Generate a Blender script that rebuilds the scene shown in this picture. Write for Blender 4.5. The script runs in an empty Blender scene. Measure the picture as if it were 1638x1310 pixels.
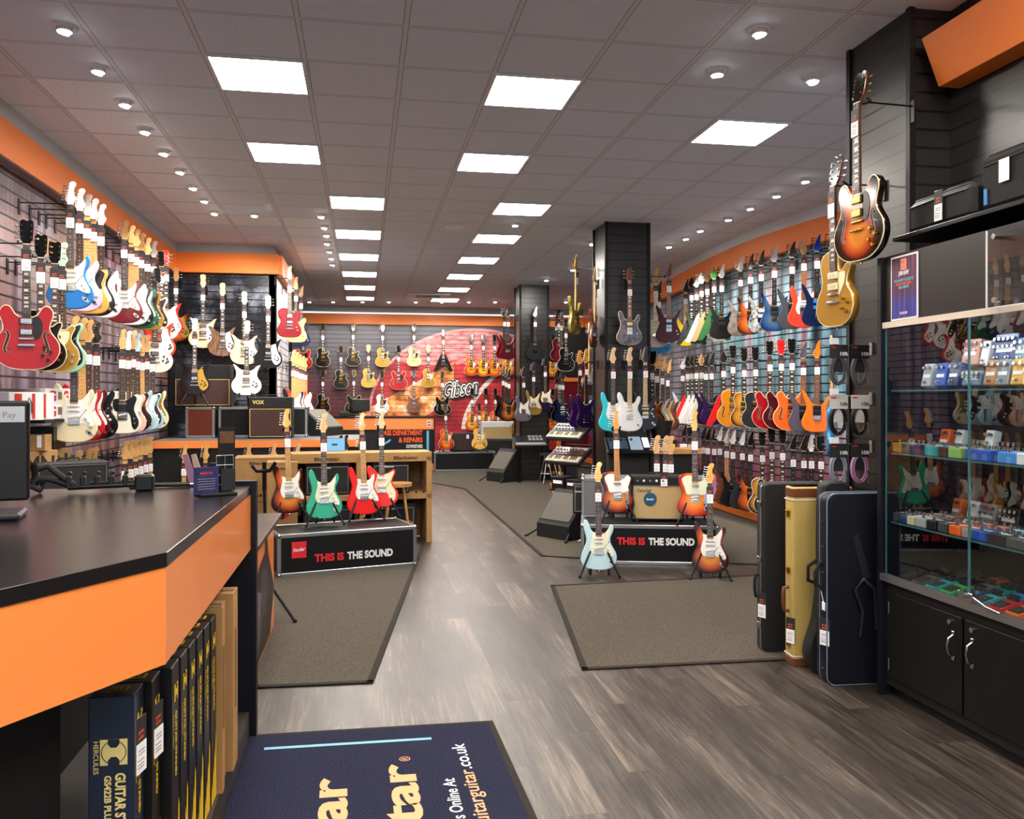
import bpy, math, random
from mathutils import Vector, Matrix
random.seed(7)
S = bpy.context.scene
COL = S.collection
R = math.radians
# ---------------------------------------------------------------- camera, world, exposure
F_PX = 1365.0                       # focal length for a 1638 px wide frame
YAW = R(9.9)
CAM_Z = 1.55
cam_data = bpy.data.cameras.new('camera')
cam_data.sensor_fit = 'HORIZONTAL'
cam_data.sensor_width = 36.0
cam_data.lens = 36.0 * F_PX / 1638.0
cam_data.shift_y = -19.0 / 1638.0
cam_data.clip_start = 0.05
cam_data.clip_end = 200
cam = bpy.data.objects.new('camera', cam_data)
cam.location = (0, 0, CAM_Z)
cam.rotation_euler = (R(90), 0, -YAW)
COL.objects.link(cam)
S.camera = cam
S.view_settings.view_transform = 'Standard'
S.view_settings.look = 'None'
S.view_settings.gamma = 1
S.view_settings.exposure = 0.3
S.view_settings.use_curve_mapping = False
world = bpy.data.worlds.new('world')
S.world = world
world.use_nodes = True
bgn = world.node_tree.nodes['Background']
bgn.inputs[0].default_value = (0.80, 0.90, 1.0, 1)
bgn.inputs[1].default_value = 1.1   # daylight entering through the open shop front behind the camera
PANEL_POWER = 42.0                   # ceiling panels' emission
SPOT_POWER = 105.0                   # each recessed spotlight
CEIL = 3.66

SN, CS = math.sin(YAW), math.cos(YAW)
def ray(px, py=636.0):
    """direction (per metre of distance along the view axis) of a sight line used for surveying the shop"""
    xc = (px - 819.0) / F_PX
    return Vector((SN + xc*CS, CS - xc*SN, (636.0 - py) / F_PX))
def at_Z(px, py, Z):
    d = ray(px, py); return Vector((d.x*Z, d.y*Z, CAM_Z + d.z*Z))
def at_X(px, py, X):
    return at_Z(px, py, X / ray(px, py).x)
def at_Y(px, py, Y):
    return at_Z(px, py, Y / ray(px, py).y)
def at_h(px, py, h):
    return at_Z(px, py, (h - CAM_Z) / ray(px, py).z)

# ---------------------------------------------------------------- materials
MATS = {}
def srgb(h):
    if isinstance(h, str):
        h = h.lstrip('#'); c = [int(h[i:i+2], 16)/255 for i in (0, 2, 4)]
    else: c = h
    return tuple((v/12.92 if v <= .04045 else ((v+.055)/1.055)**2.4) for v in c) + (1,)
def bsdf_mat(name):
    m = bpy.data.materials.new(name); m.use_nodes = True
    return m, m.node_tree, m.node_tree.nodes['Principled BSDF']
def mat(name, col='#808080', rough=.5, metal=0, coat=0, emit=None, es=1, noise=0, nscale=30, bump=0, spec=None):
    if name in MATS: return MATS[name]
    m, nt, b = bsdf_mat(name)
    c = srgb(col)
    b.inputs['Base Color'].default_value = c
    b.inputs['Roughness'].default_value = rough
    b.inputs['Metallic'].default_value = metal
    b.inputs['Coat Weight'].default_value = coat
    b.inputs['Coat Roughness'].default_value = .06
    if spec is not None: b.inputs['Specular IOR Level'].default_value = spec
    if emit:
        b.inputs['Emission Color'].default_value = srgb(emit); b.inputs['Emission Strength'].default_value = es
    if noise or bump:
        tc = nt.nodes.new('ShaderNodeTexCoord'); n = nt.nodes.new('ShaderNodeTexNoise')
        n.inputs['Scale'].default_value = nscale; n.inputs['Detail'].default_value = 6
        nt.links.new(tc.outputs['Object'], n.inputs['Vector'])
        if noise:
            r = nt.nodes.new('ShaderNodeValToRGB')
            r.color_ramp.elements[0].position = .3; r.color_ramp.elements[1].position = .7
            r.color_ramp.elements[0].color = tuple(v*(1-noise) for v in c[:3])+(1,)
            r.color_ramp.elements[1].color = tuple(min(1, v*(1+noise)) for v in c[:3])+(1,)
            nt.links.new(n.outputs['Fac'], r.inputs['Fac']); nt.links.new(r.outputs['Color'], b.inputs['Base Color'])
        if bump:
            bp = nt.nodes.new('ShaderNodeBump'); bp.inputs['Strength'].default_value = bump
            bp.inputs['Distance'].default_value = .004
            nt.links.new(n.outputs['Fac'], bp.inputs['Height']); nt.links.new(bp.outputs['Normal'], b.inputs['Normal'])
    MATS[name] = m
    return m
def math_node(nt, op, a, b=None, c=None):
    n = nt.nodes.new('ShaderNodeMath'); n.operation = op
    for i, v in enumerate((a, b, c)):
        if v is None: continue
        if isinstance(v, (int, float)): n.inputs[i].default_value = v
        else: nt.links.new(v, n.inputs[i])
    return n.outputs[0]
def mixc(nt, fac, a, b):
    n = nt.nodes.new('ShaderNodeMix'); n.data_type = 'RGBA'
    if isinstance(fac, (int, float)): n.inputs['Factor'].default_value = fac
    else: nt.links.new(fac, n.inputs['Factor'])
    for k, v in (('A', a), ('B', b)):
        s = [i for i in n.inputs if i.name == k and i.type == 'RGBA'][0]
        if isinstance(v, tuple): s.default_value = v
        else: nt.links.new(v, s)
    return [o for o in n.outputs if o.type == 'RGBA'][0]
def xyz(nt, kind='Object'):
    tc = nt.nodes.new('ShaderNodeTexCoord'); s = nt.nodes.new('ShaderNodeSeparateXYZ')
    nt.links.new(tc.outputs[kind], s.inputs[0]); return tc.outputs[kind], s.outputs[0], s.outputs[1], s.outputs[2]
def ramp(nt, fac, stops, interp='LINEAR'):
    r = nt.nodes.new('ShaderNodeValToRGB'); cr = r.color_ramp; cr.interpolation = interp
    while len(cr.elements) < len(stops): cr.elements.new(.5)
    for e, (p, c) in zip(cr.elements, stops): e.position = p; e.color = srgb(c)
    nt.links.new(fac, r.inputs['Fac']); return r.outputs['Color']
def noise_tex(nt, vec, scale, detail=4, sx=1, sy=1, sz=1, rough=.5):
    mp = nt.nodes.new('ShaderNodeMapping'); mp.inputs['Scale'].default_value = (sx, sy, sz)
    nt.links.new(vec, mp.inputs['Vector'])
    n = nt.nodes.new('ShaderNodeTexNoise'); n.inputs['Scale'].default_value = scale
    n.inputs['Detail'].default_value = detail; n.inputs['Roughness'].default_value = rough
    nt.links.new(mp.outputs[0], n.inputs['Vector']); return n.outputs['Fac']

def burst(name, stops, rough=.12):
    """sunburst lacquer: colour by distance from the middle of the body"""
    if name in MATS: return MATS[name]
    m, nt, b = bsdf_mat(name)
    _, x, y, z = xyz(nt)
    def ell(cz, rx, rz):
        a = math_node(nt, 'POWER', math_node(nt, 'ABSOLUTE', math_node(nt, 'DIVIDE', x, rx)), 2)
        c = math_node(nt, 'POWER', math_node(nt, 'ABSOLUTE', math_node(nt, 'DIVIDE', math_node(nt, 'SUBTRACT', z, cz), rz)), 2)
        return math_node(nt, 'SQRT', math_node(nt, 'ADD', a, c))
    d = math_node(nt, 'SMOOTH_MIN', ell(.14, .175, .15), ell(.32, .155, .17), .15)
    nt.links.new(ramp(nt, d, stops), b.inputs['Base Color'])
    b.inputs['Roughness'].default_value = rough; b.inputs['Coat Weight'].default_value = .3
    MATS[name] = m; return m
burst('three_tone_burst', [(.3, '#d9872a'), (.6, '#b8481a'), (.85, '#3a0d08'), (1, '#0c0605')])
burst('cherry_burst', [(.25, '#f29a2c'), (.55, '#e8661c'), (.85, '#b3240f'), (1, '#7a120c')])
burst('tobacco_burst', [(.25, '#c47a28'), (.55, '#8a4a1c'), (.85, '#2a130a'), (1, '#0d0705')])
burst('honey_burst', [(.3, '#f2b83a'), (.6, '#e8862a'), (.85, '#a63c14'), (1, '#6e1f0e')])
burst('amber_burst', [(.3, '#e0a13a'), (.65, '#c4812a'), (.9, '#3c1e0c'), (1, '#1a0c06')])
burst('blue_burst', [(.2, '#5c6f80'), (.55, '#3c5a7c'), (.85, '#173a78'), (1, '#0c1f48')])
burst('orange_brown_burst', [(.2, '#e07a2a'), (.6, '#b8521c'), (.9, '#4a1c0c'), (1, '#2a0f08')])
def figured(name, c1, c2, scale=14, stretch=3.0, rough=.15):
    if name in MATS: return MATS[name]
    m, nt, b = bsdf_mat(name)
    v, x, y, z = xyz(nt)
    n = noise_tex(nt, v, scale, 5, stretch, 1, 1)
    nt.links.new(ramp(nt, n, [(.35, c1), (.65, c2)]), b.inputs['Base Color'])
    b.inputs['Roughness'].default_value = rough; b.inputs['Coat Weight'].default_value = .6
    MATS[name] = m; return m
figured('smoke_quilt', '#2a2228', '#6a5a66', 18, 1)
figured('walnut_top', '#5a3820', '#8a6244', 10, 6)
figured('relic_brown', '#5c5148', '#8d8377', 16, 1, .5)
figured('floral_grey', '#2c2c2e', '#b9b9ba', 26, 1, .35)
figured('purple_stain', '#1c0826', '#3c1450', 10, 4)
figured('camo_flower', '#16321c', '#b9a43a', 16, 1, .3)
figured('mahogany_flat', '#5a2a1a', '#7c3d26', 8, 8, .4)
def G(name, col, rough=.16, coat=.1): return mat(name, col, rough, coat=coat, spec=.4)
for n, c in dict(gloss_red='#b3141c', cherry_red='#a8101a', dark_red='#6e0c18', wine_red='#470814', bright_red='#e32322', fiesta_red='#e8402c',
                 gloss_black='#0c0c0e', soft_black='#17171b', gloss_white='#e8e8ea', vintage_white='#e6d9b0', olympic='#ece6d2',
                 butterscotch='#e3a94c', lilac='#dcc3d3', shell_pink='#e8b9a4', pink_relic='#cbb0ac', hot_pink='#ea8fb4',
                 lake_blue='#1f77c8', ocean_blue='#1673a8', daphne='#a3c8d6', sonic_blue='#b7d6de', turquoise='#2fc0d0', surf_green='#9cd0b4',
                 sea_green='#27a585', forest='#12663f', dark_green='#16391f', flat_green='#2f6a33', yellow='#f0c419', tv_yellow='#e5cf7c',
                 amber='#d98a1c', natural='#d9ae78', mapleglo='#e3c9a4', orange='#f0641c', bright_orange='#ff7a14', slate='#55505f',
                 dark_purple='#2c1048', deep_purple='#1f0a36', steel='#3c4148', midnight='#0e1a3c', silver_white='#c9ccd0', charcoal='#2b2d31',
                 brown_sg='#7a4c3a', royal='#1c3fa8').items(): G(n, c)
mat('goldtop', '#b98a2c', .28, .55, .5)
mat('goldtop_light', '#cfa640', .28, .45, .5)
mat('silver_sparkle', '#8b8f96', .3, .7, .4)
mat('gold_body', '#a5802c', .3, .5, .4)
mat('pg_white', '#eceae4', .3); mat('pg_mint', '#dfe3c6', .3); mat('pg_black', '#0e0e10', .25); mat('pg_cream', '#eadcb4', .35)
mat('pg_tort', '#3a1410', .25, noise=.6, nscale=60); mat('pg_gold', '#b08a35', .35, .6)
mat('maple', '#d6a463', .3, coat=.3, noise=.06, nscale=12); mat('maple_pale', '#dcb98a', .35, coat=.2); mat('amber_maple', '#cf8c3c', .25, coat=.4)
mat('rosewood', '#3a2418', .5, noise=.25, nscale=40); mat('ebony', '#17130f', .4); mat('roasted', '#8a552d', .35)
mat('mahogany', '#5b2416', .3, coat=.4)
mat('chrome', '#c9cbce', .18, 1); mat('gold_metal', '#c79a3c', .22, 1); mat('black_metal', '#141416', .35, .6); mat('steel_wire', '#b5b5b8', .3, 1)
mat('nickel', '#a9a69e', .25, 1)
mat('cream_plastic', '#e5d7ae', .4); mat('white_plastic', '#e9e9e9', .35); mat('black_plastic', '#101012', .4); mat('dark_plastic', '#1b1c20', .5)
mat('inlay', '#dedbd0', .3); mat('bone', '#e8e2d0', .4)
mat('tag_card', '#2a2b30', .5); mat('tag_label', '#fafafc', .5); mat('tag_orange', '#e0602a', .5); mat('tag_text', '#8b8b90', .6)
mat('shop_orange', '#f8924a', .28, coat=.15); mat('shop_orange_soft', '#f2812f', .45)
mat('black_panel', '#0a0a0d', .5, spec=.3); mat('navy_panel', '#0e111b', .5, spec=.3); mat('near_black', '#08080a', .6); mat('tolex', '#0d0d0e', .7, bump=.4, nscale=400)
mat('alu', '#a9abae', .32, .9); mat('white_paint', '#d9dadc', .6); mat('grey_paint', '#b4b6b8', .7)
mat('cardboard', '#a8814f', .8, noise=.08, nscale=9); mat('cardboard_dark', '#7d5c38', .8)
mat('red_print', '#c4281c', .6); mat('text_white', '#eeeeee', .5); mat('text_red', '#d8222a', .5); mat('text_black', '#151515', .6)
mat('text_orange', '#ee5a1c', .5); mat('text_blue', '#67b7dc', .5); mat('text_grey', '#77787c', .6); mat('fender_red', '#d3202a', .5)
mat('box_navy', '#17243a', .35, coat=.2); mat('box_black', '#0b0a0d', .4); mat('box_yellow', '#e8c21a', .5); mat('box_cream', '#ecd98a', .5)
mat('rubber', '#0c0c0d', .8); mat('tweed', '#b79e58', .75, noise=.12, nscale=240); mat('leather_brown', '#6b3a1e', .5)
mat('wood_stool', '#b9854a', .5, noise=.1, nscale=15)

# ---------------------------------------------------------------- mesh builder
class MB:
    def __init__(s): s.v = []; s.f = []; s.m = []; s.sm = []
    def add(s, vs, fs, mi=0, smooth=False, M=None):
        o = len(s.v)
        s.v += [tuple(M @ Vector(v)) if M else tuple(v) for v in vs]
        for f in fs: s.f.append([o+i for i in f]); s.m.append(mi); s.sm.append(smooth)
        return s
    def box(s, c, d, mi=0, M=None, bev=0):
        x, y, z = c; a, b, h = d[0]/2, d[1]/2, d[2]/2
        if bev <= 0:
            vs = [(x+i*a, y+j*b, z+k*h) for i in (-1, 1) for j in (-1, 1) for k in (-1, 1)]
            return s.add(vs, [(0, 1, 3, 2), (4, 6, 7, 5), (0, 4, 5, 1), (2, 3, 7, 6), (0, 2, 6, 4), (1, 5, 7, 3)], mi, False, M)
        bev = min(bev, a*.9, b*.9, h*.9)
        vs = []; idx = {}
        for i in (-1, 1):
            for j in (-1, 1):
                for k in (-1, 1):
                    idx[(i, j, k, 0)] = len(vs); vs.append((x+i*a, y+j*(b-bev), z+k*(h-bev)))
                    idx[(i, j, k, 1)] = len(vs); vs.append((x+i*(a-bev), y+j*b, z+k*(h-bev)))
                    idx[(i, j, k, 2)] = len(vs); vs.append((x+i*(a-bev), y+j*(b-bev), z+k*h))
        fs = []
        for i in (-1, 1):
            q = [idx[(i, j, k, 0)] for j, k in ((-1, -1), (1, -1), (1, 1), (-1, 1))]; fs.append(q if i > 0 else q[::-1])
            q = [idx[(j, i, k, 1)] for j, k in ((-1, -1), (-1, 1), (1, 1), (1, -1))]; fs.append(q if i > 0 else q[::-1])
            q = [idx[(j, k, i, 2)] for j, k in ((-1, -1), (1, -1), (1, 1), (-1, 1))]; fs.append(q if i > 0 else q[::-1])
        for i in (-1, 1):
            for j in (-1, 1):
                for (p, qn, ax) in (((i, j, None), (0, 1), 2), ((i, None, j), (0, 2), 1), ((None, i, j), (1, 2), 0)):
                    def g(t, w):
                        kk = list(p); kk[ax] = t; return idx[(kk[0], kk[1], kk[2], w)]
                    q = [g(-1, qn[0]), g(1, qn[0]), g(1, qn[1]), g(-1, qn[1])]
                    n = (Vector(vs[q[1]])-Vector(vs[q[0]])).cross(Vector(vs[q[2]])-Vector(vs[q[1]]))
                    cc = sum((Vector(vs[t]) for t in q), Vector())/4 - Vector(c)
                    fs.append(q if n.dot(cc) > 0 else q[::-1])
                for k in (-1, 1):
                    q = [idx[(i, j, k, w)] for w in (0, 1, 2)]
                    fs.append(q if i*j*k > 0 else q[::-1])
        return s.add(vs, fs, mi, False, M)
    def cyl(s, p0, p1, r, n=10, mi=0, r2=None, caps=True, M=None, smooth=True):
        p0, p1 = Vector(p0), Vector(p1); r2 = r if r2 is None else r2
        d = (p1-p0).normalized(); u = d.orthogonal().normalized(); w = d.cross(u)
        vs = []
        for k in range(n):
            a = 2*math.pi*k/n; e = u*math.cos(a)+w*math.sin(a)
            vs.append(p0+e*r); vs.append(p1+e*r2)
        fs = [(2*k, 2*((k+1) % n), 2*((k+1) % n)+1, 2*k+1) for k in range(n)]
        s.add(vs, fs, mi, smooth, M)
        if caps:
            s.add([vs[2*k] for k in range(n)], [list(range(n))[::-1]], mi, False, M)
            s.add([vs[2*k+1] for k in range(n)], [list(range(n))], mi, False, M)
        return s
    def tube(s, pts, r, n=8, mi=0, closed=False, M=None):
        pts = [Vector(p) for p in pts]; N = len(pts); rings = []; u = None
        for i, p in enumerate(pts):
            a = pts[i-1] if (i > 0 or closed) else p
            b = pts[(i+1) % N] if (i < N-1 or closed) else p
            d = (b-a).normalized()
            if u is None: u = d.orthogonal().normalized()
            u = (u - d*u.dot(d)).normalized(); w = d.cross(u)
            rings.append([p + (u*math.cos(2*math.pi*k/n)+w*math.sin(2*math.pi*k/n))*r for k in range(n)])
        vs = [v for rg in rings for v in rg]; fs = []
        for i in range(N if closed else N-1):
            j = (i+1) % N
            for k in range(n):
                fs.append((i*n+k, i*n+(k+1) % n, j*n+(k+1) % n, j*n+k))
        s.add(vs, fs, mi, True, M)
        if not closed:
            s.add(rings[0], [list(range(n))[::-1]], mi, False, M); s.add(rings[-1], [list(range(n))], mi, False, M)
        return s
    def ball(s, c, r, n=10, mi=0, sc=(1, 1, 1), M=None):
        vs = []; fs = []; h = n//2+1
        for i in range(h+1):
            t = math.pi*i/h
            for k in range(n):
                a = 2*math.pi*k/n
                vs.append((c[0]+r*sc[0]*math.sin(t)*math.cos(a), c[1]+r*sc[1]*math.sin(t)*math.sin(a), c[2]+r*sc[2]*math.cos(t)))
        for i in range(h):
            for k in range(n): fs.append((i*n+k, (i+1)*n+k, (i+1)*n+(k+1) % n, i*n+(k+1) % n))
        return s.add(vs, fs, mi, True, M)
    def prism(s, poly, y0, y1, bev=0, mi=0, M=None, axes='xz', mi_side=None):
        """poly = (x,z) outline, counter-clockwise seen from -y; front face at y0 (<y1)"""
        mi_side = mi if mi_side is None else mi_side
        P = [Vector((p[0], p[1])) for p in poly]
        area = sum(P[i].x*P[(i+1) % len(P)].y-P[(i+1) % len(P)].x*P[i].y for i in range(len(P)))
        if area < 0: P = P[::-1]
        n = len(P)
        def inset(b):
            out = []
            for i in range(n):
                a, c, d = P[i-1], P[i], P[(i+1) % n]
                e1 = (c-a); e2 = (d-c)
                e1 = e1.normalized() if e1.length else e2.normalized(); e2 = e2.normalized() if e2.length else e1
                nn = Vector((-e1.y-e2.y, e1.x+e2.x))
                nn = nn.normalized() if nn.length > 1e-6 else Vector((-e1.y, e1.x))
                out.append(c+nn*b)
            return out
        def to3(p, y):
            if axes == 'xz': return (p.x, y, p.y)
            if axes == 'xy': return (p.x, p.y, -y)
            return (y, -p.x, p.y)      # 'yz': outline read from -x side
        if bev:
            I = inset(bev)
            rings = [[to3(p, y0) for p in I], [to3(p, y0+bev) for p in P], [to3(p, y1-bev) for p in P], [to3(p, y1) for p in I]]
        else:
            rings = [[to3(p, y0) for p in P], [to3(p, y1) for p in P]]
        vs = [v for r_ in rings for v in r_]; fs = []
        for k in range(len(rings)-1):
            for i in range(n):
                j = (i+1) % n
                fs.append((k*n+j, k*n+i, (k+1)*n+i, (k+1)*n+j))
        s.add(vs, fs, mi_side, n > 14, M)
        s.add(rings[0], [list(range(n))], mi, False, M)
        s.add(rings[-1], [list(range(n))[::-1]], mi, False, M)
        return s
    def quad(s, a, b, c, d, mi=0): return s.add([a, b, c, d], [(0, 1, 2, 3)], mi)
    def mesh(s, name):
        me = bpy.data.meshes.new(name); me.from_pydata(s.v, [], s.f)
        me.polygons.foreach_set('material_index', s.m); me.polygons.foreach_set('use_smooth', s.sm)
        me.update(); return me
    def build(s, name, mats, parent=None, loc=None, rot=None):
        me = s.mesh(name)
        for m in (mats if isinstance(mats, (list, tuple)) else [mats]):
            me.materials.append(MATS[m] if isinstance(m, str) else m)
        return link(name, me, parent, loc, rot)
def link(name, me, parent=None, loc=None, rot=None, mats=None):
    o = bpy.data.objects.new(name, me); COL.objects.link(o)
    if parent: o.parent = parent
    if loc is not None: o.location = loc
    if rot is not None: o.rotation_euler = rot
    if mats:
        for i, m in enumerate(mats):
            o.material_slots[i].link = 'OBJECT'; o.material_slots[i].material = MATS[m] if isinstance(m, str) else m
    return o
LABELS = {}
def tag(o, label, cat, group=None):
    o['label'] = label; o['category'] = cat
    if group: o['group'] = group
    LABELS.setdefault(label, []).append(o)
    return o
def thing(name, label, cat, loc=(0, 0, 0), rz=0, group=None):
    o = bpy.data.objects.new(name, None); COL.objects.link(o); o.empty_display_size = .1
    o.location = loc; o.rotation_euler = (0, 0, rz); return tag(o, label, cat, group)
def struct(o): o['kind'] = 'structure'; return o
def smooth_poly(pts, n=4, closed=True):
    """Catmull-Rom through the points; a point given as (x,z,1) stays a sharp corner"""
    P = [Vector((p[0], p[1])) for p in pts]; sharp = [len(p) > 2 for p in pts]; N = len(P); out = []
    for i in range(N if closed else N-1):
        p1, p2 = P[i], P[(i+1) % N]
        p0 = P[i-1] if not sharp[i] else p1 - (p2-p1)*.5
        p3 = P[(i+2) % N] if not sharp[(i+1) % N] else p2 + (p2-p1)*.5
        for k in range(n):
            t = k/n
            out.append(.5*((2*p1)+(-p0+p2)*t+(2*p0-5*p1+4*p2-p3)*t*t+(-p0+3*p1-3*p2+p3)*t**3))
    if not closed: out.append(P[-1])
    return [(p.x, p.y) for p in out]
TXT = {}
def text_raw(s, bold=0, shear=0, sx=1.0, res=3):
    k = (s, bold, shear, sx, res)
    if k in TXT: return TXT[k]
    cu = bpy.data.curves.new('t', 'FONT'); cu.body = s; cu.size = 1; cu.offset = bold; cu.shear = shear
    cu.resolution_u = res; cu.fill_mode = 'FRONT'
    ob = bpy.data.objects.new('t', cu); COL.objects.link(ob)
    dg = bpy.context.evaluated_depsgraph_get()
    me = bpy.data.meshes.new_from_object(ob.evaluated_get(dg))
    vs = [Vector((v.co.x*sx, v.co.y, 0)) for v in me.vertices]; fs = [tuple(p.vertices) for p in me.polygons]
    bpy.data.objects.remove(ob); bpy.data.curves.remove(cu); bpy.data.meshes.remove(me)
    TXT[k] = (vs, fs); return TXT[k]
def put_text(mb, s, origin, right, up, width=None, height=None, mi=0, bold=.0, shear=0, align='l', res=3, sx=1.0):
    """text lying in the plane (right, up); cap height = height, stretched to width when given"""
    vs, fs = text_raw(s, bold, shear, 1.0, res)
    if not vs: return mb
    x0 = min(v.x for v in vs); x1 = max(v.x for v in vs); cap = .70
    ky = (height or 1)/cap
    kx = (width/(x1-x0)) if width else ky*sx
    if not height: ky = kx/sx
    right = Vector(right).normalized(); up = Vector(up).normalized(); o = Vector(origin)
    off = {'l': 0, 'c': -(x1-x0)*kx/2, 'r': -(x1-x0)*kx}[align]
    return mb.add([o+right*((v.x-x0)*kx+off)+up*(v.y*ky) for v in vs], fs, mi)
# ---------------------------------------------------------------- surfaces
def grooved(name, colfn, pitch=.1, gw=.012, rough=.35, axis='z'):
    m, nt, b = bsdf_mat(name)
    v, x, y, z = xyz(nt)
    base = colfn(nt, v, x, y, z)
    fr = math_node(nt, 'FRACT', math_node(nt, 'DIVIDE', z, pitch))
    line = math_node(nt, 'LESS_THAN', fr, gw/pitch)
    nt.links.new(mixc(nt, line, base, srgb('#08080a')), b.inputs['Base Color'])
    b.inputs['Roughness'].default_value = rough
    bp = nt.nodes.new('ShaderNodeBump'); bp.inputs['Strength'].default_value = 1; bp.inputs['Distance'].default_value = .008
    nt.links.new(math_node(nt, 'SUBTRACT', 1, line), bp.inputs['Height']); nt.links.new(bp.outputs['Normal'], b.inputs['Normal'])
    MATS[name] = m; return m
def col_left(nt, v, x, y, z):
    n = noise_tex(nt, v, 1.0, 6, 9, 9, .5, .6)
    a = ramp(nt, n, [(.3, '#3e343a'), (.45, '#5c4e5e'), (.55, '#7e6e7e'), (.7, '#9c8c96')])
    n2 = noise_tex(nt, v, .9, 2)
    return mixc(nt, ramp(nt, n2, [(.45, '#000000'), (.62, '#ffffff')]), a, srgb('#6f5348'))
def col_right(nt, v, x, y, z):
    n = noise_tex(nt, v, 1.0, 5, 5, 5, .35, .55)
    a = ramp(nt, n, [(.3, '#27303a'), (.42, '#4a6270'), (.5, '#66909e'), (.56, '#93a4b0'), (.62, '#8f6f80'), (.72, '#3f5f70')])
    low = ramp(nt, math_node(nt, 'DIVIDE', z, 3.3), [(.15, '#ffffff'), (.42, '#000000')])
    n3 = noise_tex(nt, v, 1.0, 5, 6, 6, .35, .55)
    bb = ramp(nt, n3, [(.3, '#3a1a2c'), (.5, '#7c3450'), (.65, '#a85a6c')])
    return mixc(nt, low, a, bb)
def col_black(nt, v, x, y, z): return mixc(nt, 0.0, srgb('#252322'), srgb('#252322'))
def col_alcove(nt, v, x, y, z):
    n = noise_tex(nt, v, 2.2, 7, 1, 1, 1, .6)
    return ramp(nt, n, [(.4, '#101114'), (.52, '#262a32'), (.62, '#666c78'), (.75, '#a8aeb8')])
def col_alcove_side_lit(nt, v, x, y, z):  # same panels as the alcove, paler: white light on them painted in
    n = noise_tex(nt, v, 2.2, 7, 1, 1, 1, .6)
    return ramp(nt, n, [(.35, '#6a6a70'), (.55, '#a9abb2'), (.7, '#d0d2d6')])
def col_back(nt, v, x, y, z):
    # printed mural: grey sky, big red disc, an orange flare and a white road line
    dx = math_node(nt, 'SUBTRACT', x, 2.6); dz = math_node(nt, 'SUBTRACT', z, 1.2)
    d = math_node(nt, 'SQRT', math_node(nt, 'ADD', math_node(nt, 'POWER', math_node(nt, 'ABSOLUTE', dx), 2), math_node(nt, 'POWER', math_node(nt, 'ABSOLUTE', math_node(nt, 'MULTIPLY', dz, 1.25)), 2)))
    disc = math_node(nt, 'LESS_THAN', d, 2.45)
    rim = math_node(nt, 'MULTIPLY', math_node(nt, 'LESS_THAN', d, 2.48), math_node(nt, 'GREATER_THAN', d, 2.42))
    n = noise_tex(nt, v, 2.0, 6)
    grey = ramp(nt, math_node(nt, 'DIVIDE', z, 3.3), [(.25, '#4a0f18'), (.5, '#5c2a34'), (.75, '#4a464e'), (1, '#504f56')])
    red = ramp(nt, n, [(.3, '#7c1a22'), (.5, '#a8252e'), (.68, '#c23a3c')])
    # pale upper-right part of the disc
    s = math_node(nt, 'ADD', math_node(nt, 'MULTIPLY', z, 1.0), math_node(nt, 'MULTIPLY', x, .35))
    pale = ramp(nt, s, [(0, '#000000'), (1, '#ffffff')])
    red2 = mixc(nt, math_node(nt, 'MULTIPLY', math_node(nt, 'GREATER_THAN', math_node(nt, 'ADD', z, math_node(nt, 'MULTIPLY', n, .8)), 2.75), .5), red, ramp(nt, noise_tex(nt, v, 5, 5, 1, 1, 2.5), [(.35, '#b05a5c'), (.6, '#e0b8b4')]))
    # orange flare along a diagonal
    t = math_node(nt, 'ABSOLUTE', math_node(nt, 'SUBTRACT', z, math_node(nt, 'ADD', .95, math_node(nt, 'MULTIPLY', math_node(nt, 'ADD', x, -0.3), .55))))
    fl = math_node(nt, 'MULTIPLY', math_node(nt, 'LESS_THAN', t, .45), math_node(nt, 'LESS_THAN', x, 2.1))
    flc = ramp(nt, noise_tex(nt, v, 3.5, 6), [(.35, '#5a3030'), (.45, '#c46a2c'), (.55, '#e8a25a'), (.62, '#ead0c0'), (.75, '#7a4c58')])
    c = mixc(nt, disc, grey, red2)
    c = mixc(nt, math_node(nt, 'MULTIPLY', fl, math_node(nt, 'GREATER_THAN', z, .9)), c, flc)
    c = mixc(nt, rim, c, srgb('#d08c90'))
    # white road line bending down
    rx = math_node(nt, 'ADD', 2.35, math_node(nt, 'MULTIPLY', math_node(nt, 'POWER', math_node(nt, 'MAXIMUM', math_node(nt, 'SUBTRACT', z, .75), 0), 2), .42))
    rl = math_node(nt, 'MULTIPLY', math_node(nt, 'LESS_THAN', math_node(nt, 'ABSOLUTE', math_node(nt, 'SUBTRACT', x, rx)), .07), math_node(nt, 'MULTIPLY', math_node(nt, 'LESS_THAN', z, 2.35), math_node(nt, 'GREATER_THAN', z, .8)))
    return mixc(nt, rl, c, srgb('#d9cdc8'))
grooved('slat_left', col_left, .1, .016, .32)
grooved('slat_right', col_right, .1, .015, .28)
grooved('slat_black', col_black, .1, .013, .3)
grooved('slat_alcove', col_alcove, .1, .014, .25)
grooved('slat_alcove_side_lit', col_alcove_side_lit, .1, .012, .35)
grooved('slat_back', col_back, .1, .008, .4)

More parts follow.
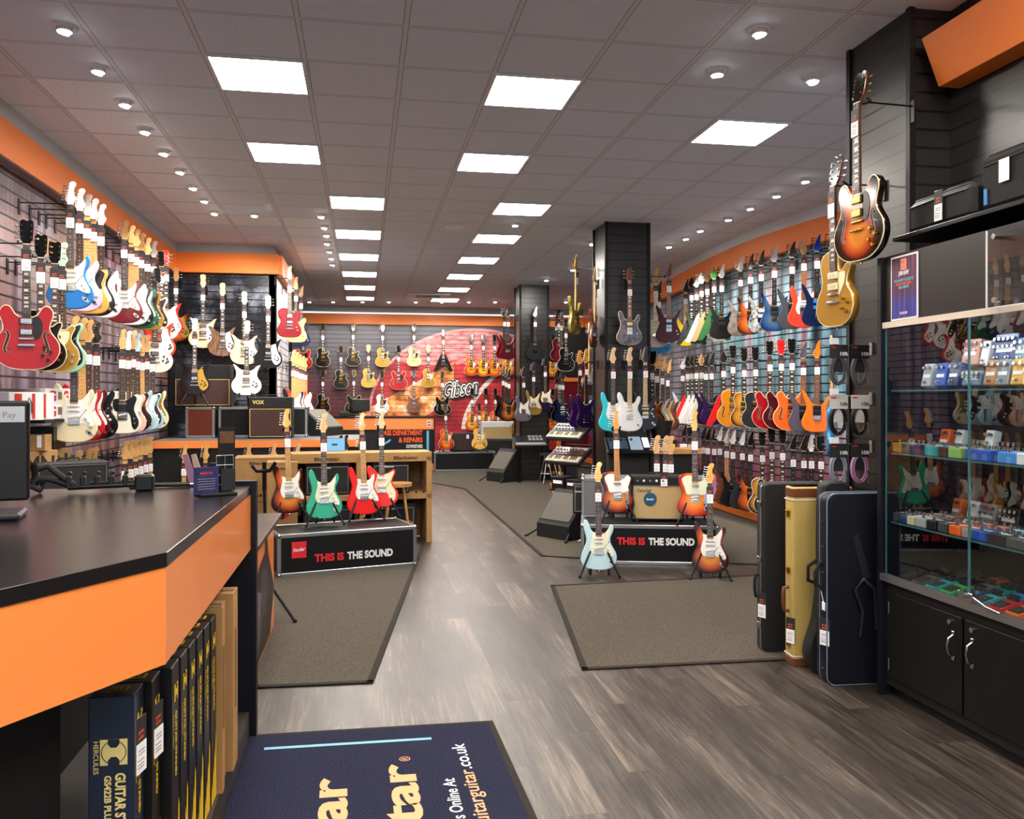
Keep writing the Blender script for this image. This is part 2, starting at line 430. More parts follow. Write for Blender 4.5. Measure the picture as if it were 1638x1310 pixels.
def floor_mat():
    m, nt, b = bsdf_mat('wood_floor')
    v, x, y, z = xyz(nt)
    w, L = .18, 1.22
    col = math_node(nt, 'FLOOR', math_node(nt, 'DIVIDE', x, w))
    off = math_node(nt, 'MULTIPLY', math_node(nt, 'FRACT', math_node(nt, 'MULTIPLY', col, .37)), L)
    yy = math_node(nt, 'ADD', y, off)
    row = math_node(nt, 'FLOOR', math_node(nt, 'DIVIDE', yy, L))
    cb = nt.nodes.new('ShaderNodeCombineXYZ'); nt.links.new(col, cb.inputs[0]); nt.links.new(row, cb.inputs[1])
    wn = nt.nodes.new('ShaderNodeTexWhiteNoise'); wn.noise_dimensions = '2D'; nt.links.new(cb.outputs[0], wn.inputs['Vector'])
    vadd = nt.nodes.new('ShaderNodeVectorMath'); vadd.operation = 'ADD'
    sc = nt.nodes.new('ShaderNodeVectorMath'); sc.operation = 'SCALE'; sc.inputs['Scale'].default_value = 7
    nt.links.new(wn.outputs['Color'], sc.inputs[0]); nt.links.new(v, vadd.inputs[0]); nt.links.new(sc.outputs[0], vadd.inputs[1])
    g1 = noise_tex(nt, vadd.outputs[0], 1.0, 10, 60, 2.6, 1, .72)
    g2 = noise_tex(nt, vadd.outputs[0], 1.0, 4, 5, .9, 1)
    t = math_node(nt, 'ADD', math_node(nt, 'MULTIPLY', g1, .6), math_node(nt, 'MULTIPLY', g2, .4))
    c = ramp(nt, t, [(.36, '#120f0d'), (.45, '#2d2623'), (.54, '#483f38'), (.64, '#71655a')])
    tone = math_node(nt, 'ADD', .72, math_node(nt, 'MULTIPLY', wn.outputs['Value'], .5))
    hs = nt.nodes.new('ShaderNodeHueSaturation'); nt.links.new(c, hs.inputs['Color']); nt.links.new(tone, hs.inputs['Value'])
    gx = math_node(nt, 'LESS_THAN', math_node(nt, 'FRACT', math_node(nt, 'DIVIDE', x, w)), .012)
    gy = math_node(nt, 'LESS_THAN', math_node(nt, 'FRACT', math_node(nt, 'DIVIDE', yy, L)), .003)
    nt.links.new(mixc(nt, math_node(nt, 'MULTIPLY', math_node(nt, 'MAXIMUM', gx, gy), .7), hs.outputs[0], srgb('#161210')), b.inputs['Base Color'])
    b.inputs['Roughness'].default_value = .36
    rr = math_node(nt, 'ADD', .28, math_node(nt, 'MULTIPLY', g1, .22)); nt.links.new(rr, b.inputs['Roughness'])
    bp = nt.nodes.new('ShaderNodeBump'); bp.inputs['Strength'].default_value = .25; bp.inputs['Distance'].default_value = .002
    nt.links.new(g1, bp.inputs['Height']); nt.links.new(bp.outputs['Normal'], b.inputs['Normal'])
    MATS['wood_floor'] = m
floor_mat()
def ceiling_mat():
    m, nt, b = bsdf_mat('ceiling_tiles')
    v, x, y, z = xyz(nt)
    def fr(c, o): return math_node(nt, 'FRACT', math_node(nt, 'DIVIDE', math_node(nt, 'SUBTRACT', c, o), .6))
    def edge(f, w): return math_node(nt, 'LESS_THAN', math_node(nt, 'SUBTRACT', .5, math_node(nt, 'ABSOLUTE', math_node(nt, 'SUBTRACT', f, .5))), w)
    fx, fy = fr(x, .24-60), fr(y, 5.48-60)
    e = math_node(nt, 'MAXIMUM', edge(fx, .022), edge(fy, .018))
    e2 = math_node(nt, 'MAXIMUM', edge(fx, .030), edge(fy, .026))
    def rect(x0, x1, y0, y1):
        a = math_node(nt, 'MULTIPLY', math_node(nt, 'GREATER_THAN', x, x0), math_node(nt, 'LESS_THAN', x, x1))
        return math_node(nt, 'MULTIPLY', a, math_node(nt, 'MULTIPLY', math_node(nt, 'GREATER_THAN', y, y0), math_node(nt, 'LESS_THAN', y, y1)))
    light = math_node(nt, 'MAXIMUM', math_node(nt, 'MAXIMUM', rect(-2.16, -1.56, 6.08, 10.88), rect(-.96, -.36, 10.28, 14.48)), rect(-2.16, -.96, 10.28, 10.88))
    n = noise_tex(nt, v, 90, 3)
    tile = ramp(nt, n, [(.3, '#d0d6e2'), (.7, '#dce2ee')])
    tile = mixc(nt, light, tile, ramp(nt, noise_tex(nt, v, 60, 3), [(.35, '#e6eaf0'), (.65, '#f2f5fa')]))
    c = mixc(nt, e2, tile, srgb('#8a8a8e'))
    c = mixc(nt, e, c, srgb('#d4d4d8'))
    nt.links.new(c, b.inputs['Base Color']); b.inputs['Roughness'].default_value = .7
    MATS['ceiling_tiles'] = m
ceiling_mat()
def carpet_mat(name, c1, c2, sc=230):
    m, nt, b = bsdf_mat(name)
    v, x, y, z = xyz(nt)
    n = noise_tex(nt, v, sc, 3)
    nt.links.new(ramp(nt, n, [(.38, c1), (.62, c2)]), b.inputs['Base Color']); b.inputs['Roughness'].default_value = .95
    b.inputs['Specular IOR Level'].default_value = .1
    bp = nt.nodes.new('ShaderNodeBump'); bp.inputs['Strength'].default_value = .6; bp.inputs['Distance'].default_value = .003
    nt.links.new(n, bp.inputs['Height']); nt.links.new(bp.outputs['Normal'], b.inputs['Normal'])
    MATS[name] = m
carpet_mat('carpet_brown', '#38342f', '#625b50'); carpet_mat('mat_navy', '#1a1c2c', '#2e3046', 160); carpet_mat('mat_edge', '#2a2723', '#3c3832')
mat('panel_light', '#ffffff', .5, emit='#fff7ec', es=PANEL_POWER)
mat('spot_bulb', '#ffffff', .5, emit='#ffffff', es=25)
def glass_mat(name, tint=(1, 1, 1, 1), refl=1.0):
    """thin sheet: clear glass with the reflections of its surface"""
    m = bpy.data.materials.new(name); m.use_nodes = True; nt = m.node_tree
    for n in list(nt.nodes): nt.nodes.remove(n)
    out = nt.nodes.new('ShaderNodeOutputMaterial'); t = nt.nodes.new('ShaderNodeBsdfTransparent'); t.inputs[0].default_value = tint
    g = nt.nodes.new('ShaderNodeBsdfGlossy'); g.inputs['Roughness'].default_value = .0
    fr = nt.nodes.new('ShaderNodeFresnel'); fr.inputs[0].default_value = 1.6
    mx = nt.nodes.new('ShaderNodeMixShader')
    geo = nt.nodes.new('ShaderNodeNewGeometry'); nt.links.new(math_node(nt, 'MULTIPLY', math_node(nt, 'MULTIPLY', fr.outputs[0], refl), math_node(nt, 'SUBTRACT', 1, geo.outputs['Backfacing'])), mx.inputs[0]); nt.links.new(t.outputs[0], mx.inputs[1]); nt.links.new(g.outputs[0], mx.inputs[2])
    nt.links.new(mx.outputs[0], out.inputs[0]); MATS[name] = m
glass_mat('cabinet_glass', (.93, .97, .97, 1), 1.6); glass_mat('acrylic', (.9, .91, .92, 1), 1.5)

# ---------------------------------------------------------------- room shell
YB = 20.0
mb = MB(); mb.box((1.4, 9, -.05), (8.6, 22.4, .1)); struct(mb.build('floor', 'wood_floor'))
mb = MB(); mb.box((1.4, 9, CEIL+.05), (8.6, 22.4, .1)); struct(mb.build('ceiling', 'ceiling_tiles'))
# left wall: panelled wall set back, plaster band and orange fascia stand forward
mb = MB(); mb.box((-2.66, 5.1, CEIL/2), (.08, 14.3, CEIL)); wl = struct(mb.build('wall_left', 'slat_left'))
mb = MB(); mb.box((-2.565, 5.1, 3.595), (.11, 14.3, .13)); struct(mb.build('trim_1', 'grey_paint'))
mb = MB(); mb.box((-2.56, 5.1, 3.395), (.12, 14.3, .27)); mb.box((-2.555, 5.1, 3.255), (.1, 14.3, .012), 1); struct(mb.build('trim_2', ['shop_orange_soft', 'mahogany']))
# alcove block at the end of the left wall
mb = MB(); mb.box((-1.95, 12.32, 1.68), (1.5, .08, 3.36)); struct(mb.build('wall_alcove', 'slat_alcove'))
mb = MB(); mb.box((-1.24, 13.4, 1.68), (.08, 2.1, 3.36)); struct(mb.build('wall_alcove_side', 'slat_alcove_side_lit'))
mb = MB(); mb.box((-1.24, 12.33, 1.63), (.10, .10, 3.26)); mb.box((-1.23, 14.45, 1.63), (.10, .10, 3.26)); struct(mb.build('trim_3', 'near_black'))
mb = MB()
mb.box((-1.93, 12.25, 3.395), (1.56, .12, .27)); mb.box((-1.17, 13.37, 3.395), (.12, 2.2, .27)); struct(mb.build('trim_4', 'shop_orange_soft'))
mb = MB(); mb.box((-1.95, 13.4, 3.595), (1.44, 2.2, .13)); struct(mb.build('trim_5', 'grey_paint'))
mb = MB(); mb.box((-1.9, 14.5, 1.83), (1.5, .06, CEIL)); mb.box((-2.2, 17.3, 1.83), (.1, 5.6, CEIL)); struct(mb.build('wall_left_rear', 'near_black'))
# back wall
mb = MB(); mb.box((1.7, YB+.04, 1.65), (8, .08, 3.3)); struct(mb.build('wall_back', 'slat_back'))
mb = MB(); mb.box((1.7, YB+.02, 3.595), (8, .16, .13)); struct(mb.build('trim_6', 'grey_paint'))
mb = MB(); mb.box((1.7, YB+.01, 3.36), (8, .15, .24)); struct(mb.build('trim_7', 'shop_orange_soft'))
# right wall, gently bowed
RW = [(5.38, 20.1), (5.3, 15.5), (5.12, 13), (4.97, 11.4), (4.93, 10.2), (5.0, 9.2), (5.15, 8.3), (5.4, 7.2), (5.45, 5)]
def ribbon(pts, z0, z1, t, off=0):
    mb = MB(); sp = smooth_poly([(p[0]-off, p[1]) for p in pts], 5, closed=False)
    for (a, b) in zip(sp[:-1], sp[1:]):
        vs = [(a[0], a[1], z0), (b[0], b[1], z0), (b[0], b[1], z1), (a[0], a[1], z1), (a[0]+t, a[1], z0), (b[0]+t, b[1], z0), (b[0]+t, b[1], z1), (a[0]+t, a[1], z1)]
        mb.add(vs, [(0, 1, 2, 3), (5, 4, 7, 6), (3, 2, 6, 7), (4, 5, 1, 0)])
    return mb
struct(ribbon(RW, 0, 3.66, .1).build('wall_right', 'slat_right'))
struct(ribbon(RW, 3.53, 3.66, .1, .13).build('trim_8', 'white_paint'))
struct(ribbon(RW, 3.26, 3.53, .1, .14).build('trim_9', 'shop_orange_soft'))
struct(ribbon(RW, 0.0, .10, .1, .10).build('baseboard_right', 'shop_orange_soft'))
def rwall(y):
    for (a, b) in zip(RW[:-1], RW[1:]):
        if b[1] <= y <= a[1]:
            return b[0]+(a[0]-b[0])*(y-b[1])/(a[1]-b[1])
    return 5.3
# near right partition with panelling
mb = MB(); mb.box((3.21, 1.1, 1.83), (.1, 6.16, CEIL)); struct(mb.build('wall_right_near', 'slat_black'))
mb = MB(); mb.prism([(2.93, 3.46), (3.03, 3.21), (3.16, 3.21), (3.16, 3.46)], -4.1, 1.9); 
mb.v = [(x, -y, z) for (x, y, z) in mb.v]; mb.f = [f[::-1] for f in mb.f]; struct(mb.build('trim_10', 'shop_orange_soft'))
# columns
def column(name, x0, x1, y0, y1):
    mb = MB(); mb.box(((x0+x1)/2, (y0+y1)/2, CEIL/2), (x1-x0, y1-y0, CEIL))
    o = struct(mb.build(name, 'slat_black'))
    mb = MB()
    for (x, y) in ((x0, y0), (x1, y0), (x0, y1), (x1, y1)): mb.box((x, y, CEIL/2), (.035, .035, CEIL))
    mb.build('corner_trim', 'black_panel', o)
column('wall_column_near', 2.92, 3.50, 4.18, 4.76)
column('wall_column_middle', 2.87, 3.40, 9.88, 10.42)
column('wall_column_rear', 2.89, 3.42, 15.66, 16.2)
# alcove door frame and red wall piece on the back wall right of the rear column
mb = MB()
for px in (497,):
    p = at_Y(px, 636, YB-.05); mb.box((p.x-.12, YB-.03, 1.05), (.10, .06, 2.1)); mb.box((p.x-.4, YB-.03, 2.1), (.6, .06, .1))
struct(mb.build('door_1', 'shop_orange_soft'))
mb = MB()
a = at_Y(894, 636, YB-.05).x; b_ = at_Y(946, 636, YB-.05).x
mb.box((a, YB-.04, 1.0), (.09, .08, 2.0)); mb.box((b_, YB-.04, 1.0), (.09, .08, 2.0)); mb.box(((a+b_)/2, YB-.04, 1.98), (b_-a+.2, .08, .09))
mb.box(((a+b_)/2, YB-.02, .98), (b_-a-.08, .03, 1.92), 1); struct(mb.build('door_2', ['shop_orange_soft', 'dark_red']))
mb = MB(); mb.box(((a+b_)/2+.3, YB-.03, 2.66), (b_-a+1.2, .06, 1.16)); struct(mb.build('trim_11', 'near_black'))

# ceiling panels: lamps in view, plus unseen ones added to brighten the front
def panel(x, y, k):
    o = thing('ceiling_light', '', 'ceiling light', (x+.3, y+.3, CEIL), 0, 'square ceiling light panels')
    mb = MB()
    for s in (-1, 1):
        mb.box((s*.29, 0, -.006), (.02, .6, .012)); mb.box((0, s*.29, -.006), (.56, .02, .012))
    mb.build('frame', 'white_paint', o)
    mb = MB(); mb.box((0, 0, -.004), (.555, .555, .006)); mb.build('diffuser', 'panel_light', o)
    return o
lp = [(-.96, 5.48, 'nearest square light panel of the left ceiling line'), (-.96, 7.28, 'second square light panel of the left ceiling line, before the line shifts right')]
on = ['third', 'fourth', 'fifth', 'sixth', 'seventh', 'farthest']
lp += [(-.36, 9.08+1.8*i, on[i]+' square light panel of the left ceiling line, counted from the front') for i in range(6)]
lp += [(.84, 5.48, 'nearest square light panel of the middle ceiling line'), (.84, 7.28, 'second square light panel of the middle ceiling line, before the line shifts right')]
lp += [(1.44, 9.08+1.8*i, on[i]+' square light panel of the middle ceiling line, counted from the front') for i in range(6)]
lp += [(2.64, 6.08, 'lone square light panel right of the middle ceiling line'), (-.96, 2.48, 'unseen square light panel added over the counter, above the camera on the left'), (.84, 2.48, 'unseen square light panel added above the camera in the middle'), (2.64, 2.48, 'unseen square light panel added above the glass cabinet beside the camera'), (-.96, .08, 'unseen square light panel added behind the camera, left'), (.84, .08, 'unseen square light panel added behind the camera, middle'), (2.04, .08, 'unseen square light panel added behind the camera, right'), (-.96, -1.12, 'unseen square light panel added by the shop window, left'), (.84, -1.12, 'unseen square light panel added by the shop window, middle')]
lp = [q for q in lp if q[0] < 4]
for i, (x, y, lb) in enumerate(lp):
    o = panel(x, y, i); LABELS.pop('', None); tag(o, lb, 'ceiling light', 'square ceiling light panels')
# recessed spotlights
spots = []
def spot(px, py, tgt, name_hint, power=1.0):
    p = at_h(px, py, CEIL); spots.append((p, Vector(tgt), name_hint, power))
Lw = [(103, 42), (157, 108), (200, 162), (232, 206), (262, 241), (288, 271), (309, 297), (327, 318), (343, 338)]
ords = ['nearest', 'second', 'third', 'fourth', 'fifth', 'sixth', 'seventh', 'eighth', 'ninth', 'tenth', 'eleventh', 'last']
for i, (a, b) in enumerate(Lw):
    p = at_h(a, b, CEIL); spot(a, b, (-2.55, p.y+.1, 1.9), ords[i]+' recessed spotlight in the row along the left guitar wall')
A = [(407, 341), (514, 343), (519, 361), (522, 374), (523, 387), (527, 400), (530, 411), (532, 421)]
for i, (a, b) in enumerate(A):
    p = at_h(a, b, CEIL); spot(a, b, ((-1.9, 12.2, 2.0) if i < 3 else (-1.2, p.y+.3, 2.0)), ords[i]+' recessed spotlight of the row bending round the alcove')
Rw_ = [(1288, 286), (1242, 310), (1200, 330), (1165, 348), (1120, 366), (1097, 379), (1070, 392)]
for i, (a, b) in enumerate(Rw_):
    p = at_h(a, b, CEIL); spot(a, b, (4.8, p.y+.2, 1.9), ords[i]+' recessed spotlight in the row along the right guitar wall', 1.2)
spot(1215, 47, (2.92, 4.6, 2.6), 'recessed spotlight at the top, nearest to the black pillar'); spot(1147, 113, (3.4, 7.5, 1), 'recessed spotlight behind the nearest one by the black pillar')
spot(1300, 123, (2.95, 4.5, 2.2), 'round recessed spotlight just left of the near black pillar')
spot(824, 357, (2.9, 12, 1), 'recessed spotlight beside the middle line of panels'); spot(947, 387, (3.0, 9.9, 1.8), 'recessed spotlight left of the middle pillar', .5)
spot(916, 429, (3.1, 15.6, 2.4), 'recessed spotlight between middle and rear pillars', .35); spot(874, 446, (3.1, 15.6, 2.6), 'recessed spotlight in front of the rear pillar', .35)
for i, a in enumerate((495, 533, 580, 622, 665, 707, 750, 792, 905)):
    spot(a, 481, (at_Y(a, 481, 20).x, 20, 2.2), ords[i]+' from the left of the spotlights along the back wall', .6)
bulb = MB(); bulb.cyl((0, 0, -.03), (0, 0, -.022), .032, 16); bulb = bulb.mesh('bulb'); bulb.materials.append(MATS['spot_bulb'])
rim_ = MB()
for k in range(20):
    a, b = 2*math.pi*k/20, 2*math.pi*(k+1)/20
    rim_.add([(r_*math.cos(t), r_*math.sin(t), z_) for t in (a, b) for (r_, z_) in ((.062, 0), (.062, -.006), (.042, -.01))], [(0, 1, 4, 3), (1, 2, 5, 4)], 0, True)
rim_.cyl((0, 0, -.0), (0, 0, -.032), .036, 16, 0, .042)
rim_ = rim_.mesh('rim'); rim_.materials.append(MATS['white_plastic'])
for (p, t, lb, pw) in spots:
    o = thing('recessed_spotlight', lb, 'spotlight', (p.x, p.y, CEIL), 0, 'recessed ceiling spotlights')
    h = link('trim_ring', rim_, o)
    d = (t-Vector((p.x, p.y, CEIL))).normalized()
    b2 = link('lamp', bulb, o); q = Vector((0, 0, -1)).rotation_difference(d)
    q = Vector((0, 0, -1)).rotation_difference((d+Vector((0, 0, -.9))).normalized()); b2.rotation_mode = 'QUATERNION'; b2.rotation_quaternion = q; b2.location = (0, 0, -.012)
    ld = bpy.data.lights.new('lamp_light', 'SPOT'); ld.energy = SPOT_POWER*pw; ld.spot_size = R(75); ld.spot_blend = .6; ld.shadow_soft_size = .035; ld.color = (1, .93, .86)
    lo = bpy.data.objects.new('lamp_light', ld); COL.objects.link(lo); lo.parent = o; lo.location = (d.x*.06, d.y*.06, -.07)
    lo.rotation_euler = Vector((0, 0, -1)).rotation_difference(d).to_euler()
# small ceiling fittings
def disc_thing(name, label, cat, px, py, r, h):
    p = at_h(px, py, CEIL-.02); mb = MB(); mb.cyl((0, 0, 0), (0, 0, -h), r, 24, 0, r*.8)
    mb.cyl((0, 0, -h), (0, 0, -h-.01), r*.5, 16); o = mb.build(name, 'white_plastic', loc=(p.x, p.y, CEIL)); tag(o, label, cat)
disc_thing('smoke_detector', 'small white round smoke detector on the left ceiling tiles', 'smoke detector', 430, 331, .05, .05)
disc_thing('ceiling_speaker', 'flat white round ceiling disc between the two lines of light panels', 'ceiling speaker', 727, 366, .12, .015)
p = at_h(685, 471, CEIL); o = thing('air_conditioner', 'white ceiling air conditioning cassette between the far light panels', 'air conditioner', (p.x, p.y, CEIL))
mb = MB(); mb.box((0, 0, -.02), (.86, .6, .04), bev=.01); mb.build('casing', 'white_paint', o)
mb = MB()
for k in range(7): mb.box((0, -.18+k*.06, -.042), (.5, .02, .006))
mb.build('grille', 'grey_paint', o)

# ---------------------------------------------------------------- carpets and mat
def flat(name, pts, z, m, label, cat, h=.008, edge=None):
    mb = MB(); mb.prism(pts, -z-h, -z, 0, 0, axes='xy')
    o = mb.build(name, m); tag(o, label, cat)
    if edge:
        e = MB()
        n = len(pts)
        for i in range(n):
            a, b = Vector(pts[i]), Vector(pts[(i+1) % n]); d = (b-a); L = d.length; ang = math.atan2(d.y, d.x)
            M = Matrix.Translation(((a.x+b.x)/2, (a.y+b.y)/2, z+h+.001)) @ Matrix.Rotation(ang, 4, 'Z')
            e.box((0, 0, 0), (L+.03, .035, .004), 0, M)
        e.build('border', edge, o)
    return o
def fl(px, py): p = at_h(px, py, 0.0); return (p.x, p.y)
flat('carpet', [fl(410, 1100), fl(592, 1092), fl(668, 895), fl(675, 872), (.55, 9.2), (.3, 11.0), (-2.6, 11.0), (-2.6, 5.5)], 0, 'carpet_brown', 'brown carpet on the left, under the left guitar display trunk', 'carpet', .006, 'mat_edge')
flat('carpet', [fl(884, 938), fl(935, 1071), fl(1262, 1055), (4.2, 5.0), (4.6, 7.0)], 0, 'carpet_brown', 'brown carpet piece in front of the right display, ending near the cases', 'carpet', .006, 'mat_edge')
flat('carpet', [fl(664, 768), fl(744, 782), fl(868, 890), fl(930, 893), fl(1258, 905), (4.95, 8.7), (4.87, 9.2), (4.81, 10.2), (4.84, 11.4), (4.99, 13), (5.17, 15.5), (5.24, 19.9), (-.9, 19.9), (-1.1, 17)], 0, 'carpet_brown', 'large brown carpet under the right display, reaching the back wall', 'carpet', .006, 'mat_edge')
MT = Vector((.609, 4.03, 0)); ML = Vector((-.55, 4.05, 0)); dxm = (MT-ML).normalized(); dym = Vector((.02, -1, 0)).normalized()
o = thing('door_mat', 'navy blue entrance mat with peach and white lettering', 'door mat', (ML+MT)/2 + dym*.9)
mid = (ML+MT)/2 + dym*.9
def mp(u, v, z=.0): q = ML + dxm*u + dym*v - mid; return (q.x, q.y, z)
mb = MB(); c = [mp(0, 0), mp(1.16, 0), mp(1.16, 1.8), mp(0, 1.8)]
mb.prism([(q[0], q[1]) for q in c], -.009, 0, axes='xy'); mb.build('backing', 'mat_edge', o)
mb = MB(); c = [mp(.03, .03), mp(1.13, .03), mp(1.13, 1.77), mp(.03, 1.77)]
mb.prism([(q[0], q[1]) for q in c], -.013, -.008, axes='xy'); mb.build('pile', 'mat_navy', o)
mb = MB(); r_, u_ = -dym, -dxm
mat('peach', '#e8a878', .9)
mat('mat_blue', '#7fb8d8', .9)
def mtext(s, u, v, w, h, mi, align='r', bold=.02): put_text(mb, s, mp(u, v, .0138), r_, u_, w, h, mi, bold, 0, align)
mtext('guitar', .47, .52, 1.02, .145, 0, 'r', .03); mtext('guitar', .745, .43, 1.02, .145, 0, 'r', .03)
mtext('®', .74, .36, None, .045, 0, 'r', .0)
mtext('Visit Us Online At', .90, .60, None, .05, 1, 'r', .01); mtext('.co.uk', .985, .26, .26, .058, 1, 'r', .01); mtext('www.guitarguitar', .985, .53, .75, .058, 0, 'r', .01)
c = [mp(.12, .17), mp(.85, .17), mp(.85, .195), mp(.12, .195)]; mb.add([(q[0], q[1], .0138) for q in c][::-1], [(0, 1, 2, 3)], 2)
mb.build('lettering', ['peach', 'text_white', 'mat_blue'], o)
# ================================================================ electric guitars
def mir(half):      # half outline (right side, bottom to neck) -> closed outline
    return half + [(-p[0],)+tuple(p[1:]) for p in half[::-1] if p[0] > .01]
def sc(pts, sx, sz): return [(p[0]*sx, p[1]*sz)+tuple(p[2:]) for p in pts]
STRAT = sc([(0, 0), (7, .4), (12.8, 2.8), (16.2, 8.2), (15.7, 13.8), (12.8, 18.6), (10.9, 22.4), (10.8, 26), (12.5, 29.6), (13.7, 32.8), (13.5, 35.8), (12.0, 37), (10.1, 35.4), (8.4, 31.8), (6, 29.6), (3.6, 29.2, 1),
        (-3.0, 30.4, 1), (-5.2, 31), (-7.2, 33.4), (-8.8, 37.6), (-10.6, 40.4), (-12.4, 41), (-13.8, 39.2), (-14, 35), (-12.6, 30.2), (-11.5, 26), (-11.7, 22), (-13.8, 17), (-16.3, 11.5), (-16.3, 6.6), (-12.9, 2.4), (-7, .4)], 1, 1.12)
SUPER = sc([(0, 0), (7, .5), (12.3, 3), (15.4, 8.2), (15, 13.6), (12.2, 18.4), (10.5, 22.5), (10.6, 26), (12.2, 30), (14.6, 34.4), (15.8, 38.2), (12.8, 36.4), (10, 33), (8, 29.6), (6, 27.8), (3.6, 27.4, 1),
        (-3.0, 28.6, 1), (-5.2, 29.4), (-7.4, 32.4), (-10, 37), (-13, 41), (-15.8, 43.4), (-15.4, 39.4), (-13.8, 34.5), (-12.2, 30), (-11, 26), (-11.2, 22), (-13.3, 17), (-15.6, 11.5), (-15.6, 6.6), (-12.4, 2.4), (-7, .4)], .97, 1.06)
TELE = [(0, 0), (8, .3), (13.4, 2.4), (16, 7.5), (15.6, 13.2), (12.9, 18.4), (11.8, 22.6), (12.7, 27), (15, 31.6), (15.2, 35), (13.3, 36.9), (10.2, 36.2), (7, 32.6), (4.4, 31.2), (3.3, 32.6, 1),
        (3.2, 39.4, 1), (-3.2, 39.9), (-8, 39.9), (-13, 38.4), (-15.3, 34.8), (-15, 30.6), (-12.9, 26.2), (-11.9, 22.5), (-12.8, 18.4), (-15.7, 13), (-16.2, 7.6), (-13.4, 2.4), (-8, .3)]
LP = [(0, 0), (8, .8), (13.8, 4.5), (16.5, 11), (15.4, 17.4), (12, 22), (10.9, 25.6), (12, 29.5), (13.5, 33), (13, 35.2), (10.6, 35), (7.6, 32.4), (4.6, 32), (3.4, 33.5, 1),
      (3.3, 43.2, 1), (-3.4, 43.8), (-7, 43.5), (-11, 41), (-12.6, 36.5), (-11.9, 31.5), (-10.9, 27), (-11.9, 22.5), (-15.2, 17.4), (-16.7, 11), (-14.2, 4.5), (-8, .8)]
ES = mir([(0, 0), (9, .8), (16.3, 5), (20.2, 12), (19.7, 19), (16, 24.6), (14.2, 28.4), (14.9, 33), (16.3, 37.4), (15.8, 41.6), (13, 44.2), (9.8, 43.2), (7, 38.6), (4.2, 36.6), (3, 36.6, 1)])
ARCH = [(0, 0), (9, .8), (16.3, 5), (19.6, 12), (18.9, 19), (15.2, 24.6), (13.4, 28.4), (14.2, 33), (15.8, 37.4), (15.4, 40), (13, 40.6), (9.4, 38.2), (6, 35.6), (3.6, 36, 1), (3.4, 47, 1), (-3.4, 47.5), (-8, 46.8), (-13, 43.5),
        (-14.6, 38), (-13.8, 33), (-13.2, 28.4), (-15.2, 24.6), (-18.9, 19), (-19.6, 12), (-16.3, 5), (-9, .8)]
VEE = mir([(0, 17.5, 1), (2.5, 16.5), (14.5, 1.2), (17, 0), (20.4, .6), (21.3, 3.5), (6.8, 37), (3, 41, 1)])
EXPL = [(2, 7), (13, .5), (16.5, 1.2), (17.4, 4), (15, 12), (11.3, 19), (11.5, 25), (16.4, 36.5), (15.6, 39), (13, 39.2), (5.4, 31.5), (3.4, 31, 1), (-3.4, 35, 1), (-5, 36.4), (-11, 38.6), (-13.2, 36.6), (-12.4, 29), (-12.5, 22), (-21.8, 3), (-20.6, .3), (-17, .3), (-6, 6)]
RICK = mir([(0, 0), (9, .8), (15.6, 4.6), (18.6, 11), (17.8, 17), (14.6, 21.8), (13, 26), (13.4, 30.5), (15, 35), (17.2, 39.6, 1), (13.6, 38.4), (9.6, 34.6), (6, 32.4), (3, 32, 1)])
RICK = [(p if p[0] > 0 else (p[0], p[1]*(1.03 if p[1] > 30 else 1))+tuple(p[2:])) for p in RICK]
JAG = [(-1, 0), (6, .2), (12.8, 3), (16.7, 9), (16.4, 15.4), (13.2, 20), (11.2, 24.4), (11.6, 29.2), (13.9, 34), (14.1, 37.4), (11.7, 38.6), (7.6, 36.2), (3.6, 34.2, 1), (-3.4, 34.8, 1), (-7.4, 38.6), (-11.6, 42.6), (-14.8, 42.6), (-15.6, 38.8),
       (-13.8, 32), (-13.2, 27), (-14.6, 21.4), (-16.9, 14.6), (-16.6, 8), (-13.2, 3), (-7, .4)]
SGB = [(0, 0), (8, .5), (14, 4), (16.6, 11), (15.2, 18), (12, 22.6), (11.2, 27), (12.6, 32.5), (15, 38, 1), (10.4, 35.8), (7, 32.4), (3.3, 32, 1), (-3.3, 32, 1), (-7, 33), (-10.6, 37), (-14.8, 39.5, 1), (-13, 33), (-11.6, 27), (-12.2, 22.6), (-15.2, 18), (-16.6, 11), (-14, 4), (-8, .5)]
BASSB = sc([(0, 0), (7, .5), (12.6, 3), (15.9, 8.2), (15.2, 13.6), (12.2, 18.4), (11.2, 22.5), (11.4, 27), (13, 31.5), (15.2, 36.2), (14.6, 38.8), (11.4, 38), (7.6, 34), (3.6, 32, 1),
        (-3.2, 32.6, 1), (-6, 36), (-9.5, 42), (-13.4, 46), (-15.4, 44.5), (-14.7, 38.5), (-13.1, 31.5), (-12, 26), (-12.1, 22), (-13.8, 17), (-16.1, 11.5), (-16.1, 6.6), (-12.8, 2.4), (-7, .4)], 1, 1.1)
H_STRAT = [(2.1, 0, 1), (2.3, 1.8), (3.7, 4), (4.1, 5.8), (3, 7.6), (2.3, 10.6), (2.6, 13.2), (3.9, 15.4), (3.7, 17.6), (2, 18.5), (.1, 17.8), (-1.2, 15.6), (-3.5, 5.4), (-3.8, 3.6), (-2.4, 1.8), (-2.1, 0, 1)]
H_TELE = [(2.1, 0, 1), (2.3, 2), (3.1, 3.6), (2.7, 8), (2.4, 14.2), (3.5, 16.6), (2.8, 18.4), (.6, 18.4), (-1.3, 16), (-3.4, 4), (-2.2, 1.9), (-2.1, 0, 1)]
H_BOOK = [(2.2, 0, 1), (2.6, 2), (3.9, 4.6), (4.3, 14.6), (3.7, 17.2, 1), (1.8, 17.8), (0, 16.7, 1), (-1.8, 17.8), (-3.7, 17.2, 1), (-4.3, 14.6), (-3.9, 4.6), (-2.6, 2), (-2.2, 0, 1)]
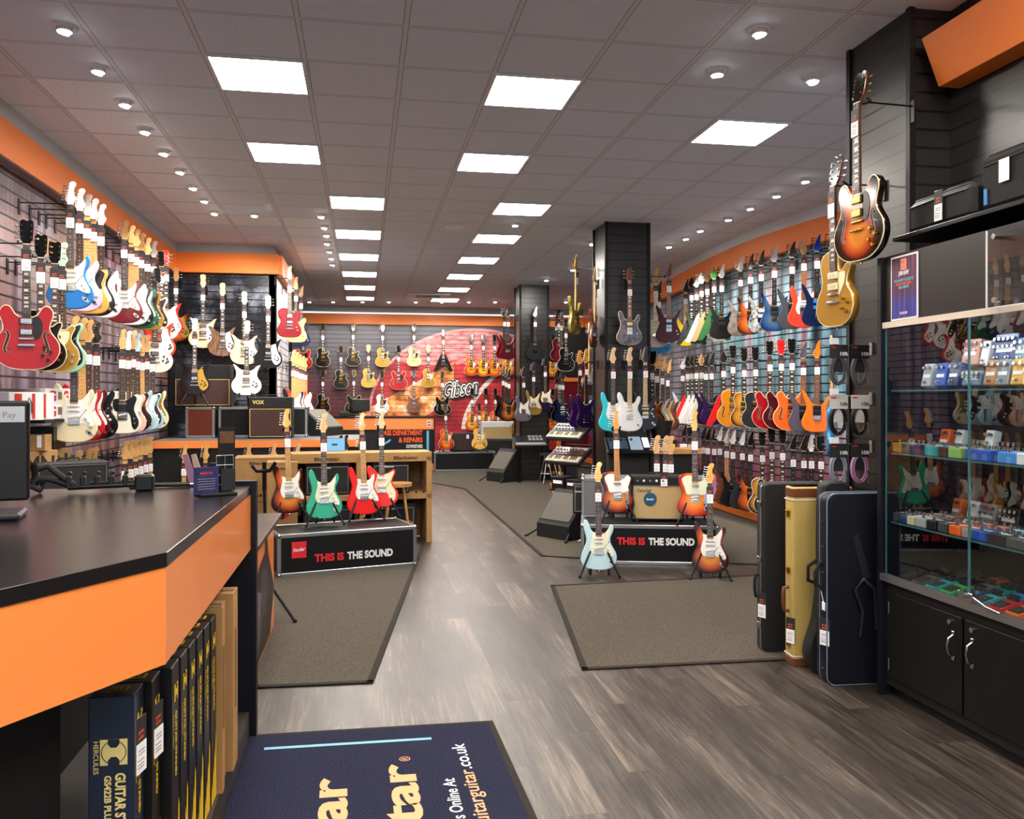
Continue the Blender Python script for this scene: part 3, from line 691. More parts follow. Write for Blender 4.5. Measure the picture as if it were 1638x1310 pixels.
H_POINT = [(2.1, 0, 1), (2.7, 2.4), (4.2, 4.6, 1), (3.5, 9), (3.9, 14), (4.4, 19.5, 1), (1.2, 16.5), (-3.7, 4.6), (-4.9, 2.9, 1), (-2.4, 1.6), (-2.1, 0, 1)]
H_RICK = [(2.2, 0, 1), (2.5, 2), (3.9, 5), (3.1, 9.6), (3.6, 14), (3.1, 17), (.4, 18.2), (-2.8, 17.4), (-3.9, 14.6), (-3.1, 9.6), (-3.9, 5), (-2.5, 2), (-2.2, 0, 1)]
H_ARROW = [(2.2, 0, 1), (3, 2.5), (4.6, 5), (3.4, 10), (0, 17.6, 1), (-3.4, 10), (-4.6, 5), (-3, 2.5), (-2.2, 0, 1)]
PG_STRAT = sc([(3, 28.9, 1), (6.0, 30.2), (8.6, 33.2), (10.6, 35.2, 1), (10.6, 31), (9.2, 26.2), (9.2, 22.5), (11.2, 18.4), (13.4, 14.4), (13.6, 11.5), (11.4, 10.8), (7, 12.8), (4.4, 13.4), (-4.6, 13.2), (-6.8, 14.6), (-8.2, 18.4), (-7.2, 23), (-6, 27.2), (-6.4, 30), (-5.4, 30.8), (-3, 30, 1)], 1, 1.12)
PG_TELE = [(3.2, 31.6, 1), (6.4, 33.2), (9.4, 36), (11.4, 35.4), (13, 33.4), (11.6, 29), (10.4, 25), (10.6, 21), (4.6, 19.6), (-6.8, 20.2), (-8.6, 23), (-9.6, 27), (-11.4, 31), (-11.8, 35), (-8, 37.6), (-3.2, 37.6, 1)]
PG_LP = [(3.4, 30.6, 1), (8.4, 31), (9.9, 29.6), (9.3, 25), (7.6, 21.6), (4.4, 17.4, 1), (4.2, 24)]
PG_ES = [(3.4, 35.8, 1), (6.6, 37), (9.6, 33), (9.6, 27), (8, 22), (4.6, 20.4, 1), (4.2, 28)]
PG_RICK = [(3.2, 31, 1), (6.2, 32), (9.6, 33), (11, 27), (13.4, 20), (16.4, 14), (15.4, 8.4), (11, 4.8), (7.4, 6.6), (4.8, 12), (3.8, 20)]
PG_JAG = [(3, 33.6, 1), (7.6, 35), (11.6, 37), (12.4, 35), (10, 29), (9.6, 24.4), (11.6, 20), (14, 14.4), (13.6, 8.4), (10.6, 5.8), (7.4, 9), (5, 14.6), (-5, 14.6), (-9, 17), (-11, 23), (-10.4, 28), (-11, 33), (-8, 35.2), (-3, 33.8, 1)]
PG_THIN = [(3.2, 31.6, 1), (6.4, 33.2), (9.4, 35.8), (11.4, 35.2), (12.4, 32.4), (11, 28), (10, 23), (11.6, 18), (14, 12), (13.6, 7), (10.6, 3.6), (8.4, 6.4), (7.4, 12), (5.4, 19.4), (-4, 20.4), (-7.4, 23.4), (-8.4, 28), (-7.4, 32.4), (-3.2, 33, 1)]
MODELS = dict(
 strat=dict(out=STRAT, T=.044, nut=.805, zf=.315, head=H_STRAT, tun='L6', pg=PG_STRAT, pk='sss', br=('trem', .157), knobs=[(8.4, 19.3), (10.2, 16.2), (12, 13.2)], ctl='jack', shape='double-cut'),
 hss=dict(out=STRAT, T=.044, nut=.805, zf=.315, head=H_STRAT, tun='L6', pg=PG_STRAT, pk='hss', br=('trem', .157), knobs=[(8.4, 19.3), (10.2, 16.2)], ctl='jack', shape='double-cut'),
 tele=dict(out=TELE, T=.045, nut=.80, zf=.325, head=H_TELE, tun='L6', pg=PG_TELE, pk='tele', br=('plate', .155), knobs=[(9.2, 14.2), (9.2, 9.8)], ctl='tele', shape='single-cut slab'),
 thin=dict(out=TELE, T=.045, nut=.80, zf=.325, head=H_TELE, tun='L6', pg=PG_THIN, pk='tele', br=('plate', .155), knobs=[(10, 14.2), (10.6, 9.8)], ctl=None, fh='L', shape='thinline single-cut'),
 telehh=dict(out=TELE, T=.045, nut=.80, zf=.325, head=H_TELE, tun='L6', pg=None, pk='hh', br=('tom', .165), knobs=[(9.2, 14.2), (10.4, 9.8)], ctl=None, shape='single-cut slab'),
 lp=dict(out=LP, T=.05, nut=.81, zf=.33, head=H_BOOK, tun='33', pg=PG_LP, pk='hh', br=('tom', .185), knobs=[(8.6, 15.6), (12.6, 13.2), (7.6, 10.2), (11.4, 8)], ctl=None, bind=1, shape='single-cut'),
 lpp90=dict(out=LP, T=.05, nut=.81, zf=.33, head=H_BOOK, tun='33', pg=PG_LP, pk='p90', br=('tom', .185), knobs=[(8.6, 15.6), (12.6, 13.2), (7.6, 10.2), (11.4, 8)], ctl=None, bind=1, shape='single-cut'),
 es=dict(out=ES, T=.048, nut=.86, zf=.37, head=H_BOOK, tun='33', pg=PG_ES, pk='hh', br=('tom', .215), knobs=[(10.8, 16), (14.6, 12.6), (9.8, 10), (13, 7)], ctl=None, bind=1, fh='LR', shape='semi-hollow'),
 arch=dict(out=ARCH, T=.065, nut=.86, zf=.38, head=H_BOOK, tun='33', pg=PG_ES, pk='hh', br=('tom', .215), knobs=[(10.8, 16), (14.0, 12.6), (9.8, 10), (13, 7)], ctl=None, bind=1, fh='LR', shape='single-cut archtop'),
 vee=dict(out=VEE, T=.044, nut=.82, zf=.35, head=H_ARROW, tun='33', pg=None, pk='hh', br=('tom', .20), knobs=[(7.5, 18), (9.5, 13.5), (11.5, 9)], ctl=None, shape='V-shaped'),
 expl=dict(out=EXPL, T=.044, nut=.82, zf=.33, head=H_POINT, tun='L6', pg=None, pk='hh', br=('tom', .17), knobs=[(9, 12), (11, 8.5), (13, 5)], ctl=None, shape='angular'),
 sup=dict(out=SUPER, T=.042, nut=.80, zf=.30, head=H_POINT, tun='L6', pg=None, pk='hh', br=('fr', .155), knobs=[(9.6, 14.2), (11, 10.4)], ctl=None, shape='sharp-horned'),
 supb=dict(out=SUPER, T=.042, nut=.80, zf=.30, head=H_POINT, tun='L6', pg=None, pk='hsh', br=('fr', .155), knobs=[(9.6, 14.2), (11, 10.4)], ctl=None, shape='sharp-horned'),
 rick=dict(out=RICK, T=.04, nut=.815, zf=.33, head=H_RICK, tun='33', pg=PG_RICK, pk='hh', br=('tom', .16), knobs=[(9.4, 17.4), (12.6, 15), (8.2, 12.8), (11.6, 10.6), (13.6, 12.2)], ctl=None, shape='crescent-horned'),
 jag=dict(out=JAG, T=.044, nut=.82, zf=.335, head=H_STRAT, tun='L6', pg=PG_JAG, pk='ss', br=('trem', .165), knobs=[(9.6, 15), (11.4, 11)], ctl=None, shape='offset-waist'),
 sg=dict(out=SGB, T=.036, nut=.82, zf=.35, head=H_BOOK, tun='33', pg=None, pk='hh', br=('tom', .17), knobs=[(8.6, 15.6), (12.6, 13.2), (7.6, 10.2), (11.4, 8)], ctl=None, shape='twin-horned'),
 axis=dict(out=sc(STRAT, 1, .93), T=.045, nut=.80, zf=.30, head=H_STRAT, tun='33', pg=None, pk='hh', br=('fr', .155), knobs=[(9.6, 14.2)], ctl=None, bind=1, shape='bound double-cut'),
 bass=dict(out=BASSB, T=.044, nut=.99, zf=.36, head=sc(H_STRAT, 1.2, 1.15), tun='L4', pg=None, pk='hh', br=('tom', .12), knobs=[(9.4, 16), (11, 13), (12, 10)], ctl=None, shape='long-scale bass'),
)
GM = {}
def gmesh(key, fn):
    if key not in GM:
        mb = MB(); n = fn(mb); me = mb.mesh(key.split('|')[-1]); 
        for _ in range(n or 1): me.materials.append(None)
        GM[key] = me
    return GM[key]
def cm(pts): return [(p[0]/100, p[1]/100) for p in pts]
def ffy(T): return -T/2
FR = [1-2**(-i/12) for i in range(1, 23)]
def part_meshes(model):
    d = MODELS[model]; T = d['T']; nut = d['nut']; f = -T/2
    out = {}
    def body(mb): mb.prism(cm(smooth_poly(d['out'], 2 if model == 'vee' else 4)), -T/2, T/2, {'sup': .003, 'supb': .003, 'axis': .003, 'rick': .003, 'sg': .003, 'vee': .002}.get(model, .006)); return 1
    out['body'] = gmesh(model+'|body', body)
    if d.get('bind'):
        def bind(mb):
            P = cm(smooth_poly(d['out'], 4)); mb.tube([(p[0]*.985, f+.004, p[1]*.985+.003) for p in P], .0042, 5, 0, True)
        out['binding'] = gmesh(model+'|binding', bind)
    if d['pg']:
        out['pickguard'] = gmesh(model+'|pickguard', lambda mb: (mb.prism(cm(smooth_poly(d['pg'], 3)), f-.003, f+.001, .001), 1)[1])
    slope = .0
    def neck(mb):
        z0, z1 = d['zf']-.02, nut
        for (za, zb, wa, wb) in ((z0, z1, .028, .021),):
            n = 8; ra = []; rb = []
            for k in range(n+1):
                a = math.pi*k/n
                ra.append((wa*math.cos(a), f-.004+.022*math.sin(a), za)); rb.append((wb*math.cos(a), f-.004+.019*math.sin(a), zb))
            vs = ra+rb; mb.add(vs, [(k, k+1, n+2+k, n+1+k) for k in range(n)], 0, True)
            mb.add(ra, [list(range(n+1))], 0); mb.add(rb, [list(range(n+1))[::-1]], 0); mb.add([ra[0], ra[-1], rb[-1], rb[0]], [(0, 1, 2, 3)], 0)
        return 1
    out['neck'] = gmesh(model+'|neck', neck)
    def board(mb):
        z0, z1 = d['zf'], nut; y = f-.004; wa, wb = .0285, .0215
        mb.add([(-wa, y, z0), (wa, y, z0), (wb, y, z1), (-wb, y, z1), (-wa, y-.006, z0), (wa, y-.006, z0), (wb, y-.006, z1), (-wb, y-.006, z1)],
               [(4, 5, 6, 7), (0, 4, 7, 3), (5, 1, 2, 6), (4, 0, 1, 5), (7, 6, 2, 3)], 0)
        Ls = .648 if 'bass' not in model else .86
        for fr in FR:
            z = nut-Ls*fr
            if z < z0+.004: break
            t = (z-z0)/(z1-z0); w = wa+(wb-wa)*t
            mb.box((0, y-.0068, z), (2*w, .0016, .0022), 1)
        zs = [nut-Ls*(FR[i-1]+(FR[i-2] if i > 1 else 0))/2 for i in (3, 5, 7, 9, 12, 15, 17, 19)]
        for i, z in enumerate(zs):
            if z < z0+.01: continue
            if model in ('lp', 'es', 'arch', 'sg', 'vee', 'axis', 'rick', 'lpp90'): mb.box((0, y-.0062, z), (.026, .001, .016), 2)
            else: mb.cyl((0, y-.006, z), (0, y-.0068, z), .0034, 8, 2)
        mb.box((0, y-.004, nut+.002), (.043, .010, .005), 2)
        return 3
    out['fretboard'] = gmesh(model+'|fretboard', board)
    hp = cm(smooth_poly([(p[0], p[1])+tuple(p[2:]) for p in d['head']], 3, True))
    hp = [(a, b+nut) for a, b in hp]
    tiltM = Matrix.Translation((0, f-.002, nut)) @ Matrix.Rotation(R(-9 if d['tun'] == '33' else -2), 4, 'X') @ Matrix.Translation((0, -f+.002, -nut))
    out['headstock'] = gmesh(model+'|headstock', lambda mb: (mb.prism(hp, f-.004, f+.010, .0015, 0, tiltM, mi_side=1), 2)[1])
    pegs = []
    if d['tun'] == '33':
        for s in (-1, 1):
            for k in range(3): pegs.append((s*.029, nut+.05+k*.042, s))
    else:
        k_ = 6 if d['tun'] == 'L6' else 4
        for k in range(k_):
            t = k/(k_-1); pegs.append((-.024+t*.016, nut+.036+t*.112, -1))
    def peg(mb, x, z, s):
        mb.cyl((x, f-.014, z), (x, f-.002, z), .0045, 8, 0, M=tiltM)
        mb.cyl((x+s*.004, f+.014, z), (x+s*.030, f+.014, z), .003, 6, 0, M=tiltM); mb.ball((x+s*.036, f+.014, z), .010, 8, 0, (1, .5, .75), M=tiltM)
    for i, (x, z, s) in enumerate(pegs):
        gmesh('%s|%d|tuning_peg' % (model, i), lambda mb: (peg(mb, x, z, s), 1)[1]); out.setdefault('pegs', []).append(GM['%s|%d|tuning_peg' % (model, i)])
    def allp(mb):
        for (x, z, s) in pegs: peg(mb, x, z, s)
        return 1
    out['pegset'] = gmesh(model+'|tuning_pegs', allp)
    fy = f-.003
    def hum(z, t='h'):
        def fn(mb):
            mb.box((0, fy-.003, z), (.084, .010, .044), 1, bev=.002); mb.box((0, fy-.008, z), (.070, .010, .036), 0, bev=.002)
            for k in range(6): mb.cyl((-.025+k*.010, fy-.0135, z-.010), (-.025+k*.010, fy-.012, z-.010), .0022, 6, 1)
            return 2
        return fn
    def sng(z, w=.083, h=.019, ang=0):
        def fn(mb):
            M = Matrix.Translation((0, 0, z)) @ Matrix.Rotation(R(ang), 4, 'Y')
            mb.box((0, fy-.005, 0), (w, .012, h), 0, M, .003)
            for k in range(6): mb.cyl((-.025+k*.010, fy-.0118, 0), (-.025+k*.010, fy-.0105, 0), .0024, 6, 1, M=M)
            return 2
        return fn
    b = d['br'][1]; L = d['pk']; nk = d['zf']-.028
    pl = {'sss': [(sng(b+.045, ang=-9), 's'), (sng((b+nk)/2+.03), 's'), (sng(nk), 's')], 'hss': [(hum(b+.045), 'h'), (sng((b+nk)/2+.03), 's'), (sng(nk), 's')],
          'hh': [(hum(b+.045), 'h'), (hum(nk-.008), 'h')], 'hsh': [(hum(b+.045), 'h'), (sng((b+nk)/2+.02), 's'), (hum(nk-.008), 'h')], 'ss': [(sng(b+.05, .09, .03), 's'), (sng(nk-.01, .09, .03), 's')],
          'tele': [(sng(b+.025, .07, .018, -12), 's'), (sng(nk-.012, .07, .016), 'm')], 'p90': [(sng(b+.045, .086, .040), 's'), (sng(nk-.008, .086, .040), 's')]}[L]
    out['pickups'] = [(gmesh('%s|%d|pickup' % (model, i), fn), t) for i, (fn, t) in enumerate(pl)]
    def bridge(mb):
        k = d['br'][0]
        if k == 'trem':
            mb.box((0, fy-.003, b), (.080, .008, .036), 0, bev=.002)
            for j in range(6): mb.box((-.026+j*.0105, fy-.009, b+.006), (.0085, .006, .022), 0)
            mb.tube([(.030, fy-.006, b+.016), (.036, fy-.022, b+.03), (.060, fy-.030, b+.065), (.085, fy-.028, b+.095)], .0028, 6)
            mb.ball((.088, fy-.028, b+.1), .005, 6, 0, (1, 1, 1.6))
        elif k == 'plate':
            mb.box((0, fy-.002, b+.012), (.086, .005, .078), 0, bev=.002)
            for j in (-1, 0, 1): mb.cyl((j*.02-.009, fy-.008, b-.004), (j*.02+.009, fy-.008, b-.004), .006, 8)
        elif k == 'fr':
            mb.box((0, fy-.005, b), (.076, .014, .05), 0, bev=.003); mb.box((0, fy-.014, b-.006), (.06, .006, .03), 0)
        else:
            mb.box((0, fy-.006, b), (.085, .010, .013), 0, bev=.003); mb.cyl((-.04, fy-.006, b), (-.04, fy, b), .006, 8); mb.cyl((.04, fy-.006, b), (.04, fy, b), .006, 8)
            mb.box((0, fy-.008, b-.045), (.105, .012, .016), 0, bev=.004)
        return 1
    out['bridge'] = gmesh(model+'|bridge', bridge)
    out['knobs'] = []
    for i, (x, z) in enumerate(d['knobs']):
        def kn(mb):
            mb.cyl((x/100, f-.002, z/100), (x/100, f-.016, z/100), .0115, 14, 0, .009)
        out['knobs'].append(gmesh('%s|%d|knob' % (model, i), kn))
    if d['ctl'] == 'jack':
        def jk(mb):
            M = Matrix.Translation((.105, f, .075)) @ Matrix.Rotation(R(40), 4, 'Y')
            P = [(.033*math.cos(2*math.pi*k/18), .014*math.sin(2*math.pi*k/18)) for k in range(18)]
            mb.prism(P, -.003, .001, .001, 0, M); mb.cyl((0, -.0045, 0), (0, -.002, 0), .009, 12, 1, M=M); return 2
        out['jack_plate'] = gmesh(model+'|jack_plate', jk)
    elif d['ctl'] == 'tele':
        def cp(mb):
            mb.prism([(.092+.016*math.cos(t)*1, .13+(.065 if math.sin(t) > 0 else -.065)+.016*math.sin(t)) for t in [2*math.pi*k/16 for k in range(16)]], f-.003, f+.001, .0008, 0)
            mb.cyl((.092, f-.003, .185), (.092, f-.02, .188), .002, 6, 0); return 1
        out['control_plate'] = gmesh(model+'|control_plate', cp)
    if d.get('fh'):
        out['fholes'] = []
        for s in ([-1] if d['fh'] == 'L' else [-1, 1]):
            def fh(mb):
                cx = s*(.115 if model != 'thin' else .098); pts = smooth_poly([(cx-s*.012+s*.03, .245), (cx+s*.002, .262), (cx-s*.008, .235), (cx+s*.004, .19), (cx+s*.016, .145), (cx+s*.006, .122), (cx-s*.012, .135)], 5, False)
                P3 = [(p[0], f-.0004, p[1]) for p in pts]
                for i in range(len(P3)-1):
                    a, c = Vector(P3[i]), Vector(P3[i+1]); dd = (c-a).normalized(); nn = Vector((dd.z, 0, -dd.x)); t = i/(len(P3)-1); w = .0025+.0055*math.sin(math.pi*t)
                    w2 = .0025+.0055*math.sin(math.pi*(i+1)/(len(P3)-1))
                    for (mm, yy, ww) in ((1, 0, .0018), (0, -.0004, 0)):
                        o_ = Vector((0, yy, 0)); q = [a-nn*(w+ww)+o_, c-nn*(w2+ww)+o_, c+nn*(w2+ww)+o_, a+nn*(w+ww)+o_]
                        n_ = (q[1]-q[0]).cross(q[2]-q[0]); mb.add(q if n_.y < 0 else q[::-1], [(0, 1, 2, 3)], mm)
                for e in (P3[0], P3[-1]): mb.cyl((e[0], f-.0015, e[2]), (e[0], f+.001, e[2]), .006, 10, 0)
                return 2
            out['fholes'].append(gmesh('%s|%d|f_hole' % (model, s), fh))
    def strings(mb):
        for k in range(6):
            xa, xb = -.026+k*.0104, -.017+k*.0068
            mb.cyl((xa, fy-.013, b+.002), (xb, f-.0135, nut), .0007, 4, 0, caps=False)
        return 1
    out['strings'] = gmesh(model+'|strings', strings)
    def strap(mb): mb.cyl((0, 0, .001), (0, 0, -.012), .006, 8, 0, .008); return 1
    out['strap_button'] = gmesh(model+'|strap_button', strap)
    return out
# price tag: dark card on the strings with an orange mark and a white label
def tagm(mb):
    mb.box((0, 0, -.075), (.062, .003, .150), 0, bev=.001)
    mb.box((0, -.0022, -.108), (.056, .0015, .080), 1)
    for z in (-.088, -.097, -.113, -.124, -.132): mb.box((-.004 if z < -.1 else 0, -.0032, z), (.034, .0006, .0028), 3)
    put_text(mb, 'guitar', (0, -.0022, -.043), (1, 0, 0), (0, 0, 1), .034, .010, 2, .03, align='c', res=1)
    put_text(mb, 'guitar', (0, -.0022, -.058), (1, 0, 0), (0, 0, 1), .034, .010, 2, .03, align='c', res=1)
    return 4
TAG = gmesh('price_tag', tagm)
GREY_TAG = ['tag_card', 'tag_label', 'tag_orange', 'tag_text']
PMC = {}
def guitar(model, body, loc, yaw=0, tilt=0, label='', group=None, pg='pg_white', neck='maple', board='rosewood', head=None, metal='chrome', pu=None, knob=None,
           full=True, tagged=True, roll=0, bind='cream_plastic', cat='guitar', sz=1.0):
    """origin at the bottom of the body; front looks along -y before turning"""
    if model not in PMC: PMC[model] = part_meshes(model)
    P = PMC[model]; d = MODELS[model]
    nm = {'bass': 'bass_guitar'}.get(model, 'electric_guitar')
    o = thing(nm, label, cat, loc, 0, group)
    o.rotation_mode = 'XYZ'
    Mx = Matrix.Rotation(yaw, 4, 'Z') @ Matrix.Rotation(tilt, 4, 'X') @ Matrix.Rotation(roll, 4, 'Y')
    o.rotation_euler = Mx.to_euler(); o.scale = (sz, sz, sz)
    head = head or (neck if d['tun'] != '33' else 'gloss_black')
    pu = pu or {'s': 'white_plastic', 'h': metal, 'm': metal}
    if isinstance(pu, str): pu = {'s': pu, 'h': pu, 'm': metal}
    link('body', P['body'], o, mats=[body])
    if 'binding' in P: link('binding', P['binding'], o, mats=[bind])
    if 'pickguard' in P and pg: link('pickguard', P['pickguard'], o, mats=[pg])
    link('neck', P['neck'], o, mats=[neck])
    link('fretboard', P['fretboard'], o, mats=[board, 'nickel', 'inlay' if board not in ('maple', 'maple_pale', 'amber_maple') else 'black_plastic'])
    link('headstock', P['headstock'], o, mats=[head, neck])
    if full == 2:
        for m_ in P['pegs']: link('tuning_peg', m_, o, mats=[metal])
    else: link('tuning_pegs', P['pegset'], o, mats=[metal])
    link('bridge', P['bridge'], o, mats=[metal])
    for (m_, t) in P['pickups']: link('pickup', m_, o, mats=[pu[t], 'black_plastic' if (t == 'h') else 'nickel'])
    if full:
        for m_ in P['knobs']: link('knob', m_, o, mats=[knob or ('white_plastic' if model in ('strat', 'hss', 'jag') else 'black_plastic' if model in ('es', 'rick', 'sg') else metal)])
        if 'jack_plate' in P: link('jack_plate', P['jack_plate'], o, mats=[metal, 'black_plastic'])
        if 'control_plate' in P: link('control_plate', P['control_plate'], o, mats=[metal])
        for m_ in P.get('fholes', []): link('f_hole', m_, o, mats=['near_black', 'cream_plastic'])
    if full == 2:
        link('strings', P['strings'], o, mats=['steel_wire']); link('strap_button', P['strap_button'], o, mats=[metal])
    if tagged:
        link('price_tag', TAG, o, loc=(0, -d['T']/2-.018, d['nut']-.035), mats=GREY_TAG)
    return o
HG = {}
def hanger(name_label, wall_pt, dirv, length, group):
    """bracket on the slats at wall_pt, arm along dirv, forked yoke at its end"""
    o = thing('guitar_hanger', name_label, 'hanger', wall_pt, math.atan2(dirv[1], dirv[0])-math.pi/2, group)
    k = round(length, 3)
    if k not in HG:
        mb = MB(); mb.box((0, .004, -.03), (.04, .008, .12), bev=.002); a = mb.mesh('bracket'); a.materials.append(MATS['black_metal'])
        mb = MB(); mb.cyl((0, .004, 0), (0, k, 0), .005, 8); b = mb.mesh('arm'); b.materials.append(MATS['black_metal'])
        HG[k] = (a, b)
    if 'yoke' not in HG:
        mb = MB(); mb.tube([(-.03, .035, .012), (-.032, .02, .0), (-.02, .0, 0), (.02, 0, 0), (.032, .02, 0), (.03, .035, .012)], .006, 8); y = mb.mesh('yoke'); y.materials.append(MATS['rubber']); HG['yoke'] = y
    link('bracket', HG[k][0], o); link('arm', HG[k][1], o)
    return o, k
def hung(model, body, p, yaw, label, wallpt=None, group=None, hgroup=None, **kw):
    """p: point of the body bottom; hanger from wallpt (x,y) to the neck"""
    o = guitar(model, body, p, yaw, 0, label, group, **kw)
    if wallpt is not None:
        d = MODELS[model]; zz = p[2]+d['nut']*kw.get('sz', 1.0)+.012
        nx, ny = p[0]-(-math.sin(yaw))*0+0, p[1]
        back = d['T']/2+.012   # centre of the neck lies behind the front plane
        tgt = Vector((p[0], p[1], 0)) + Vector((-math.sin(yaw), math.cos(yaw), 0))*(.018)
        w = Vector((wallpt[0], wallpt[1], 0)); dv = tgt-w; L = dv.length
        h, k = hanger('black wall hanger in the group: '+(hgroup or 'guitar hangers'), (w.x, w.y, zz), (dv.x, dv.y), L-.012, hgroup or 'guitar hangers')
        y = link('yoke', HG['yoke'], h, loc=(0, k-.012, 0))
        ang = math.atan2(dv.y, dv.x)-math.pi/2
        y.rotation_euler = (0, 0, yaw+math.pi-ang)
    return o
# ================================================================ guitars on the walls
CN = dict(gloss_red='red', cherry_red='cherry red', dark_red='dark red', wine_red='wine red', bright_red='bright red', fiesta_red='coral red', gloss_black='black', soft_black='satin black', gloss_white='white', vintage_white='cream',
  olympic='ivory white', butterscotch='butterscotch', lilac='pale lilac', shell_pink='shell pink', pink_relic='worn pink', hot_pink='pink', lake_blue='bright blue', ocean_blue='teal blue', daphne='pale blue', sonic_blue='ice blue',
  turquoise='turquoise', surf_green='mint green', sea_green='sea green', forest='green', dark_green='dark green', flat_green='leaf green', yellow='yellow', tv_yellow='pale yellow', amber='amber', natural='natural wood', mapleglo='blond maple',
  orange='orange', bright_orange='bright orange', slate='slate grey', dark_purple='purple', deep_purple='deep purple', steel='steel grey', midnight='midnight blue', silver_white='silver white', charcoal='charcoal', brown_sg='brown', royal='royal blue',
  goldtop='gold-topped', goldtop_light='bright gold', silver_sparkle='silver', gold_body='gold', three_tone_burst='sunburst', cherry_burst='cherry sunburst', tobacco_burst='tobacco sunburst', honey_burst='honey sunburst', amber_burst='amber sunburst',
  blue_burst='blue burst', orange_brown_burst='orange-brown burst', smoke_quilt='smoky violet', walnut_top='walnut brown', relic_brown='weathered brown', floral_grey='grey flower-patterned', purple_stain='stained purple', camo_flower='green flower-patterned', mahogany_flat='mahogany')
def row(specs, where, group, place, yaw, wall, full=1):
    """specs: (px, model, body, extra dict). Labels name the colour, shape, row and the neighbours."""
    n = len(specs)
    for i, (px, model, body, kw) in enumerate(specs):
        kw = dict(kw); 
        c = CN[body]; sh = MODELS[model]['shape']
        L = CN[specs[i-1][2]] if i else None; Rr = CN[specs[i+1][2]] if i < n-1 else None
        if L and Rr: nb = 'between %s and %s' % (L, Rr)
        elif Rr: nb = 'leftmost, next to %s' % Rr
        elif L: nb = 'rightmost, next to %s' % L
        else: nb = ''
        lab = kw.pop('label', None) or '%s %s guitar, %s, %s' % (c, sh, where, nb)
        p = place(px, kw.pop('dz', 0)); w = wall(p)
        kw.setdefault('full', full)
        hung(model, body, p, kw.pop('yaw', yaw), lab, w, group, 'hangers of the '+where, **kw)
M_ = dict(board='maple', neck='maple'); RW_ = dict(board='rosewood')
WH = dict(head='gloss_white')
# left wall, top row
pl = lambda z, X: (lambda px, dz=0: (lambda p: (round(p.x, 3), round(p.y, 3), z+dz))(at_X(px, 636, X)))
wl_ = lambda p: (-2.62, p[1]+.02)
YL = R(12); YR = R(-19)
row([(113, 'strat', 'lake_blue', dict(head='gloss_white', full=2)), (128, 'strat', 'lilac', dict(head='gloss_white')), (140, 'tele', 'butterscotch', dict(M_, pg='pg_black', head='gloss_white')), (150, 'strat', 'gloss_black', dict(M_, head='gloss_white')), (162, 'strat', 'gloss_white', dict(head='gloss_white'))],
    'left wall top row', 'guitars in the top row on the left wall', pl(2.24, -2.24), YL, wl_)
row([(199, 'strat', 'dark_red', dict(full=2)), (210, 'strat', 'gloss_white', M_), (218, 'strat', 'gloss_black', dict(M_)), (226, 'hss', 'forest', {}), (236, 'strat', 'gold_body', dict(pg='pg_tort')), (246, 'jag', 'olympic', dict(pg='pg_tort', head='gloss_white'))],
    'left wall top row rear', 'guitars in the top row on the left wall', pl(2.27, -2.27), YL, wl_)
# left wall, mid row beside the camera edge
row([(43, 'es', 'cherry_red', dict(pg='pg_black', neck='dark_red', full=2)), (66, 'lp', 'gloss_black', dict(pg='pg_black', metal='gold_metal', full=2)), (88, 'lpp90', 'goldtop', dict(pg='pg_cream', pu='cream_plastic', full=2)), (100, 'jag', 'surf_green', dict(pg='pg_black', head='surf_green'))],
    'left wall middle row', 'guitars in the middle row on the left wall', pl(1.74, -2.28), R(14), wl_)
# left wall, lower rows
row([(119, 'strat', 'vintage_white', dict(full=2)), (132, 'strat', 'gloss_red', dict(M_)), (142, 'strat', 'wine_red', {}), (155, 'hss', 'gloss_black', dict(pg='pg_black', pu='black_plastic', head='gloss_black'))],
    'left wall lower row', 'guitars in the lower row on the left wall', pl(1.2, -2.22), YL, wl_)
row([(196, 'thin', 'olympic', dict(pg='pg_black', full=2)), (205, 'tele', 'shell_pink', dict(head='gloss_white', pu='white_plastic')), (213, 'jag', 'three_tone_burst', dict(pg='pg_black')), (220, 'strat', 'daphne', dict(head='daphne')), (227, 'tele', 'sonic_blue', M_), (235, 'jag', 'daphne', dict(pg='pg_tort')), (244, 'strat', 'vintage_white', dict(pg='pg_gold', head='butterscotch'))],
    'left wall lower row rear', 'guitars in the lower row on the left wall', pl(1.21, -2.24), YL, wl_)
row([(124, 'strat', 'tobacco_burst', M_), (141, 'strat', 'gloss_black', M_), (151, 'strat', 'fiesta_red', M_)],
    'left wall floor row', 'guitars in the floor row on the left wall', pl(.14, -2.26), YL, wl_, 0)
row([(200, 'strat', 'three_tone_burst', M_), (209, 'strat', 'gloss_black', {}), (217, 'tele', 'butterscotch', M_), (225, 'strat', 'gloss_red', M_), (233, 'strat', 'gloss_white', {}), (240, 'tele', 'natural', M_)],
    'left wall floor row rear', 'guitars in the floor row on the left wall', pl(.15, -2.24), YL, wl_, 0)
# crescent-horned group in the corner
row([(247, 'rick', 'olympic', dict(dz=-.42, label='ivory crescent-horned guitar, lowest of the cluster on the left wall, white plate')), (252, 'rick', 'fiesta_red', dict(dz=-.26, label='coral crescent-horned guitar in the middle of the corner cluster on the left wall')), (265, 'rick', 'bright_red', dict(label='bright red crescent-horned guitar with white plate, upper in the left corner cluster', head='bright_red')), (257.5, 'rick', 'gloss_white', dict(dz=-.05, label='white crescent-horned guitar half hidden behind the bright red one in the left corner'))],
    'left wall corner cluster', 'crescent-horned guitars', pl(2.24, -2.22), R(22), wl_)
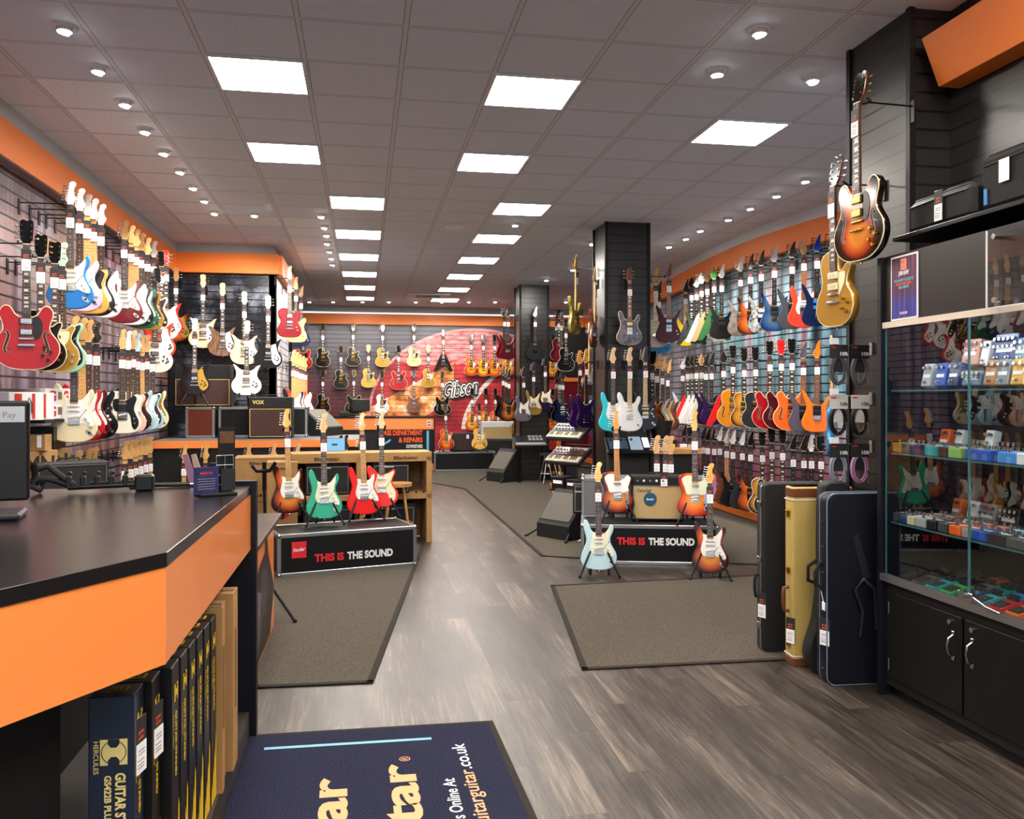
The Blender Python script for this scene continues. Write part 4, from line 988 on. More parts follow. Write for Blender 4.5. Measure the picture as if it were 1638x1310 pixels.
# alcove wall
pa = lambda Y: (lambda px, dz=0: (lambda p: (round(p.x, 3), round(p.y, 3), dz))(at_Y(px, 636, Y)))
wa_ = lambda p: (p[0], 12.285)
row([(282, 'rick', 'orange_brown_burst', dict(dz=2.30, pg='pg_gold', head='maple')), (325, 'rick', 'mapleglo', dict(dz=2.22, head='mapleglo')), (356, 'rick', 'walnut_top', dict(dz=2.11, head='mapleglo')), (391, 'rick', 'mapleglo', dict(dz=2.0, head='mapleglo')), (429, 'rick', 'gloss_black', dict(dz=1.95, head='gloss_white'))],
    'on the black alcove wall', 'crescent-horned guitars', pa(12.05), R(6), wa_, 2)
# side of the alcove block
row([(463, 'telehh', 'dark_red', dict(dz=2.38, board='rosewood', pu='chrome')), (473, 'telehh', 'natural', dict(dz=2.38)), (481, 'sup', 'midnight', dict(dz=2.38))],
    'upper row by the alcove', 'guitars on the alcove side', lambda px, dz=0: (lambda p: (round(p.x, 3), round(p.y, 3), dz))(at_X(px, 636, -1.0)), R(10), lambda p: (-1.2, p[1]))
row([(469, 'strat', 'gloss_black', dict(dz=1.22, **M_)), (474, 'strat', 'fiesta_red', dict(dz=1.22, **M_)), (479, 'tele', 'vintage_white', dict(dz=1.22, **M_)), (483.5, 'strat', 'gloss_white', dict(dz=1.22, **M_)), (488, 'strat', 'tobacco_burst', dict(dz=1.22, **M_))],
    'lower row by the alcove', 'guitars on the alcove side', lambda px, dz=0: (lambda p: (round(p.x, 3), round(p.y, 3), dz))(at_X(px, 636, -.95)), R(8), lambda p: (-1.2, p[1]))
# back wall: (px, y of bottom, model, body, extra)
GH = dict(metal='gold_metal', pg='pg_black')
BW = [(516.5, 587, 'lp', 'gloss_black', dict(GH), 'black single-cut with gold pickups, top left on the back wall'),
 (565, 586, 'lp', 'gloss_black', dict(GH), 'black single-cut, second in the top row on the back wall'),
 (612, 587, 'lp', 'goldtop', dict(pg='pg_black'), 'gold single-cut, third in the top row on the back wall'),
 (662, 586, 'lp', 'tv_yellow', dict(pg='pg_black', neck='mahogany'), 'pale yellow single-cut, fourth in the top row on the back wall'),
 (545.5, 622, 'lp', 'gloss_black', dict(GH), 'black single-cut, first in the second row on the back wall'),
 (589.5, 620, 'lp', 'goldtop_light', dict(pg='pg_black', head='maple'), 'bright gold single-cut, second row of the back wall above the white one'),
 (637.5, 624, 'es', 'cherry_red', dict(pg='pg_black'), 'cherry red semi-hollow guitar, second row in the middle of the back wall'),
 (685, 620, 'lp', 'goldtop', dict(pg='pg_cream', head='maple', pu='cream_plastic'), 'gold single-cut left of the V-shaped guitar on the back wall'),
 (485, 590, 'es', 'gloss_red', dict(pg='pg_black'), 'red semi-hollow guitar at the far left end of the back wall'),
 (516.5, 661, 'lp', 'gloss_black', dict(GH), 'black single-cut, lowest at the left end of the back wall'),
 (566, 663, 'es', 'gloss_black', dict(GH), 'black semi-hollow guitar hanging behind the till monitor'),
 (611, 661, 'lp', 'gloss_white', dict(GH), 'white single-cut with gold parts, lower row of the back wall'),
 (662, 660, 'sg', 'brown_sg', dict(), 'brown twin-horned guitar in the lower row above the till desk'),
 (709, 594, 'vee', 'gloss_black', dict(pg=None), 'black V-shaped guitar above the big wall lettering'),
 (707.5, 665, 'es', 'gloss_black', dict(GH), 'black semi-hollow guitar left of the big wall lettering'),
 (753.5, 601, 'lp', 'cherry_burst', dict(pg='pg_cream'), 'cherry sunburst single-cut, first right of the V-shaped guitar'),
 (773, 602, 'lp', 'honey_burst', dict(pg='pg_cream'), 'honey sunburst single-cut, second right of the V-shaped guitar'),
 (791, 602, 'lp', 'cherry_burst', dict(pg='pg_cream'), 'cherry sunburst single-cut, third right of the V-shaped guitar'),
 (812, 600, 'lp', 'honey_burst', dict(pg='pg_cream'), 'honey sunburst single-cut partly behind the dark red pair, upper back wall'),
 (755, 688, 'lp', 'honey_burst', dict(pg='pg_cream'), 'honey sunburst single-cut, lower back wall right of the lettering'),
 (777, 688, 'lp', 'honey_burst', dict(pg='pg_cream'), 'honey sunburst single-cut behind the gold one on its stand'),
 (792, 688, 'lp', 'cherry_burst', dict(pg='pg_cream'), 'cherry sunburst single-cut, lower back wall, left of the rear pillar'),
 (811, 686, 'lp', 'tobacco_burst', dict(pg='pg_cream'), 'tobacco sunburst single-cut low on the back wall beside the rear pillar'),
 (884, 602, 'lp', 'honey_burst', dict(pg='pg_cream'), 'honey sunburst single-cut right of the rear pillar, upper'),
 (884, 688, 'lp', 'cherry_burst', dict(pg='pg_cream'), 'cherry sunburst single-cut right of the rear pillar, lower')]
for (px, yb, m, b, kw, lab) in BW:
    p = at_Y(px, yb, 19.88); hung(m, b, (p.x, p.y, p.z), 0, lab, (p.x, 19.998), 'guitars on the back wall', 'hangers on the back wall', full=1, **kw)
# right wall, top row
wr_ = lambda p: (rwall(p[1]), p[1]+.02)
def pr(z, off=.30):
    def f(px, dz=0):
        X = 4.65
        for _ in range(6):
            p = at_X(px, 636, X); X = rwall(p.y)-off
        return (round(p.x, 3), round(p.y, 3), z+dz)
    return f
BK = dict(head='gloss_black', board='ebony', metal='black_metal', pu='black_plastic')
row([(1097, 'sup', 'yellow', dict(board='maple', head='gloss_black', neck='maple', yaw=R(-24))), (1106, 'vee', 'charcoal', dict(BK)), (1114, 'sup', 'dark_green', dict(BK, head='gloss_white')), (1122, 'vee', 'gloss_white', dict(head='gloss_white', board='ebony')), (1131, 'vee', 'natural', dict(head='natural', pu='black_plastic')),
     (1142, 'vee', 'flat_green', dict(BK, head='flat_green')), (1154, 'sup', 'soft_black', dict(BK, head='gloss_white')), (1184, 'sup', 'relic_brown', dict(head='silver_white')), (1200, 'sup', 'orange_brown_burst', dict(BK, head='orange_brown_burst')), (1217, 'sup', 'floral_grey', dict(BK, pu='silver_white')),
     (1238, 'sup', 'blue_burst', dict(BK, head='silver_white', metal='chrome')), (1266, 'sup', 'steel', dict(BK, head='charcoal')), (1285, 'hss', 'fiesta_red', dict(pg='pg_white', board='roasted', neck='roasted', head='natural')), (1306, 'sup', 'midnight', dict(BK, head='royal', pu='lake_blue')), (1328, 'sup', 'charcoal', dict(BK))],
    'right wall top row', 'guitars in the top row on the right wall', pr(2.32), YR, wr_, 1)
row([(1092, 'supb', 'silver_white', dict(head='gloss_white')), (1100, 'vee', 'bright_red', dict(BK)), (1107, 'vee', 'gloss_white', dict(BK)), (1114, 'vee', 'gloss_white', dict(BK, label='second white V-shaped guitar in the right wall middle row')), (1122, 'vee', 'olympic', dict(head='maple')), (1129, 'sup', 'deep_purple', dict(BK)), (1138, 'sup', 'dark_purple', dict(BK)),
     (1157, 'vee', 'bright_red', dict(BK, pu='chrome')), (1172, 'arch', 'amber', dict(metal='chrome')), (1190, 'lp', 'amber_burst', dict(pg=None)), (1208, 'lp', 'charcoal', dict(pg=None)), (1231, 'es', 'cherry_red', dict(pg=None)), (1249, 'es', 'wine_red', dict(pg=None, head='bright_red')),
     (1266, 'es', 'orange', dict(pg=None)), (1284, 'sup', 'slate', dict(BK, board='roasted', head='slate')), (1306, 'supb', 'bright_orange', dict(pu='black_plastic', board='roasted', head='bright_orange', neck='maple'))],
    'right wall middle row', 'guitars in the middle row on the right wall', pr(1.18), YR, wr_, 1)
row([(1094, 'sup', 'charcoal', BK), (1103, 'lp', 'gloss_black', BK), (1110, 'sup', 'soft_black', BK), (1125, 'supb', 'royal', BK), (1132, 'sup', 'charcoal', BK), (1142, 'strat', 'gloss_black', BK), (1151, 'expl', 'hot_pink', dict(head='gloss_white')), (1162, 'sup', 'mahogany_flat', dict(head='gloss_white', board='maple')), (1172, 'sup', 'soft_black', dict(BK, head='gloss_white')),
     (1187, 'sup', 'charcoal', dict(BK, head='gloss_white')), (1200, 'sup', 'orange_brown_burst', dict(BK)), (1219, 'lp', 'amber_burst', dict(board='rosewood', pg=None, bind='gloss_white')), (1234, 'es', 'charcoal', dict(pg=None, head='gloss_black')), (1251, 'es', 'tobacco_burst', dict(pg=None, head='gloss_black')), (1268, 'sup', 'midnight', BK), (1285, 'sup', 'soft_black', BK), (1297, 'strat', 'midnight', dict(BK, head='gloss_white')), (1312, 'lp', 'soft_black', BK)],
    'right wall floor row', 'guitars in the floor row on the right wall', pr(.16), YR, wr_, 1)
# big bright blue guitar seen from its side in front of the right wall
p = at_Z(1327, 728, 7.0)
hung('tele', 'ocean_blue', (p.x, p.y, p.z), R(62), 'bright blue guitar seen almost edge-on beside the hanging cables', (p.x+.34, p.y+.02), 'single guitars', 'hangers near the cables', full=1)
mb = MB(); mb.box((0, 0, 0), (.04, .04, 2.45)); tp = mb.build('steel_post', 'black_metal', loc=(p.x+.36, p.y+.02, 1.225)); tag(tp, 'slim black floor post behind the bright blue edge-on guitar', 'post')
# middle pillar
def col_g(px, ytop, yb, model, body, lab, Y, yaw, wall, sz=1.0, **kw):
    p = at_Y(px, yb, Y); hung(model, body, (p.x, p.y, p.z), yaw, lab, wall(p), 'guitars on the pillars', 'hangers on the pillars', sz=sz, **kw)
wf = lambda p: (p.x, 9.86)
col_g(1006, 432, 552, 'axis', 'smoke_quilt', 'smoky violet guitar with cream binding high on the middle pillar', 9.72, 0, wf, .94, full=2, board='roasted', neck='roasted', head='mahogany_flat', pu='cream_plastic')
col_g(979.5, 561, 690, 'strat', 'turquoise', 'turquoise guitar with white plate hanging low on the middle pillar', 9.70, 0, wf, full=2, head='maple_pale')
col_g(1006, 560, 690, 'strat', 'gloss_white', 'white maple-necked guitar next to the turquoise one on the middle pillar', 9.66, 0, wf, full=2, board='maple_pale', neck='maple_pale')
col_g(1031, 560, 688, 'hss', 'gloss_black', 'black guitar with cream pickups on the right of the middle pillar', 9.72, 0, wf, full=2, board='maple_pale', neck='maple_pale', pg=None, pu='cream_plastic', head='gloss_black', knob='cream_plastic')
wlf = lambda p: (2.85, p.y+.05)
col_g(919, 415, 535, 'sup', 'camo_flower', 'green flower-patterned guitar on a long arm left of the middle pillar', 10.25, R(50), wlf, full=1, head='amber_maple', board='maple', metal='gold_metal')
col_g(949, 442, 556, 'sup', 'mahogany_flat', 'mahogany guitar tight against the left face of the middle pillar', 10.1, R(62), wlf, full=1, head='mahogany_flat', board='maple')
col_g(926, 562, 684, 'bass', 'dark_purple', 'purple long-scale bass hanging left of the middle pillar', 10.3, R(12), wlf, .80, full=1, head='amber_maple', board='ebony', pu='black_plastic', cat='bass guitar')
col_g(936, 562, 684, 'bass', 'deep_purple', 'deep purple bass nearest the left face of the middle pillar', 10.1, R(20), wlf, .80, full=1, head='amber_maple', board='ebony', pu='black_plastic', cat='bass guitar')
col_g(941, 520, 632, 'strat', 'wine_red', 'wine red guitar high beside the purple basses, left of the middle pillar', 11.2, R(40), lambda p: (2.86, 10.36), full=1, head='butterscotch', board='maple')
wrf = lambda p: (3.42, p.y-.02)
col_g(1049, 426, 556, 'strat', 'pink_relic', 'worn pink guitar with scuffed wood, right of the middle pillar', 10.2, R(-20), wrf, full=1, board='maple_pale', neck='maple_pale', head='butterscotch', pg='pg_cream')
col_g(1069, 420, 548, 'sup', 'wine_red', 'dark wine red guitar on a long arm right of the middle pillar', 10.05, R(-6), wrf, full=2, board='roasted', neck='roasted', head='mahogany_flat', pu='chrome')
col_g(1054, 455, 567, 'sup', 'ocean_blue', 'teal guitar peeping out under the worn pink one', 10.9, R(-20), lambda p: (3.40, 10.40), full=1, board='ebony', head='charcoal')
for i, (px, b, m, lb) in enumerate([(1045, 'tobacco_burst', 'lp', 'tobacco sunburst guitar, leftmost of the group right of the middle pillar'), (1053, 'silver_white', 'sup', 'silver white guitar seen obliquely right of the middle pillar'), (1062, 'natural', 'supb', 'natural wood guitar seen obliquely right of the middle pillar'), (1071, 'mahogany_flat', 'sup', 'mahogany guitar seen edge-on, rightmost of the group by the middle pillar')]):
    col_g(px, 565, 688, m, b, lb, 10.15+.42*i, R(-38-6*i), wrf, full=1, pg=None)
for i_, z_ in enumerate((1.98,)):
    mb = MB(); mb.box((3.415, 11.0, z_), (.03, 1.3, .14)); mb.build('added_hanging_rail', 'black_metal'); tag(bpy.data.objects['added_hanging_rail'], 'unseen black rail running back from the middle pillar, added to support the oblique guitars', 'rail')  # invented bar hidden behind the pillar, added so the hangers have a support
# rear pillar
wq = lambda p: (p.x, 15.645)
col_g(855.5, 490, 576, 'sup', 'soft_black', 'satin black guitar with white headstock high on the rear pillar', 15.5, 0, wq, full=1, head='gloss_white', board='ebony', metal='black_metal', pu='black_plastic')
col_g(836.5, 592, 674, 'hss', 'silver_sparkle', 'silver guitar on the left edge of the rear pillar', 15.35, R(10), lambda p: (p.x+.05, 15.645), full=1, head='charcoal')
col_g(853, 582, 664, 'hss', 'gold_body', 'gold guitar with cream plate on the rear pillar', 15.5, 0, wq, full=1, pg='pg_cream', head='dark_purple')
col_g(872, 576, 656, 'hss', 'deep_purple', 'deep purple guitar with cream plate on the right of the rear pillar', 15.5, R(-8), wq, full=1, pg='pg_cream', head='gloss_black')
wql = lambda p: (2.875, p.y+.05)
for (px, yb, Y, m, b, lb) in [(806, 574, 16.0, 'sup', 'dark_red', 'dark red sharp-horned guitar, left one of the pair by the rear pillar'), (812, 575, 15.8, 'sup', 'wine_red', 'wine red sharp-horned guitar, right one of the pair by the rear pillar'),
        (804, 668, 16.1, 'sup', 'gloss_black', 'black guitar, leftmost of three low beside the rear pillar'), (809, 671, 15.9, 'sup', 'soft_black', 'satin black guitar, middle of three low beside the rear pillar'), (813, 674, 15.7, 'sup', 'tobacco_burst', 'tobacco burst guitar, front one of three low beside the rear pillar')]:
    col_g(px, 0, yb, m, b, lb, Y, R(8), wql, full=1, board='ebony', pu='black_plastic', head='charcoal')
wqr = lambda p: (3.44, p.y-.02)
for (px, yb, Y, m, b, lb, h) in [(890, 580, 16.0, 'sup', 'dark_red', 'dark red guitar, left of three close together right of the rear pillar', 'bright_red'), (894, 578, 15.8, 'lp', 'wine_red', 'wine red single-cut, middle of three right of the rear pillar', 'gloss_black'), (898, 581, 15.7, 'sup', 'dark_red', 'dark red guitar, right of three close together right of the rear pillar', 'gloss_black'),
        (905, 594, 15.6, 'lp', 'gloss_black', 'black single-cut with white binding right of the rear pillar', 'gloss_black'),
        (890, 672, 16.1, 'sup', 'soft_black', 'satin black guitar, left of three low right of the rear pillar', 'charcoal'), (895, 675, 15.9, 'lp', 'gloss_black', 'black single-cut, middle of three low right of the rear pillar', 'gloss_black'), (900, 676, 15.7, 'strat', 'midnight', 'midnight blue guitar, right of three low right of the rear pillar', 'charcoal')]:
    col_g(px, 0, yb, m, b, lb, Y, R(-8), wqr, full=1, board='ebony', head=h, bind='gloss_white', pg=None if b != 'gloss_black' else 'pg_black')
# near pillar: sunburst semi-hollow and gold-top
p = at_Z(1378, 418, 4.52)
hung('es', 'three_tone_burst', (p.x, p.y, p.z), R(-84), 'large sunburst semi-hollow guitar with gold parts hanging on the near black pillar', (2.915, p.y+.02), 'guitars on the pillars', 'hangers on the pillars', full=2, metal='gold_metal', pg='pg_black', neck='mahogany', knob='gold_metal', sz=.97)
p = at_Z(1340, 523, 4.82)
hung('lpp90', 'goldtop', (p.x, p.y, p.z), R(-84), 'gold-topped guitar with cream pickups just behind the big sunburst one', (2.915, p.y-.02), 'guitars on the pillars', 'hangers on the pillars', full=2, metal='chrome', pg='pg_cream', pu='cream_plastic', neck='mahogany', knob='gold_metal', sz=.98)
# ================================================================ shop fittings and goods
X_, Y_, Z_ = (1, 0, 0), (0, 1, 0), (0, 0, 1)
def tbox(mb, c, d, mi=0, rz=0, bev=0, base=None):
    M = Matrix.Rotation(rz, 4, 'Z') if rz else None
    if M is not None: M = Matrix.Translation(Vector(c)) @ M; return mb.box((0, 0, 0), d, mi, M, bev)
    return mb.box(c, d, mi, None, bev)
# ---- unseen front wall: daylight enters at the sides, solid middle added to cut reflections
mb = MB(); mb.box((.2, -2.0, 1.83), (1.6, .1, 3.66)); mb.box((1.4, -2.0, 3.3), (8.6, .1, .72)); mb.box((1.4, -2.0, .2), (8.6, .1, .4))
mb.box((-2.75, -2, 1.83), (.3, .1, 3.66)); struct(mb.build('wall_front', 'grey_paint'))
# ---- cash counter in front on the left
ct = thing('sales_counter', 'large angled black-topped sales counter with orange band, bottom left', 'counter', (-1.2, 3, 0))
def loc(o, p): return (p[0]-o.location.x, p[1]-o.location.y, p[2]-o.location.z)
def child(mb, name, mats, parent, bx=None):
    """mesh written in world coordinates, parented to an unrotated thing"""
    L = parent.location
    mb.v = [(v[0]-L.x, v[1]-L.y, v[2]-L.z) for v in mb.v]
    return mb.build(name, mats, parent)
mat('counter_top', '#1f1c1d', .22, noise=.06, nscale=3)
CP = [(-.50, 4.03), (-.50, 2.33), (-1.30, 1.05), (-2.35, 1.05), (-2.35, 4.03)]
mb = MB(); mb.prism(CP, -1.15, -1.112, .0012, axes='xy'); child(mb, 'worktop', 'counter_top', ct)
mb = MB()
for a, b in ((CP[0], CP[1]), (CP[1], CP[2])):
    a, b = Vector(a), Vector(b); d = (b-a).normalized(); n = Vector((-d.y, d.x)) * -1
    n = Vector((d.y, -d.x)); n = n if (n.x < 0 or True) else n
    # band stands just inside the edge of the top
    nin = Vector((d.y, -d.x)); nin = nin if nin.dot(Vector((-1.5, 2.6))-a) > 0 else -nin
    a2, b2 = a+nin*.004, b+nin*.004; a3, b3 = a+nin*.024, b+nin*.024
    mb.add([(*a2, .86), (*b2, .86), (*b2, 1.111), (*a2, 1.111), (*a3, .86), (*b3, .86), (*b3, 1.111), (*a3, 1.111)], [(1, 0, 3, 2), (4, 5, 6, 7), (0, 4, 7, 3), (5, 1, 2, 6), (0, 1, 5, 4), (3, 7, 6, 2)])
child(mb, 'orange_band', 'shop_orange', ct)
mb = MB(); mb.box((-.56, 4.06, .585), (.16, .06, 1.17)); child(mb, 'end_panel', 'navy_panel', ct)
mb = MB(); mb.box((-1.15, 2.75, .55), (.04, 2.5, 1.1)); mb.box((-1.6, 1.75, .55), (1.0, .04, 1.1)); mb.add([(-.76, 2.34, 0), (-1.45, 1.23, 0), (-1.45, 1.23, 1.1), (-.76, 2.34, 1.1), (-.79, 2.36, 0), (-1.48, 1.25, 0), (-1.48, 1.25, 1.1), (-.79, 2.36, 1.1)], [(1, 0, 3, 2), (4, 5, 6, 7), (0, 4, 7, 3), (5, 1, 2, 6)]); child(mb, 'inner_panel', 'near_black', ct)
mb = MB(); mb.box((-.84, 2.85, .06), (.66, 2.36, .12)); child(mb, 'plinth', 'cardboard_dark', ct).material_slots[0].material = mat('plinth_wood', '#3a332d', .6, noise=.15, nscale=8)
# ---- boxed guitar stands under the counter
def stand_box(x0, x1, y0, y1, z1, label, front=True, series='GUITAR STAND', m='box_black', sub=None):
    o = thing('boxed_guitar_stand', label, 'box', ((x0+x1)/2, (y0+y1)/2, .12), 0, 'boxed guitar stands under the counter')
    mb = MB(); mb.box(((x0+x1)/2, (y0+y1)/2, (.12+z1)/2), (x1-x0, y1-y0, z1-.12), bev=.003); child(mb, 'carton', m, o)
    mb = MB(); w = x1-x0; e = .0012
    col = 1 if front else 0
    # emblem on the front: square with the H notches and the ring
    def emblem(cx, cz, s, P, mi, mj):
        a = s/2
        mb.add([P(cx-a, cz-a, e), P(cx+a, cz-a, e), P(cx+a, cz+a, e), P(cx-a, cz+a, e)], [(0, 1, 2, 3)], mi)
        for sg in (1, -1):
            pts = [P(cx-a*.42, cz+sg*a, e*1.6), P(cx-a*.42, cz+sg*a*.62, e*1.6), P(cx-a*.2, cz+sg*a*.36, e*1.6), P(cx+a*.2, cz+sg*a*.36, e*1.6), P(cx+a*.42, cz+sg*a*.62, e*1.6), P(cx+a*.42, cz+sg*a, e*1.6)]
            mb.add(pts if sg > 0 else pts[::-1], [tuple(range(6))], mj)
        n = 28
        for k in range(n):
            t0, t1 = 2*math.pi*k/n, 2*math.pi*(k+1)/n
            mb.add([P(cx+a*r*math.cos(t), cz+a*r*math.sin(t), e*1.8) for t, r in ((t0, .86), (t1, .86), (t1, .92), (t0, .92))], [(3, 2, 1, 0)], mj)
    PF = lambda x, z, d: (x, y0-d, z)
    PS = lambda y, z, d: (x1+d, y, z)
    if front:
        emblem(x0+w*.56, z1-.145, w*.60, PF, col, 2)
        put_text(mb, 'HERCULES', (x0+w*.12, y0-e, z1-.115), (0, 0, -1), X_, .085, .012, col, .01)
        put_text(mb, series, (x0+w*.60, y0-e, z1-.20), (0, 0, -1), X_, .19, .024, col, .04)
        if sub: put_text(mb, sub, (x0+w*.36, y0-e, z1-.205), (0, 0, -1), X_, .125, .016, col, .04)
        for k in range(4): mb.add([PF(x0+.006+0*k, z1-.52-k*.02, e), PF(x0+.036, z1-.505-k*.02, e), PF(x0+.036, z1-.515-k*.02, e), PF(x0+.006, z1-.53-k*.02, e)], [(0, 3, 2, 1)], col)
    cy = (y0+y1)/2; D = y1-y0
    emblem(cy+.005, z1-.085, D*.5, PS, 0, 2)
    put_text(mb, 'GUITAR STAND', (x1+e, cy-.008, z1-.14), (0, 0, -1), Y_, .19, .022, 0, .04); put_text(mb, 'AUTO GRIP', (x1+e, cy-.036, z1-.14), (0, 0, -1), Y_, .10, .010, 0, .02)
    zz = [.02, .09, .05, .14, .10, .20, .16, .27, .24]
    P = [PS(y0+D*k/8, .125+zz[k]*.9, e) for k in range(9)]
    mb.add([PS(y0, .125, e), PS(y1, .125, e)]+P[::-1], [tuple(range(11))], 0)
    PT = lambda x, y: (x, y, z1+e)
    mb.add([PT(x1-.075, cy-.022), PT(x1-.025, cy-.022), PT(x1-.025, cy+.022), PT(x1-.075, cy+.022)], [(0, 1, 2, 3)], 0)
    mb.add([(v[0], v[1], v[2]+e) for v in [PT(x1-.068, cy-.015), PT(x1-.032, cy-.015), PT(x1-.032, cy+.015), PT(x1-.068, cy+.015)]], [(0, 1, 2, 3)], 2)
    put_text(mb, 'H', (x1-.050, cy-.010, z1+3*e), X_, Y_, None, .02, 0, .05, align='c', res=1)
    for k in range(2): put_text(mb, ('GUITAR STAND', 'HERCULES')[k], (x0+.012, cy-.02+k*.02, z1+e), X_, Y_, .04, .010, 0, .02, res=1)
    child(mb, 'printing', ['box_yellow', 'box_cream', m], o)
    return o
a1 = stand_box(-.70, -.588, 2.36, 2.46, .775, 'navy boxed guitar stand at the front of the row, nearest the camera', True, sub='GS422B PLUS', m='box_navy')
a2 = stand_box(-.705, -.568, 2.466, 2.566, .775, 'black boxed stand directly behind the nearest navy box', True, m='box_black')
for o_, (yy, xx) in ((a1, (2.41, -.588)), (a2, (2.516, -.568))):
    l = link('price_tag', TAG, None, loc=(0, 0, 0), mats=GREY_TAG); l.parent = o_; l.location = (xx+.004-o_.location.x, yy-o_.location.y, .70-.12); l.rotation_euler = (0, 0, R(78))
wd = ['first', 'second', 'third', 'fourth', 'fifth', 'sixth']
for k in range(6):
    stand_box(-.71+.004*k, -.540+.004*k, 2.575+k*.105, 2.575+k*.105+.101, .775, 'black and yellow boxed guitar stand, %s of six in the straight row' % wd[k], k == 0)
for k, (y0, y1, x1, z1, lb) in enumerate([(3.215, 3.26, -.50, .79, 'narrow brown carton right behind the black and yellow boxes'), (3.27, 3.38, -.515, .78, 'brown carton leaning in the shelf, second from its far end'), (3.40, 3.52, -.49, .80, 'brown carton at the far end of the counter shelf')]):
    o = thing('cardboard_box', lb, 'box', (x1-.09, (y0+y1)/2, .12), 0, 'cartons under the counter')
    mb = MB(); mb.box((x1-.09, (y0+y1)/2, (.12+z1)/2), (.18, y1-y0, z1-.12)); child(mb, 'carton', 'cardboard', o)
    mb = MB(); mb.box((x1-.09, (y0+y1)/2, z1+.002), (.17, .03, .003)); mb.box((x1+.001, (y0+y1)/2, .5), (.002, .03, .3)); child(mb, 'printing', 'cardboard_dark', o)
# ---- payment terminal at the left edge
o = thing('payment_terminal', 'black card payment screen on the counter, with a white sticker, cut by the left edge', 'payment terminal', (-1.20, 3.05, 1.15), R(12))
mb = MB(); mb.box((-.04, 0, .225), (.30, .03, .33), bev=.008); mb.build('screen_back', 'black_plastic', o)
mb = MB(); mb.box((-.09, -.015, .10), (.13, .05, .17), bev=.02); mb.box((-.05, .02, .012), (.28, .18, .024), bev=.008); mb.build('base', 'dark_plastic', o)
mb = MB(); mb.box((.02, -.0165, .345), (.155, .002, .052), 0, bev=.0006); put_text(mb, 'Pay', (.035, -.0185, .334), X_, Z_, None, .020, 1, .0)
mb.ball((.018, -.0182, .341), .009, 10, 2, (1, .1, 1)); mb.ball((.020, -.0182, .353), .003, 8, 2, (.6, .1, 1.2)); mb.build('sticker', [mat('sticker_grey', '#b9bdc4', .5), 'text_grey', 'text_black'], o)
# ---- things lying on the counter
def at_counter(px, py): return at_h(px, py, 1.15)
p = at_counter(150, 787)
o = thing('guitar_stand_kit', 'folded black multi-guitar stand with padded arms lying on the counter', 'guitar stand', (p.x, p.y, 1.15), R(6))
mb = MB(); mb.cyl((-.10, 0, .02), (.16, .02, .025), .010, 10); mb.cyl((-.02, .03, .035), (.17, .05, .035), .008, 8); mb.build('rail', 'black_metal', o)
mb = MB(); mb.tube([(-.20, 0, .012), (-.24, .01, .03), (-.22, .02, .06), (-.17, .03, .055), (-.10, .02, .03)], .013, 10); mb.tube([(-.22, .03, .10), (-.18, .03, .11), (-.12, .02, .06), (-.08, .02, .03)], .013, 10); mb.build('padded_arm', 'tolex', o)
for k in range(5):
    mb = MB(); mb.box((-.10+k*.055, .02, .045), (.022, .03, .05), bev=.006); mb.cyl((-.10+k*.055, .02, .07), (-.092+k*.055, .02, .085), .008, 8); mb.build('clip', 'dark_plastic', o)
mb = MB(); mb.box((.20, 0, .035), (.075, .06, .07), bev=.008); mb.build('end_block', 'black_plastic', o)
p = at_counter(345, 792)
o = thing('leaflet_stand', 'black wire leaflet and pick stand with blue and purple card at the counter corner', 'display stand', (p.x, p.y, 1.15), R(28))
mb = MB(); mb.box((0, 0, .006), (.15, .10, .012), bev=.003); mb.box((.03, .035, .07), (.09, .02, .12)); mb.build('base', 'black_plastic', o)
mb = MB(); mb.box((-.05, -.035, .065), (.10, .004, .11), 0, bev=.001); put_text(mb, 'HOW TO', (-.05, -.0385, .090), X_, Z_, .05, .010, 1, .03, align='c')
for k in range(5): mb.box((-.05, -.0385, .072-k*.010), (.07, .001, .003), 2)
mb.build('blue_card', [mat('card_blue', '#252a5a', .4, noise=.4, nscale=30), 'text_red', 'text_grey'], o)
mb = MB(); mb.box((.055, .03, .19), (.07, .006, .17), 0); mb.box((.055, .026, .235), (.06, .002, .05), 1); mb.build('tall_card', ['black_plastic', mat('brown_print', '#5a3a22', .5, noise=.3, nscale=40)], o)
mb = MB()
for k in range(3):
    mb.tube([(.01+k*.035, .02, .012), (.01+k*.035, .02, .16)], .0022, 6)
for z in (.04, .08, .12, .16): mb.tube([(.01, .02, z), (.08, .02, z)], .0022, 6)
mb.build('wire_rack', 'steel_wire', o)
mb = MB(); mb.box((.055, .012, .06), (.06, .006, .09)); mb.build('pick_packets', 'dark_plastic', o)
p = at_counter(318, 778)
for k, (dx, rz, c, lb) in enumerate([(-.02, -20, mat('purple_card', '#8a6078', .6), 'mauve tapered card sleeve standing behind the leaflet stand'), (.015, -8, mat('pale_card', '#a58a80', .6), 'pale stick standing beside the mauve card sleeve')]):
    mb = MB(); mb.prism([(-.02, 0), (.02, 0), (.008, .15), (-.012, .15)], -.006, .006, .001); oo = mb.build('card_sleeve', 'purple_card' if k == 0 else 'pale_card', loc=(p.x+dx, p.y, 1.15), rot=(0, R(-14), 0)); tag(oo, lb, 'card')
p = at_counter(265, 780); mb = MB(); mb.cyl((-.12, 0, .012), (.10, .02, .012), .010, 8, 0); mb.cyl((-.15, -.004, .012), (-.12, 0, .012), .012, 8, 1); mb.cyl((.10, .02, .012), (.15, .024, .012), .008, 8, 1)
o = mb.build('screwdriver', ['black_plastic', 'steel_wire'], loc=(p.x, p.y, 1.15)); tag(o, 'thin black rod tool with silver ends on the far edge of the counter', 'tool')
